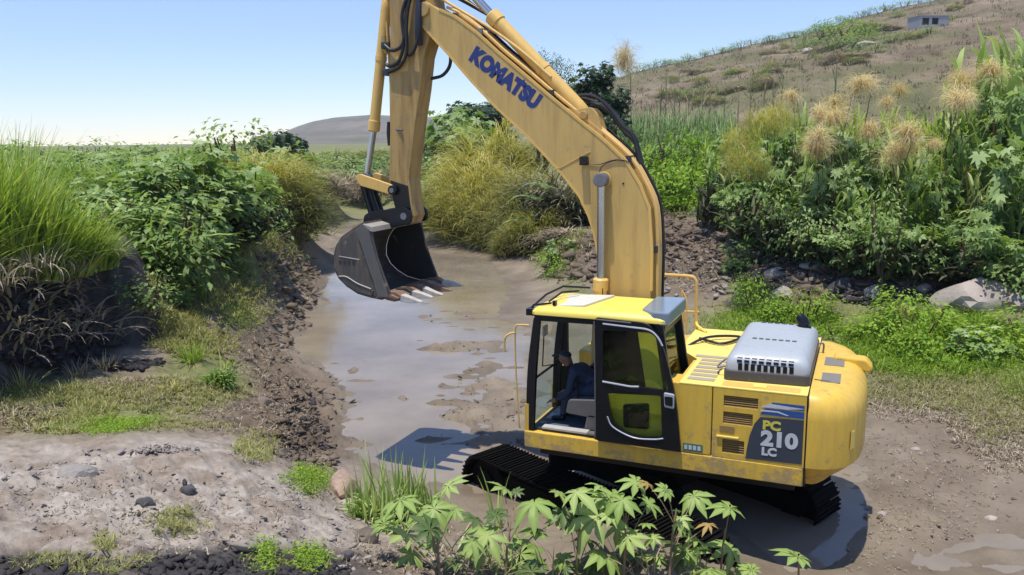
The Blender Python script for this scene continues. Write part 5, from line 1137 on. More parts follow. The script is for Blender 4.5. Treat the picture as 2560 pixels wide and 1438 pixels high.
# ---- golden mounds in the middle
for i, (px, pyt, v, w_, d) in enumerate([(1235, 288, 43, 4.4, 'topmost golden grass mound left of the boom'), (1180, 345, 42, 3.8, 'golden grass mound left below the topmost one'), (1285, 330, 43, 3.8, 'golden grass mound close to the boom underside'), (1150, 430, 41, 3.0, 'low golden drape at the left foot of the mounds'), (1225, 410, 40.5, 4.2, 'golden drape in the middle of the mounds'),
        (1300, 420, 40.5, 3.8, 'golden drape under the boom'), (1350, 450, 38, 3.2, 'dull golden drape right under the boom bend'), (1200, 500, 39.5, 2.6, 'lowest golden drape over the canal edge'), (1262, 520, 38.5, 2.4, 'small golden drape at the canal edge near the boom')]):
    loc, h = stand(px, pyt, v, -.1); inst('grass_mound', pick(P_DRAPE if i not in (6, 3) else P_DRAPEO), loc, None, (w_, w_, h), d, 'grass mound')
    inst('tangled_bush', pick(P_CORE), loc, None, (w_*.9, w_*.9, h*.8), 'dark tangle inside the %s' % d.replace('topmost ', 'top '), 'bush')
for i, (px, pyt, v, w_) in enumerate([(1290, 535, 37, 2.4), (1340, 460, 36, 2.8), (1390, 430, 34, 3.0), (1430, 465, 33, 2.6), (1360, 560, 32, 1.8), (1420, 575, 30, 1.6), (1225, 560, 37.5, 1.4)]):
    loc, h = stand(px, pyt, v, -.1); inst('withered_bush', pick(P_DEADD if i in (1, 2, 3) else P_DEAD), loc, None, (w_, w_, max(.6, h*.9)), 'grey withered fronds hanging under the boom, %s' % ['leftmost', 'second from the left', 'third from the left', 'behind the boom knee', 'low one by the mud bank', 'low one nearest the boom cylinder', 'small one at the canal edge'][i], 'bush')
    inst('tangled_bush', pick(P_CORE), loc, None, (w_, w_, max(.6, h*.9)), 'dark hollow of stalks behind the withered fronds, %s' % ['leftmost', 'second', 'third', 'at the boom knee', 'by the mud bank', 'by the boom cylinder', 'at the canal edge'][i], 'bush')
for i, (px, py, pt, w_, k) in enumerate([(1075, 566, 470, 2.6, 1), (1120, 580, 460, 2.8, 1), (1160, 592, 470, 2.8, 0), (1205, 604, 480, 2.8, 0), (1250, 614, 500, 2.6, 1), (1300, 622, 500, 2.4, 1), (1345, 628, 520, 2.0, 0), (1185, 560, 400, 3.4, 0), (1255, 570, 420, 3.2, 0), (1320, 580, 430, 3.0, 1), (1060, 530, 440, 2.6, 2), (1110, 535, 420, 2.8, 2), (1280, 640, 560, 1.4, 1)]):
    loc = hit(px, py); v_ = uv(loc[0], loc[1])[1]; h = at_v(px, pt, v_)[2]-loc[2]
    inst('grass_mound' if k < 2 else 'leafy_shrub', pick([P_DRAPE, P_DRAPEO, P_LOBE][k]), (loc[0], loc[1], loc[2]-.2), None, (w_, w_, h*(1.2 if k < 2 else 1)), '%s hanging down the right canal bank, %s' % (['golden grass', 'olive grass', 'green shrub'][k], ['farthest left by the arm', 'second from the arm', 'third from the arm', 'fourth from the arm', 'above the muddy corner', 'near the boom', 'nearest the boom', 'upper left', 'upper middle', 'upper right', 'highest left', 'second highest left', 'smallest, touching the mud'][i]), 'grass mound' if k < 2 else 'shrub')
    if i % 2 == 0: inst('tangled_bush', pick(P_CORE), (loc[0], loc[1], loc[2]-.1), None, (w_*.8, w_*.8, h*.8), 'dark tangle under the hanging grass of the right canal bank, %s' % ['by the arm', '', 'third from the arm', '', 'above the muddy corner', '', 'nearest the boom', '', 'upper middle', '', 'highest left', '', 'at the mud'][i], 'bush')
for k in range(3):
    for px in np.arange(-80, 720, 52):
        v = 46+k*14; px_ = px+random.uniform(-14, 14); loc, h = stand(px_, [380, 366, 350][k]+random.uniform(-10, 10)+(px_-300)*-.012, v, -.1)
        inst('field_clump', pick(P_REED+P_OVAL+P_LOBE[:1]+P_CANE[:1]), loc, None, (5, 5, max(1.0, min(h, 4.2))), 'green clump in the %s row of the field on the left skyline' % ['front', 'middle', 'rear'][k], 'grass clump', 'clumps on the left skyline')
# palm-like fronds
pb = PB(); n = 26; r0 = np.tile(np.array([[0, 0, 0.]]), (n, 1)); t_ = np.linspace(0, 1, n); 
rib = np.stack([t_*.9, 0*t_, .35*np.sin(t_*2.2)-.1*t_], -1)
for sg in (1, -1): straps(pb, rib, np.full(n, sg*1.2), np.full(n, 1.2), .34*(1.1-t_), np.full(n, .045), np.full(n, .7), U(.4, .9, n), 3)
fr_me = pb.mesh('frond', L_REED)
for px, py, rz, d in ((1320, 500, 2.6, 'upper'), (1345, 470, 2.0, 'middle'), (1300, 560, 3.0, 'lower')):
    p = at_v(px+40, py, 32); o = bpy.data.objects.new('fern_frond', fr_me); link(o); o.location = p; o.rotation_euler = (0, .3, math.atan2(-rv[1], -rv[0])+.2*(rz-2.6)); o.scale = (1.6,)*3; tag(o, 'pale comb shaped frond hanging under the boom, the %s one' % d, 'frond')
# leafy shrubs left of the golden mounds, up to the arm
for i, (px, pyt, v, w_, me, nm, d) in enumerate([(1150, 272, 58, 4.6, P_LOBES, 'leafy_shrub', 'pale green broad leaved shrub on the skyline right of the arm'), (1115, 290, 58, 3.6, P_LOBES, 'leafy_shrub', 'pale skyline shrub closest to the arm'), (1180, 300, 52, 3.6, P_LOBE, 'leafy_shrub', 'green shrub between skyline shrub and golden mound'),
     (1090, 380, 50, 3.8, P_OVAL, 'leafy_shrub', 'green shrub right behind the arm at half height'), (1130, 370, 48, 3.4, P_CANE, 'cane_plant', 'cane clump between arm and golden mound'), (1060, 440, 49, 3.6, P_LOBE, 'leafy_shrub', 'green shrub just right of the lower arm'), (1110, 440, 46, 3.4, P_CANE, 'cane_plant', 'cane clump above the canal edge right of the arm'),
     (1065, 500, 47, 2.4, P_OVAL, 'leafy_shrub', 'low shrub over the canal right of the bucket top'), (1120, 515, 44, 2.4, P_DRAPEO, 'grass_mound', 'olive grass hanging to the canal right of the bucket'), (1085, 350, 64, 5, P_DRAPEO, 'grass_mound', 'far olive mound seen right of the arm')]):
    loc, h = stand(px, pyt, v, -.1); inst(nm, pick(me), loc, None, (w_, w_, max(.8, h)), d, 'shrub' if nm == 'leafy_shrub' else 'cane' if nm == 'cane_plant' else 'grass mound')
for i, (px, pyt, v, r_) in enumerate([(1205, 262, 95, 4), (1185, 270, 100, 3.5), (1225, 268, 92, 3.5), (1150, 268, 120, 2.5)]):
    loc, h = stand(px, pyt, v, 0); tree(px, pyt, v, r_, ['round dark tree on the skyline left of the boom', 'dark tree left of the round one on the skyline', 'dark tree touching the boom edge on the skyline', 'smallest dark tree on the skyline between arm and boom'][i], crown_d)
# ---- far field between the banks
for k in range(5):
    for px in np.arange(690, 1110, 34):
        v = 68+k*13; px_ = px+random.uniform(-12, 12); loc, h = stand(px_, [412, 398, 386, 378, 372][k]+random.uniform(-8, 8)+(px_-900)*-.02, v, -.1)
        h = max(1.0, min(h, 3.5)); inst('field_clump', pick(P_REED+P_DRAPEO[:1]+P_OVAL), loc, None, (6, 6, h), 'green clump in the %s row of the far field behind the arm' % ['first', 'second', 'third', 'fourth', 'last'][k], 'grass clump', 'clumps in the far field')
for i, (px, pyt, v, w_) in enumerate([(800, 425, 33, 1.3), (835, 445, 31, 1.2), (870, 430, 32, 1.4), (905, 460, 31, 1.0), (950, 430, 33, 1.5), (815, 465, 30, 1.0)]):
    loc = hit(px, [503, 512, 503, 512, 505, 520][i]); v_ = uv(loc[0], loc[1])[1]; h = at_v(px, pyt, v_)[2]-loc[2]; w_ *= v_/32; inst('withered_bush', pick(P_DEAD), loc, None, (w_, w_, max(1.0, h)), 'brown withered stooks at the canal head, %s' % ['leftmost', 'second from the left', 'tallest in the middle', 'next to the cylinder rod', 'between rod and arm', 'low one in front'][i], 'bush')
# ---- left bank
LB = [(470, 560, 310, 1.8, P_CANEB, 'cane_plant', 'bright green cane forming the highest point of the left bank'), (505, 555, 318, 1.8, P_CANEB, 'cane_plant', 'bright green cane right of the highest point on the left bank'), (540, 560, 335, 2.0, P_CANEB, 'cane_plant', 'bright cane above the large lobed shrub of the left bank'),
      (465, 585, 370, 2.2, P_LOBES, 'leafy_shrub', 'pale lobed shrub below the bright cane on the left bank'), (545, 590, 375, 2.4, P_LOBES, 'leafy_shrub', 'large lobed shrub in the middle of the left bank'), (610, 590, 400, 2.2, P_LOBE, 'leafy_shrub', 'dark lobed shrub right of the large one on the left bank'), (425, 590, 420, 1.8, P_LOBES, 'leafy_shrub', 'lobed shrub left of the large one on the left bank'),
      (500, 625, 470, 1.7, P_LOBE, 'leafy_shrub', 'dark lobed shrub low in the middle of the left bank'), (570, 620, 480, 1.7, P_OVAL, 'leafy_shrub', 'small leaved dark shrub on the left bank slope'), (440, 630, 520, 1.5, P_LOBES, 'leafy_shrub', 'pale lobed shrub just behind the soil cliff'), (380, 600, 500, 1.5, P_LOBES, 'leafy_shrub', 'pale lobed shrub touching the tall grass'), (530, 655, 560, 1.2, P_LOBES, 'leafy_shrub', 'pale lobed shrub at the top of the earth slope'),
      (655, 590, 450, 1.8, P_OVAL, 'leafy_shrub', 'green shrub at the right shoulder of the left bank'), (625, 560, 400, 2.2, P_LOBE, 'leafy_shrub', 'upright dark shrub left of the golden drape'), (385, 690, 600, 1.2, P_OVAL, 'leafy_shrub', 'green shrub hanging right of the soil cliff top'), (370, 760, 660, 1.1, P_OVAL, 'leafy_shrub', 'leafy shrub halfway down beside the soil cliff'), (425, 760, 690, 1.0, P_LOBES, 'leafy_shrub', 'small lobed shrub right of the soil cliff'), (610, 690, 590, 1.2, P_CANE, 'cane_plant', 'slender cane low on the left bank slope'),
      (650, 520, 365, 2.8, P_DRAPE, 'grass_mound', 'golden grass drape on top of the left bank'), (700, 510, 372, 2.6, P_DRAPE, 'grass_mound', 'golden drape right of the first one on the left bank'), (740, 500, 390, 2.4, P_DRAPE, 'grass_mound', 'rightmost golden drape of the left bank top'), (700, 560, 440, 2.2, P_DRAPEO, 'grass_mound', 'olive grass hanging over the dark hollow'), (745, 560, 450, 2.2, P_DRAPEO, 'grass_mound', 'olive grass falling to the canal at the left bank end'), (785, 500, 430, 2.0, P_DRAPE, 'grass_mound', 'pale gold drape at the canal head'), (800, 580, 545, .7, P_DRAPEO, 'grass_mound', 'small grass tuft at the canal edge left of the bucket'),
      (762, 592, 505, 2.0, P_DRAPEO, 'grass_mound', 'olive grass over the bare earth nose left of the bucket'), (740, 610, 540, 1.6, P_OVAL, 'leafy_shrub', 'low green shrub on the earth nose left of the bucket'), (720, 590, 500, 1.8, P_DRAPEO, 'grass_mound', 'olive grass just left of the earth nose'),
      (565, 470, 314, 3.0, P_OVAL, 'leafy_shrub', 'bushy tree top behind the left bank skyline'), (605, 470, 308, 3.0, P_OVAL, 'leafy_shrub', 'bushy tree top next to the golden drape skyline')]
for px, pyb, pyt, w_, me, nm, d in LB:
    loc = hit(px, pyb); v_ = uv(loc[0], loc[1])[1]; h = at_v(px, pyt, v_)[2]-loc[2]; loc[2] -= .1
    inst(nm, pick(me), loc, None, (w_, w_, max(.4, h)), d, {'leafy_shrub': 'shrub', 'cane_plant': 'cane', 'grass_mound': 'grass mound'}[nm])
for i, (px, pyt, v, w_) in enumerate([(700, 470, 580, 1.9), (740, 480, 585, 1.7), (660, 490, 600, 1.6), (600, 520, 610, 1.4), (480, 430, 580, 1.8), (560, 430, 590, 1.8), (775, 480, 560, 1.6)]):
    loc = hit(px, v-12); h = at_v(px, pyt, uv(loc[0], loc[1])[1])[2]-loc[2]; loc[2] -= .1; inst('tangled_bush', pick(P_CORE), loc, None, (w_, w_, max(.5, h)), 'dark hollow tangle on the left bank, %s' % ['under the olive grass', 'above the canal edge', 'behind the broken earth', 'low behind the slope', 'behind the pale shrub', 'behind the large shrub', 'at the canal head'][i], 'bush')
for i, (px, pyt, v, r_) in enumerate([(690, 335, 62, 1.6), (718, 345, 66, 1.5), (665, 340, 58, 1.5), (742, 352, 70, 1.2)]):
    tree(px, pyt, v, r_, ['dark small tree on the skyline left of the far hill', 'dark tree right of it at the foot of the far hill', 'tree just above the golden drape skyline', 'tiny tree in front of the far hill'][i], crown_d)
# pale mixed growth behind the tall grass, along the left skyline
k_ = 0
for row, (v, ty) in enumerate(((17.5, 470), (20, 425), (24, 395), (30, 380), (38, 372))):
    for px in np.arange(215 if row < 2 else 120, 470, 42):
        px_ = px+random.uniform(-12, 12); loc, h = stand(px_, ty+random.uniform(-10, 12), v, -.1); me = pick([P_LOBES, P_CANE, P_OVAL, P_TUFTG][:4]); h = max(.6, min(h, 2.8))
        inst('bank_plant', pick(me), loc, None, (1.8+.03*v, 1.8+.03*v, h), 'pale green plant in the %s row behind the tall grass of the left bank' % ['first', 'second', 'third', 'fourth', 'last'][row], 'plant', 'plants behind the tall grass')
# spiky reed tips on the left skyline
for px in (290, 305, 330, 345, 360, 80, 100, 135, 180, 205, 230):
    loc, h = stand(px, 350+random.uniform(-12, 14), 22, -.1); inst('reed_tuft', pick(P_TUFTG), loc, None, (1.2, 1.2, max(1.2, min(2.6, h*1.15))), 'dark spiky grass tips on the left skyline', 'reeds', 'spiky grass tips on the left skyline')

# ---- tall grass on the soil cliff
def hero(n, h, spread, w, bias, dr=(.4, 1.7), mat=L_HERO, lo=.1, hi=.9, lean=.9):
    pb = PB(); a = U(0, 2*PI, n); r = np.sqrt(U(0, 1, n))*spread; root = np.stack([r*np.cos(a), r*np.sin(a), np.zeros(n)-.03], -1)
    d = np.stack([np.cos(a)*.8+bias[0], np.sin(a)*.8+bias[1]], -1)+RNG.normal(0, .35, (n, 2)); az = np.arctan2(d[:, 1], d[:, 0]); til = U(.0, lean, n)*np.clip(np.linalg.norm(d, axis=1), .2, 1.2)
    straps(pb, root, az, til, h*U(.5, 1.05, n), w*U(.5, 1.2, n), U(*dr, n)*(.4+til), U(lo, hi, n), 8, .05, .7); return pb
rt = rv*1.0
HG = [(-60, 660, 2.25, 'tall grass clump at the very left edge on the soil cliff', .25), (30, 650, 2.2, 'tallest yellow green grass clump on the soil cliff', .3), (110, 640, 1.9, 'tall grass clump right of the tallest one on the soil cliff', .55), (185, 628, 1.35, 'grass clump leaning right over the soil cliff corner', .6), (70, 615, 2.35, 'tall dark grass clump behind the front ones on the cliff', .3), (240, 615, .85, 'low grass clump nodding over the cliff corner', .6), (-160, 690, 2.2, 'grass clump just entering the left edge of the view', .3)]
for i, (px, py, h, d, bs) in enumerate(HG):
    p = at(np.array(px), np.array(py), 3.0); z = ground_z(p[0], p[1]); b_ = rt*bs
    me = hero(400 if i != 4 else 260, h, .28, .052, b_, (.2, 1.25), L_HERO if i != 4 else L_CANE, .05, .85, .45+.2*bs)
    straps(me, RNG.normal(0, .16, (60, 3))*[1, 1, 0], U(0, 2*PI, 60), U(.1, .8, 60), h*U(.15, .4, 60), U(.02, .06, 60), U(.8, 1.8, 60), U(.9, 1.0, 60), 7, .05, .7)
    o = bpy.data.objects.new('tall_grass', me.mesh('blades', L_HERO if i != 4 else L_CANE)); link(o); o.location = (p[0], p[1], max(z, 2.6)); tag(o, d, 'grass clump')
# dried blades and roots hanging over the cliff face
for i, (px, py, L, bs) in enumerate([(20, 665, .9, 0), (90, 655, .9, 0), (150, 640, .8, .3), (215, 628, .6, .8), (280, 618, .45, 1.0), (0, 700, .7, 0), (120, 660, .8, .2)]):
    p = at(np.array(px), np.array(py), 3.0); toward = -hv*.5+rt*bs; me = hero(24, L*.75, .24, .03, toward, (1.6, 2.6), L_DEAD, .3, 1.0, 1.3)
    o = bpy.data.objects.new('dry_grass_fringe', me.mesh('blades', L_DEAD)); link(o); o.location = (p[0]-hv[0]*.12, p[1]-hv[1]*.12, 2.97); tag(o, 'dry pale blades and roots hanging down the soil cliff, %s' % ['under the tallest clump', 'left of the middle', 'below the leaning grass', 'near the cliff corner', 'at the cliff corner', 'at the left edge', 'in the middle'][i], 'dry grass')
# muddy fallen fronds at the cliff foot
for i, (px, py) in enumerate([(30, 860), (90, 870), (150, 880), (60, 790), (130, 800), (250, 868), (10, 905), (95, 730), (20, 745), (195, 845)]):
    p = hit(px, py); me = pick(P_DEAD); inst('fallen_fronds', pick(P_FALL), (p[0], p[1], p[2]-.05), None, (.8, .8, .55), 'muddy fallen fronds at the foot of the soil cliff', 'dead leaves', 'fallen fronds below the soil cliff')
# ================================================================== hills
def hill_mat(name, stops, green, gscale, gthr, rough=.95, fine=3.0):
    m, t, b = base_mat(name); pos = geo_pos(t); n1 = noise(t, .03*fine, 6, .62, pos); n2 = noise(t, gscale, 5, .6, pos); n3 = noise(t, .6*fine, 4, .6, pos)
    c = ramp(t, n1.outputs[0], stops); f = ramp(t, n2.outputs[0], [(gthr, (0, 0, 0)), (gthr+.08, (1, 1, 1))])
    c = mixc(t, vmath(t, 'MULTIPLY', f.outputs[0], .6), c.outputs[0], green); f3 = ramp(t, n3.outputs[0], [(.55, (0, 0, 0)), (.72, (1, 1, 1))])
    c = mixc(t, vmath(t, 'MULTIPLY', f3.outputs[0], .35), c, tuple(x*.5 for x in stops[0][1])); t.links.new(c, b.inputs['Base Color']); b.inputs['Roughness'].default_value = rough; b.inputs['Specular IOR Level'].default_value = .1
    bump(t, b, n3.outputs[0], .8, .8); return m
R_SKY = [(1380, 232), (1460, 208), (1500, 192), (1550, 192), (1600, 176), (1665, 160), (1707, 154), (1765, 138), (1831, 120), (1914, 101), (1980, 90), (2038, 72), (2121, 45), (2204, 22), (2307, 0), (2500, -52), (2800, -130), (3400, -230), (4200, -250)]
def hill(name, sky, v0, v1, zb, nx, nt, mat, amp, prof=.85, v1f=None):
    pxs = np.linspace(sky[0][0], sky[-1][0], nx); py = np.interp(pxs, [q[0] for q in sky], [q[1] for q in sky]); T = np.concatenate([np.linspace(0, 1, nt), [1.06, 1.15, 1.3]])
    V1 = np.full(nx, float(v1)); top = at_v(pxs, py, V1)[:, 2]; u_n = (pxs-1280)/FPX
    PX, TT = np.meshgrid(np.arange(nx), T); vv = v0+(V1[PX]-v0)*TT; x, y = from_uv(u_n[PX]*vv, vv)
    z = zb+(top[PX]-zb)*np.minimum(TT, 1)**prof; fade = np.clip(TT*4, 0, 1)*np.clip((1.0-TT)*3+.12, 0, 1)
    z = z+amp*fade*(fbm(x/38, y/38, 5, 61)+.35*fbm(x/6, y/6, 3, 67))*np.clip((top[PX]-zb)/20, .15, 1); z = np.where(TT > 1, zb+(top[PX]-zb)*(1-(TT-1)*1.6), z); z[0] = zb-1.5
    i = np.arange(z.size).reshape(z.shape); F = np.stack([i[:-1, :-1], i[:-1, 1:], i[1:, 1:], i[1:, :-1]], -1).reshape(-1, 4)
    o = bpy.data.objects.new(name, quick_mesh(name, np.stack([x, y, z], -1).reshape(-1, 3), F[:, ::-1], mat, True)); link(o); tag(o, kind='structure'); return np.stack([x, y, z], -1)
HM = hill_mat('dry_hillside', [(.3, (.12, .095, .06)), (.5, (.21, .165, .11)), (.7, (.31, .245, .175))], (.13, .145, .06), .028, .50)
HP = hill('hillside', R_SKY, 105, 240, 3.5, 300, 110, HM, 2.6)
L_SKY = [(-200, 372), (100, 372), (560, 380), (640, 368), (700, 341), (760, 316), (800, 303), (850, 294), (940, 287), (1010, 290), (1090, 292), (1130, 286), (1180, 272), (1240, 262), (1330, 250), (1480, 240)]
HM2 = hill_mat('far_hillside', [(.3, (.13, .12, .095)), (.5, (.17, .155, .125)), (.7, (.22, .195, .16))], (.10, .12, .06), .012, .55, .95, .6)
hill('hills', L_SKY, 520, 1150, 3.0, 200, 60, HM2, 5, .9)
HPX, HPY = project(HP)
def on_hill(px, py):
    k = np.argmin((HPX[:110]-px)**2+(HPY[:110]-py)**2); return HP.reshape(-1, 3)[k]
# brush on the hillside
pb = PB(); n = 5200; ii = RNG.integers(2, 106, n); jj = RNG.integers(0, 235, n); root0 = HP[ii, jj]+np.stack([RNG.normal(0, .8, n), RNG.normal(0, .8, n), np.zeros(n)], -1)
hb_ = .35*(3.2)**U(0, 1, n)
for q in range(8): 
    straps(pb, root0+RNG.normal(0, .4, (n, 3))*[1, 1, 0], U(0, 2*PI, n), U(0, .7, n), hb_*U(.5, 1.1, n), hb_*U(.10, .22, n), U(0, 1.2, n), U(0, 1, n), 2)
L_BRUSH = leaf_mat('hill_brush', [(0, (.10, .085, .05)), (.4, (.17, .145, .09)), (.8, (.26, .22, .15)), (1, (.15, .17, .07))], .9, .1, .1)
o = bpy.data.objects.new('brush', pb.mesh('brush', L_BRUSH)); link(o); tag(o, 'dry brown brush covering the hillside', kind='stuff')
def bushy(px, py, w_, h, label, me=None, nm='hill_bush'):
    p = on_hill(px, py); inst(nm, me or pick(P_OVAL), (p[0], p[1], p[2]-.3), None, (w_, w_, h), label, 'bush', 'bushes on the dry hill')
for px, py in R_SKY[4:15]:
    for q in range(3):
        x = px+q*26+random.uniform(-8, 8); y = lerp(R_SKY, x)+random.uniform(2, 9); bushy(x, y, random.uniform(3, 6), random.uniform(1.6, 3.0), 'small dark bush on the ridge line of the dry hill')
for px, py, w_, h in ((2060, 98, 8, 3.6), (2095, 92, 9, 4.2), (2130, 100, 9, 4), (2160, 108, 6, 3), (2090, 118, 8, 3), (2120, 124, 7, 3)): bushy(px, py, w_, h, 'green bush in the large patch halfway up the dry hill', pick(P_LIMEB if px in (2095, 2130) else P_OVAL))
for px, py, w_, h in ((1998, 118, 4.5, 3), (2020, 124, 4, 2.4)): bushy(px, py, w_, h, 'small green bush left of the large patch on the dry hill')
for i in range(70): px = random.uniform(1650, 2420); bushy(px, lerp(R_SKY, px)+random.uniform(25, 120), random.uniform(1.4, 4.2), random.uniform(.8, 2.4), 'brown green bush scattered on the slope of the dry hill', pick(P_DRAPEO+P_OVAL+P_DEAD))
# bare saplings at the foot of the hill
for i, (px, pyt) in enumerate([(1655, 205), (1668, 195), (1690, 215), (1702, 212), (1760, 208), (1778, 200), (1815, 215), (1915, 190), (1938, 195), (1960, 182), (1880, 205), (1850, 212), (2095, 150), (1725, 222)]):
    v = 62+(i % 4)*5; loc, h = stand(px, pyt, v, -.2); s = MB(); h = max(h, 2.5)
    s.tube([(0, 0, 0), (.1, .05, h*.5), (.05, 0, h)], [.11, .08, .03], 5)
    for q in range(6):
        a = random.uniform(0, 6.3); z0 = h*random.uniform(.4, .9); l = h*.22; s.tube([(0.08, 0, z0), (math.cos(a)*l*.6, math.sin(a)*l*.6, z0+l*.6), (math.cos(a)*l*.8, math.sin(a)*l*.8, z0+l*1.2)], [.035, .02, .01], 4)
    o = s.build('bare_sapling', STEMR if i % 3 else STEM); o.location = loc; tag(o, 'bare thin sapling standing beyond the reed bed at the foot of the hill', 'sapling', 'bare saplings at the hill foot')
# unfinished grey house
p = on_hill(2340, 68); HS = empty('hillside_house', tuple(p+np.array([0, 0, -.4]))); tag(HS, 'unfinished grey block house with two dark window openings high on the hill', 'house')
CONC = plain('concrete_block', (.30, .31, .33), .85, 0, .2, .15, 1.5, .2); a0 = math.atan2(-rv[1], -rv[0])
def hsbox(name, x0, x1, y0, y1, z0, z1, mat, par=HS):
    s = MB(); s.box(x0*.68, x1*.68, y0*.68, y1*.68, z0*.78, z1*.78, Matrix.Translation(tuple(p+np.array([0, 0, -.4]))) @ Matrix.Rotation(math.atan2(rv[1], rv[0])+.12, 4, 'Z')); return s.build(name, mat, par)
Wd = 240/FPX
wl = []
for x0, x1, z0, z1 in ((-5.3, -4.2, 0, 3.4), (-1.9, -1.0, 0, 3.4), (-4.2, -1.9, 0, 1.1), (-4.2, -1.9, 2.9, 3.4), (-1.0, 1.2, 0, 1.2), (-1.0, 1.2, 2.9, 3.4), (1.2, 4.6, 0, 3.4)):
    hsbox('wall', x0, x1, -.15, .15, z0, z1, CONC)
hsbox('wall', -5.3, -5.0, .15, 6, 0, 3.4, CONC); hsbox('wall', 4.3, 4.6, .15, 6, 0, 3.4, CONC); hsbox('wall', -5.0, 4.3, 5.7, 6, 0, 3.4, CONC); hsbox('roof', -5.5, 4.8, -.3, 6.1, 3.402, 3.6, CONC)
# pale outcrops
def rock(px, py, sx, sy, sz, label, mat, name='boulder', sink=.3, p=None, seed=0, sub=3, flat=.0):
    import mathutils
    p = hit(px, py) if p is None else p; bm = bmesh.new(); bmesh.ops.create_icosphere(bm, subdivisions=sub, radius=1.0)
    for v in bm.verts:
        c = v.co.copy(); q = mathutils.noise.noise(c*1.1+Vector((seed*3.1, 0, seed)))*.45+mathutils.noise.noise(c*2.6+Vector((seed, 5, 0)))*.22+mathutils.noise.noise(c*7+Vector((seed, 2, 0)))*.05
        c *= 1+q
        for pl in ((.6, .2, .75), (-.5, .4, .7), (.1, -.7, .6), (.75, -.5, .1), (-.8, -.3, .2)):   # planed faces
            n_ = Vector(pl).normalized(); d_ = c.dot(n_)-.78-.06*math.sin(seed*7+pl[0]*9)
            if d_ > 0: c -= n_*d_*.85
        v.co = Vector((c.x*sx, c.y*sy, c.z*sz))
    me = bpy.data.meshes.new(name); bm.to_mesh(me); bm.free(); me.materials.append(mat)
    me.polygons.foreach_set('use_smooth', [True]*len(me.polygons))
    try: me.set_sharp_from_angle(angle=math.radians(28))
    except Exception: pass
    o = bpy.data.objects.new(name, me); link(o); o.location = (p[0], p[1], p[2]+sz*(1-2*sink)*.5); o.rotation_euler = (0, 0, math.atan2(rv[1], rv[0])+flat); return tag(o, label, 'rock')
def rockm(name, col, dark, sc=6):
    m, t, b = base_mat(name); pos = geo_pos(t); n1 = noise(t, sc*.4, 6, .65, pos); n2 = noise(t, sc*4, 5, .6, pos); c = ramp(t, n1.outputs[0], [(.32, dark), (.5, col), (.72, tuple(x*1.25 for x in col))]); f = ramp(t, n2.outputs[0], [(.55, (0, 0, 0)), (.7, (1, 1, 1))])
    c = mixc(t, vmath(t, 'MULTIPLY', f.outputs[0], .3), c.outputs[0], dark); t.links.new(c, b.inputs['Base Color']); b.inputs['Roughness'].default_value = .85; bump(t, b, n2.outputs[0], .5, .03); return m
RK_P = rockm('pale_stone', (.36, .31, .27), (.16, .13, .11)); RK_B2 = rockm('boulder_stone', (.36, .305, .26), (.19, .15, .125), 4); RK_D = rockm('dark_stone', (.075, .07, .075), (.03, .028, .03)); RK_R = rockm('pinkish_stone', (.42, .30, .23), (.24, .16, .12)); RK_G = rockm('grey_stone', (.26, .24, .22), (.11, .10, .09)); RK_B = rockm('brown_stone', (.17, .135, .11), (.07, .05, .04))
rock(2440, 764, .98, .62, .44, 'large pale boulder with a sloping top at the foot of the thicket', RK_B2, seed=3, sink=.18)
rock(2535, 762, .38, .3, .24, 'blunt pale end stone against the right side of the large boulder', RK_P, seed=4)
rock(1958, 740, .34, .3, .22, 'small pale rounded stone in the weeds behind the engine hood', RK_P, seed=5)
rock(2108, 728, .36, .3, .28, 'dark block of earth above the exhaust pipe', RK_D, seed=6)
rock(2060, 672, .75, .45, .2, 'flat grey slab lying at the thicket foot', RK_G, seed=7)
rock(1945, 690, .4, .3, .2, 'grey stone left of the flat slab', RK_G, seed=8); rock(2190, 745, .3, .25, .2, 'grey stone left of the big boulder by the stalked shrub', RK_G, seed=9)
rock(2310, 735, .2, .16, .14, 'small grey stone just left of the big boulder', RK_G, seed=10)
rock(858, 1235, .19, .18, .23, 'pinkish rock at the water edge beside the reeds', RK_R, seed=11, sink=.2); rock(866, 1262, .13, .1, .06, 'pale broken piece in front of the pinkish rock', RK_P, seed=12)
rock(915, 1350, .17, .12, .09, 'flat brown grey rock on the near bank left of the castor leaves', RK_B, seed=13); rock(868, 1392, .07, .05, .03, 'small dark stone below the flat brown rock', RK_D, seed=14)
rock(822, 1000, .15, .1, .09, 'dark stone standing in the water near the left bank', RK_B, seed=15); rock(658, 1008, .17, .12, .09, 'brown stone on the broken earth left of the water', RK_B, seed=16)
rock(188, 1185, .2, .14, .08, 'grey clod on the dry crust near the left edge', RK_G, seed=17); rock(470, 1232, .09, .06, .05, 'small dark stone in the middle of the dry crust', RK_D, seed=18); rock(360, 1262, .09, .07, .06, 'dark pitted clod left of the small dark stone', RK_D, seed=19)
rock(1325, 1105, .22, .15, .07, 'reddish clod in front of the cab', RK_B, seed=20); rock(1450, 1078+200, .14, .1, .08, 'clod beside the near track', RK_B, seed=21); rock(2205, 1290, .07, .05, .04, 'pale pebble on the mud right of the track', RK_P, seed=22); rock(2290, 1125, .09, .06, .03, 'white flat pebble on the right mud', RK_P, seed=23); rock(2478, 1302, .09, .06, .03, 'pale flat stone by the olive puddle', RK_P, seed=24)
rock(890, 775, .16, .12, .12, 'grey lump rising from the water below the bucket', RK_G, seed=25); rock(700, 870, .1, .08, .06, 'small stone at the left water edge', RK_G, seed=26)
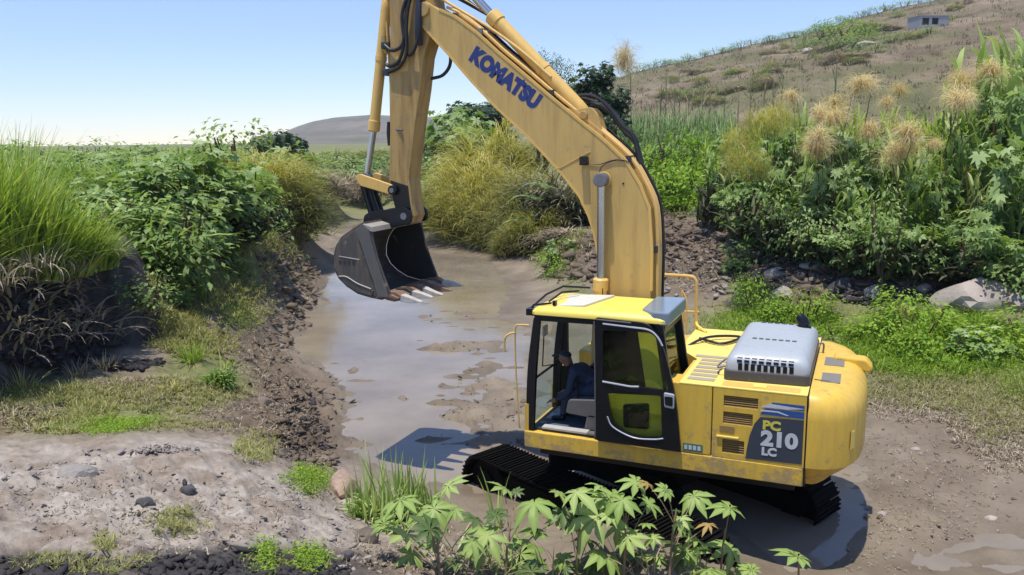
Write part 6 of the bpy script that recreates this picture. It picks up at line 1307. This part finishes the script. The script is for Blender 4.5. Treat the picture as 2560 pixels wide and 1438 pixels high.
pp_ = on_hill(2165, 112); rock(0, 0, 2.4, 1.5, .7, 'pale outcrop halfway up the hill below the house', RK_P, 'outcrop', .3, pp_, 27); pp_ = on_hill(2015, 132); rock(0, 0, 1.4, 1, .8, 'small pale block on the hill left of the outcrop', RK_P, 'outcrop', .3, pp_, 28)

# ================================================================== ground cover and clods
FP = np.stack([GX, GY, GZ], -1).reshape(-1, 3); FX, FY, FR = GPX.ravel(), GPY.ravel(), RR.ravel(); FWv = GW.ravel()
def sample(e, n, rmin=4.6, rmax=60):
    cx0, cy0, rx, ry = e[:4]; d = ((FX-cx0)/rx)**2+((FY-cy0)/ry)**2; k = np.where((d < 1) & (FR > rmin) & (FR < rmax) & (FP[:, 2] > .012))[0]
    if len(k) == 0: return np.zeros((0, 3))
    w = (1-d[k])**.6*FR[k]**0; i = RNG.choice(k, n, p=w/w.sum()); P = FP[i].copy(); s_ = .012*FR[i]
    P[:, 0] += RNG.normal(0, 1, n)*s_*.4; P[:, 1] += RNG.normal(0, 1, n)*s_*.4; return P
def cover(name, label, mat, areas, bl=9, h=.12, w=.012, kind='blade', droop=(.4, 1.6)):
    pb = PB()
    for e in areas:
        n = e[4]; hs = e[5] if len(e) > 5 else h; P = sample(e, n, e[6] if len(e) > 6 else 4.6, e[7] if len(e) > 7 else 60)
        if len(P) == 0: continue
        hh = hs*U(.5, 1.2, n)
        if kind == 'blade':
            for q in range(bl): straps(pb, P+RNG.normal(0, hs*.18, (n, 3))*[1, 1, 0], U(0, 2*PI, n), U(.1, 1.0, n), hh*U(.6, 1.2, n), w*U(.6, 1.5, n)*(hs/h)**.5, U(*droop, n), U(0, 1, n), 3)
        else:
            for q in range(bl):
                c = P+RNG.normal(0, hs*.45, (n, 3))*[1, 1, 0]; c[:, 2] += U(.1, 1.0, n)*hs; ovals(pb, c, U(0, 2*PI, n), U(-.3, .9, n), U(-.5, .5, n), w*U(.6, 1.4, n), U(0, 1, n))
    o = bpy.data.objects.new(name, pb.mesh(name, mat)); link(o); return tag(o, label, kind='stuff')
cover('weeds', 'fresh green weeds', L_LIME, [(2350, 880, 250, 90, 2600, .2), (2310, 815, 180, 38, 900, .22), (1930, 830, 200, 50, 900, .12), (2010, 785, 120, 35, 700, .22), (1880, 740, 50, 40, 500, .3), (2240, 830, 120, 60, 900, .35), (2480, 850, 120, 70, 1000, .3), (2540, 930, 60, 90, 500, .25),
     (280, 1045, 120, 40, 330, .10, 4.6, 12), (230, 1030, 200, 60, 260, .08, 4.6, 12), (500, 900, 90, 40, 500, .14, 4.6, 14), (770, 1205, 60, 40, 450, .09, 4.6, 11), (590, 800, 50, 50, 350, .14), (660, 1395, 20, 50, 120, .09, 4.6, 8), (770, 1400, 50, 40, 260, .07, 4.6, 8), (1390, 670, 50, 60, 500, .3), (1440, 740, 40, 40, 250, .2), (640, 560, 80, 60, 500, .25, 10), (790, 560, 25, 40, 200, .2)], 8, .12, .03, 'leaf')
cover('grass', 'olive and straw coloured short grass', L_OLIVE, [(2350, 960, 260, 70, 1500, .16), (2480, 1000, 120, 60, 700, .14), (1900, 800, 200, 60, 700, .12), (140, 1000, 170, 90, 1300, .16, 4.6, 14), (420, 960, 220, 80, 1100, .10, 4.6, 14), (440, 1050, 250, 30, 500, .06, 4.6, 12), (640, 1110, 60, 60, 300, .10, 4.6, 12), (440, 820, 70, 70, 700, .2, 8), (430, 740, 80, 90, 800, .2, 8), (560, 700, 120, 80, 900, .16, 8), (600, 620, 100, 60, 700, .2, 8), (440, 1310, 70, 40, 220, .07, 4.6, 8), (260, 1360, 15, 40, 60, .08, 4.6, 8), (200, 1410, 200, 30, 200, .06, 4.6, 8), (720, 1410, 120, 30, 180, .06, 4.6, 8), (1700, 500, 120, 50, 600, .3), (830, 460, 60, 60, 400, .3, 20), (930, 450, 60, 30, 300, .3, 20), (2480, 1060, 90, 50, 400, .12)], 8, .12, .011)
cover('straw', 'dead straw and muddy stalks lying about', L_DEAD, [(240, 920, 200, 50, 500, .12, 4.6, 14), (330, 960, 200, 60, 400, .12, 4.6, 14), (700, 1000, 90, 130, 450, .10, 4.6, 16), (620, 880, 80, 90, 350, .12, 8), (700, 700, 90, 120, 500, .16, 8), (2330, 990, 230, 70, 1500, .16), (2480, 1070, 110, 70, 700, .16), (2520, 1140, 80, 50, 250, .12), (1800, 650, 200, 90, 900, .2, 12), (2000, 690, 150, 50, 500, .2), (400, 1280, 380, 120, 220, .07, 4.6, 9), (1050, 1380, 250, 60, 260, .09, 4.6, 9), (2250, 1250, 260, 200, 420, .06, 6, 14), (1000, 900, 240, 300, 90, .05, 6, 20), (400, 1250, 400, 150, 420, .04, 4.6, 9), (1400, 620, 90, 70, 600, .3, 15), (60, 1000, 100, 80, 300, .2, 4.6, 13), (620, 1040, 160, 60, 250, .1, 4.6, 13)], 4, .12, .012, 'blade', (1.2, 2.4))
cover('meadow_grass', 'soft bright green grass', L_LIME, [(1710, 480, 90, 50, 3200, .7, 20, 60), (1715, 430, 90, 45, 2600, .9, 20, 70), (2350, 870, 260, 80, 1500, .3, 6, 40), (1950, 810, 180, 50, 700, .2, 6, 40)], 7, .4, .03)
cover('bank_grass', 'olive and green grass on the earth banks', L_OLIVE, [(765, 545, 50, 60, 500, .35, 15), (700, 620, 70, 40, 350, .25, 12), (600, 760, 90, 60, 500, .14, 8), (520, 860, 80, 40, 350, .14, 8), (1400, 600, 80, 60, 350, .35, 15), (330, 900, 100, 25, 350, .10, 4.6, 14), (180, 905, 160, 25, 500, .12, 4.6, 14)], 8, .12, .012)
cover('hanging_growth', 'mixed growth hanging over the left bank slope', L_CANE, [(420, 640, 60, 90, 500, .3, 10), (380, 720, 40, 110, 450, .26, 9, 15), (640, 560, 70, 50, 450, .35, 12), (500, 600, 110, 50, 600, .35, 12), (470, 900, 70, 30, 300, .28, 8, 14), (560, 930, 40, 30, 120, .3, 8, 14)], 7, .3, .028, 'blade', (.6, 2.0))
for i, (px, py, w_, h, k, d) in enumerate([(2290, 850, 1.5, 1.0, 0, 'bright green weed bush below the stalked shrub'), (2340, 900, 1.3, .7, 0, 'low bright weed bush in the middle of the right meadow'), (2440, 890, 1.2, .6, 1, 'leafy dark weed bush below the large boulder'), (2200, 860, 1.2, .7, 0, 'bright weed bush behind the counterweight'), (2500, 900, 1.5, .7, 0, 'bright weed bush at the right edge of the meadow'),
      (1885, 770, 1.0, 1.0, 0, 'upright lime weed beside the handrail'), (2010, 800, 1.3, .8, 0, 'lime weed bush left of the dark block'), (1840, 690, .9, .9, 1, 'grey green leafy weed on the mud heap'), (1935, 800, 1.0, .5, 0, 'low lime weed in front of the rounded stone'), (2250, 800, 1.0, .8, 0, 'lime weed bush at the bare stalk'), (2560, 860, 1.4, .8, 0, 'lime weed bush cut by the right edge of the view'), (2100, 850, .9, .5, 0, 'low weed bush right behind the engine hood'),
      (1375, 690, 1.0, .8, 0, 'lime weed at the canal corner under the boom'), (1400, 660, .9, .9, 1, 'leafy weed at the canal corner under the boom')]):
    p = hit(px, py); inst('weed_bush', pick(P_LIMEB if k == 0 else P_LOBES), (p[0], p[1], p[2]-.1), None, (w_, w_, h), d, 'weeds')
# clods
ico = bmesh.new(); bmesh.ops.create_icosphere(ico, subdivisions=1, radius=1); IV = np.array([v.co[:] for v in ico.verts]); IF = np.array([[v.index for v in f.verts] for f in ico.faces]); ico.free()
def clods(name, label, mat, areas):
    Vs, Fs = [], []; nn = 0
    for e in areas:
        n, s0, s1 = e[4:7]; P = sample(e, n, e[7] if len(e) > 7 else 4.6, e[8] if len(e) > 8 else 60)
        if len(P) == 0: continue
        s_ = s0*(s1/s0)**(U(0, 1, n)**3.2); A_ = U(0, 2*PI, n); sc = np.stack([U(.7, 1.9, n), U(.5, 1.1, n), U(.28, .6, n)], -1)*s_[:, None]
        V = (IV[None]*(1+RNG.uniform(-.5, .35, (n, 12, 1)))+RNG.uniform(-.18, .18, (n, 12, 3)))*sc[:, None]; tz = RNG.uniform(-.5, .5, (n, 1)); V[..., 2] += V[..., 0]*tz
        ca, sa = np.cos(A_)[:, None], np.sin(A_)[:, None]; X = V[..., 0]*ca-V[..., 1]*sa; Yv = V[..., 0]*sa+V[..., 1]*ca
        V = np.stack([X, Yv, V[..., 2]], -1)+P[:, None]; V[..., 2] -= s_[:, None]*.08; Vs.append(V.reshape(-1, 3)); Fs.append((IF[None]+(np.arange(n)*12)[:, None, None]).reshape(-1, 3)+nn); nn += n*12
    o = bpy.data.objects.new(name, quick_mesh(name, np.concatenate(Vs), np.concatenate(Fs), mat)); link(o); return tag(o, label, kind='stuff')
CL_B = plain('clod_brown', (.155, .118, .088), .9, 0, .2, .55, 2, .5); CL_G = plain('clod_grey', (.29, .255, .23), .92, 0, .2, .35, 4, .4); CL_D = plain('clod_dark', (.05, .045, .045), .9, 0, .2, .4, 6, .4)
clods('mud_clods', 'broken brown clods of earth', CL_B, [(730, 1020, 90, 150, 1300, .012, 0.104, 4.6, 16), (640, 860, 110, 110, 600, .015, 0.114, 8), (720, 720, 80, 140, 750, .03, 0.209, 8), (780, 1130, 60, 60, 350, .012, 0.085, 4.6, 13), (1780, 625, 200, 70, 1300, .03, 0.285, 12), (1690, 590, 70, 60, 450, .05, 0.332, 12), (2040, 700, 160, 50, 450, .03, 0.285, 12), (2250, 740, 140, 30, 150, .03, 0.142), (1440, 640, 90, 80, 550, .04, 0.332, 12), (1380, 600, 70, 60, 200, .05, 0.285, 12), (2350, 1150, 280, 250, 450, .008, 0.048, 6), (1100, 1400, 250, 50, 250, .01, 0.057, 4.6, 9), (1300, 1080, 120, 80, 130, .01, 0.067), (1200, 1000, 200, 150, 130, .01, 0.048), (680, 640, 80, 60, 350, .03, 0.190, 8), (1500, 1250, 300, 100, 150, .01, 0.057), (350, 960, 350, 60, 250, .01, 0.067, 4.6, 14)])
clods('dry_crumbs', 'crumbs of dry grey earth', CL_G, [(400, 1250, 420, 150, 1700, .004, .028, 4.6, 9.5), (760, 1300, 160, 100, 700, .005, .04, 4.6, 9.5), (100, 1200, 150, 120, 500, .006, .05, 4.6, 9.5), (1000, 1400, 180, 50, 500, .006, .05, 4.6, 9), (2300, 1250, 250, 180, 700, .006, .03, 6), (300, 1110, 350, 20, 300, .01, .05, 4.6, 9.5), (1800, 680, 200, 70, 600, .03, .16, 12)])
clods('dark_clods', 'dark moist clods of turned earth', CL_D, [(620, 1420, 300, 40, 1700, .008, .07, 4.6, 8), (120, 1420, 180, 30, 500, .008, .05, 4.6, 8), (150, 780, 220, 120, 1800, .02, .15, 9, 16), (300, 885, 130, 35, 900, .015, .10, 9, 15), (150, 890, 180, 30, 700, .015, .1, 9, 15), (360, 1290, 90, 20, 90, .008, .05, 4.6, 9), (760, 1060, 60, 90, 500, .01, .07, 4.6, 16), (500, 1250, 300, 120, 120, .006, .035, 4.6, 9), (1750, 640, 200, 80, 300, .03, .15, 12), (2000, 690, 180, 40, 700, .03, .28, 12), (2250, 735, 200, 25, 500, .03, .2, 12), (1900, 660, 120, 40, 500, .03, .25, 12), (1000, 900, 250, 250, 160, .01, .05, 6)])

# ================================================================== foreground: castor plants and reeds
def castor_leaf(R, k, seed, cup):
    rg = np.random.default_rng(seed); V = [(0, 0, 0)]; F = []; T = [.8]; offs = np.linspace(-2.55, 2.55, k)+rg.uniform(-.08, .08, k)
    for a in offs:
        L = R*(1-.42*(abs(a)/2.6)**1.5)*rg.uniform(.92, 1.08); d = np.array([math.cos(a), math.sin(a), 0]); q = np.array([-math.sin(a), math.cos(a), 0]); dr = rg.uniform(.6, 1.4)*cup
        z = lambda s: -dr*L*s**2.0+.03*L
        b0 = len(V); wd = L*.185
        P = [d*L*.30+q*wd*.72, d*L*.30-q*wd*.72, d*L*.30, d*L*.60+q*wd, d*L*.60-q*wd, d*L*.60, d*L]
        zs = [z(.3)+.02*L, z(.3)+.02*L, z(.3)-.01*L, z(.6)+.05*L, z(.6)+.05*L, z(.6), z(1)]
        V += [(p_[0], p_[1], zz) for p_, zz in zip(P, zs)]; T += [.45+rg.uniform(-.1, .1)]*2+[.8]+[.4, .4, .75, .6]
        F += [(0, b0+2, b0), (0, b0+1, b0+2), (b0, b0+2, b0+5, b0+3), (b0+2, b0+1, b0+4, b0+5), (b0+3, b0+5, b0+6), (b0+5, b0+4, b0+6)]
    # webbing between neighbouring lobes near the centre
    for i in range(k-1):
        F.append((0, 1+i*7, 1+(i+1)*7+1))
    return V, F, T
def leaf_me(R, k, seed, cup, mat):
    V, F, T = castor_leaf(R, k, seed, cup); me = new_mesh('leaf', V, F, mat, True); a = me.attributes.new('tint', 'FLOAT', 'POINT'); a.data.foreach_set('value', T); return me
LM = [leaf_me(1, 7+i % 3, i, .25+.11*(i % 4), L_CAST) for i in range(10)]; LMY = leaf_me(1, 7, 9, .6, L_CASTY); LMD = [leaf_me(1, 8, 20+i, .3, leaf_mat('castor_leaf_deep', [(0, (.05, .09, .02)), (.5, (.09, .15, .04)), (1, (.15, .22, .07))])) for i in range(2)]
CP_ = [ # root px,py ; leaves (px, py, width px, kind)
 ('left of the reeds end, lowest in front of the mud', (1100, 1448), 6.9, [(1015, 1340, 150, 0), (1120, 1215, 85, 0), (1085, 1272, 110, 0), (1075, 1325, 110, 2), (1190, 1300, 120, 2), (1000, 1250, 100, 0), (1180, 1355, 110, 0), (1140, 1275, 70, 0), (960, 1310, 70, 0)]),
 ('second from the left, below the near track end', (1262, 1452), 6.9, [(1335, 1258, 140, 0), (1262, 1222, 90, 0), (1300, 1385, 170, 0), (1220, 1340, 150, 0), (1290, 1232, 60, 2), (1345, 1330, 90, 0), (1180, 1400, 90, 0), (1240, 1290, 80, 2), (1390, 1300, 90, 0), (1330, 1430, 110, 2)]),
 ('third from the left, with the largest leaf', (1440, 1452), 6.8, [(1440, 1232, 130, 0), (1495, 1290, 200, 0), (1425, 1312, 100, 0), (1535, 1245, 120, 0), (1395, 1232, 70, 0), (1470, 1350, 90, 2), (1410, 1400, 80, 0), (1545, 1320, 90, 0)]),
 ('in the middle, beside the black shadow', (1560, 1452), 6.8, [(1590, 1205, 110, 0), (1620, 1258, 90, 0), (1570, 1345, 110, 0), (1510, 1385, 130, 0), (1545, 1425, 110, 0), (1615, 1310, 60, 0), (1600, 1390, 90, 2), (1640, 1420, 100, 0), (1555, 1250, 120, 0), (1490, 1430, 90, 2), (1500, 1215, 70, 0)]),
 ('with the withered brown leaf', (1672, 1450), 6.7, [(1735, 1240, 100, 0), (1702, 1298, 80, 0), (1772, 1312, 60, 1), (1690, 1365, 90, 2), (1635, 1345, 80, 0), (1720, 1385, 90, 0), (1665, 1225, 60, 0), (1620, 1150+60, 50, 1), (1700, 1430, 110, 0), (1740, 1350, 80, 0)]),
 ('right of the withered leaf, against the black shadow', (1800, 1452), 6.7, [(1825, 1272, 118, 0), (1825, 1372, 125, 0), (1770, 1425, 100, 0), (1880, 1425, 80, 0), (1760, 1370, 70, 2), (1840, 1440, 110, 0)]),
 ('single leaf rising at the shadow edge', (1996, 1450), 6.7, [(1995, 1392, 115, 0)])]
for ci, (d, rt_, vd, leaves) in enumerate(CP_):
    p = hit(*rt_, rmax=20); e = bpy.data.objects.new('castor_plant', None); link(e); e.location = p; ORG[e.name] = p; tag(e, 'pale green castor plant %s' % d, 'plant')
    v_ = min(uv(p[0], p[1])[1], vd+.4); tops = []
    leaves = leaves+[] if ci % 2 else leaves+[(q[0]+random.uniform(-45, 45), q[1]+random.uniform(25, 75), q[2]*random.uniform(.5, .85), random.choice((0, 2, 2))) for q in leaves[::3] if len(leaves) > 1 and q[3] != 1]
    for li, (px, py, w_, kd) in enumerate(leaves):
        vl = v_+random.uniform(-.1, .55) if len(leaves) > 1 else v_; c = at_v(px, py, vl); gz = ground_z(c[0], c[1]); c[2] = max(c[2], gz+.05)
        R = w_/FPX*np.linalg.norm(c-CAM)*.54*random.uniform(.82, 1.12); me = LMY if kd == 1 else LMD[li % 2] if kd == 2 else LM[(ci*3+li) % 10]
        o = bpy.data.objects.new('leaf', me); link(o, e); o.location = Vector(c-p)
        # blade looks up and leans a little to the light and the viewer
        nrm = Vector((-hv[0]*(tz_ := random.uniform(-.25, .6))+rv[0]*(tw_ := random.uniform(-.6, .6)), -hv[1]*tz_+rv[1]*tw_, 1)).normalized()
        q = nrm.to_track_quat('Z', 'Y').to_matrix().to_4x4() @ Matrix.Rotation(random.uniform(0, 2*PI), 4, 'Z'); o.rotation_euler = q.to_euler(); o.scale = (R*1.08, R*1.08*random.uniform(.85, 1.1), R)
        if kd == 1: o['label'] = 'withered brown leaf'
        tops.append(c-p)
    H_ = max(t_[2] for t_ in tops); xy = np.mean(tops, 0); s = MB(); n_ax = [np.array([0, 0, -.1]), np.array([xy[0]*.25, xy[1]*.25, H_*.45]), np.array([xy[0]*.6, xy[1]*.6, H_*.72])]
    s.tube([tuple(q) for q in n_ax], [.014, .010, .006], 6); st_ = s.build('stem', STEMR); st_.parent = e
    for t_ in tops:
        f_ = min(.95, max(.2, (t_[2]-.18)/max(H_, .2))); a_ = n_ax[0]+(n_ax[2]-n_ax[0])*f_; s = MB(); md = (a_+t_)/2+np.array([0, 0, .03]); s.tube([tuple(a_), tuple(md), tuple(t_)], [.006, .005, .004], 5); o = s.build('petiole', STEMR); o.parent = e
# reeds
for i, (px, py, h, n, d) in enumerate([(905, 1290, .55, 26, 'leftmost tuft of pale reeds beside the pinkish rock'), (955, 1300, .95, 40, 'tallest tuft of pale reeds in front of the water'), (1010, 1295, .85, 40, 'pale reeds in the middle of the clump before the blue shadow'), (1055, 1290, .75, 30, 'rightmost pale reeds leaning toward the bucket shadow'), (985, 1330, .5, 18, 'short pale reeds at the foot of the clump'), (1240, 1330, .75, 5, 'lone pale reed crossing in front of the near track')]):
    p = hit(px, py, rmax=20); pb = PB(); r_ = RNG.normal(0, .09 if i < 5 else .03, (n, 3))*[1, 1, 0]
    straps(pb, r_, U(0, 2*PI, n), U(.0, .35, n), h*U(.5, 1.05, n), np.full(n, .034), U(-.1, .5, n), U(.4, .95, n), 6, .1, .5)
    if i < 5: straps(pb, RNG.normal(0, .1, (n*2, 3))*[1, 1, 0], U(0, 2*PI, n*2), U(.2, .8, n*2), h*U(.3, .6, n*2), np.full(n*2, .034), U(.8, 2.0, n*2), U(.2, .9, n*2), 5, .1, .5)
    o = bpy.data.objects.new('reed_tuft', pb.mesh('blades', L_CAST)); link(o); o.location = p; tag(o, d, 'reeds')
for i, (px, py, h, n) in enumerate([(1150, 1440, .5, 14), (1220, 1430, .6, 16), (1350, 1445, .5, 14), (1480, 1440, .45, 14), (1620, 1445, .5, 12), (1740, 1440, .4, 12), (1090, 1390, .4, 12), (1260, 1390, .45, 12)]):
    p = hit(px, py, rmax=20); pb = PB(); straps(pb, RNG.normal(0, .1, (n, 3))*[1, 1, 0], U(0, 2*PI, n), U(.0, .8, n), h*U(.4, 1.05, n), np.full(n, .02), U(.2, 1.5, n), U(.1, .9, n), 5, .1, .6)
    m_ = L_CAST if i % 2 else L_DEAD; o = bpy.data.objects.new('reed_tuft', pb.mesh('blades', m_)); link(o); o.location = p; tag(o, '%s grass tuft between the castor stems, %s' % ('pale green' if i % 2 else 'withered', ['left end', 'under the second plant', 'below the largest leaf', 'in the middle', 'before the withered leaf', 'at the right end', 'by the reeds', 'behind the second plant'][i]), 'grass clump')
# bent grass clump on the earth strip, fallen stalks and yellow weed
for i, (px, py, h, n, me, d) in enumerate([(480, 905, .55, 110, L_LIME, 'bright flattened grass clump on the earth above the water'), (560, 925, .45, 40, L_HERO, 'pale drooping stalks at the right end of the flattened clump'), (430, 985, .28, 60, L_GOLD, 'small yellow weed left of the flattened clump'), (60, 985, .5, 70, L_OLIVE, 'straw coloured grass clump near the left edge'), (190, 940, .4, 60, L_DEAD, 'dead straw heap below the soil cliff'), (265, 925, .35, 60, L_TAN, 'pale broken straw heap at the cliff corner'), (470, 830, .5, 80, L_OLIVE, 'olive grass clump right of the cliff foot'), (1890, 745, .5, 70, L_GOLD, 'yellow green weed left of the pale rounded stone'), (2280, 800, .6, 60, L_GOLD, 'yellow tipped weed in front of the stalked shrub')]):
    p = hit(px, py); me_ = hero(n, h, .16, .02, np.array([0, 0]), (.6, 2.0), me, .1, .9, 1.2); o = bpy.data.objects.new('grass_clump', me_.mesh('blades', me)); link(o); o.location = p; tag(o, d, 'grass clump')
bpy.context.view_layer.update()

# air
if HAZE:
    c0_ = np.array(from_uv(40, 560)); s = MB(); T_ = Matrix.Translation((c0_[0], c0_[1], 0)) @ Matrix.Rotation(math.atan2(rv[1], rv[0]), 4, 'Z')
    s.box(-900, 900, -600, 700, -2.5, 175, T_); m = bpy.data.materials.new('air'); m.use_nodes = True; t = m.node_tree; t.nodes.clear(); o_ = nd(t, 'ShaderNodeOutputMaterial'); v_ = nd(t, 'ShaderNodeVolumePrincipled')
    v_.inputs['Color'].default_value = (.80, .88, 1.0, 1); v_.inputs['Density'].default_value = HAZE; v_.inputs['Anisotropy'].default_value = .2; t.links.new(v_.outputs[0], o_.inputs['Volume']); o = s.build('haze', m); tag(o, 'thin pale air between the viewer and the far hills', kind='stuff')

# same-looking neighbours are told apart by their order from the left
from collections import defaultdict
ORDW = 'first second third fourth fifth sixth seventh eighth ninth tenth eleventh twelfth thirteenth fourteenth fifteenth sixteenth seventeenth eighteenth nineteenth twentieth'.split()
bpy.context.view_layer.update(); sl_ = defaultdict(list)
for o in S.objects:
    if o.parent is None and o.get('label') and o.get('category'): sl_[o['label']].append(o)
for lb, os_ in sl_.items():
    if 1 < len(os_) <= 20 and len(lb.split()) <= 13:
        os_.sort(key=lambda o: float(project(np.array(o.matrix_world.translation))[0]))
        for i, o in enumerate(os_): o['label'] = lb+', '+('rightmost' if i == len(os_)-1 else 'leftmost' if i == 0 else ORDW[i]+' from left')
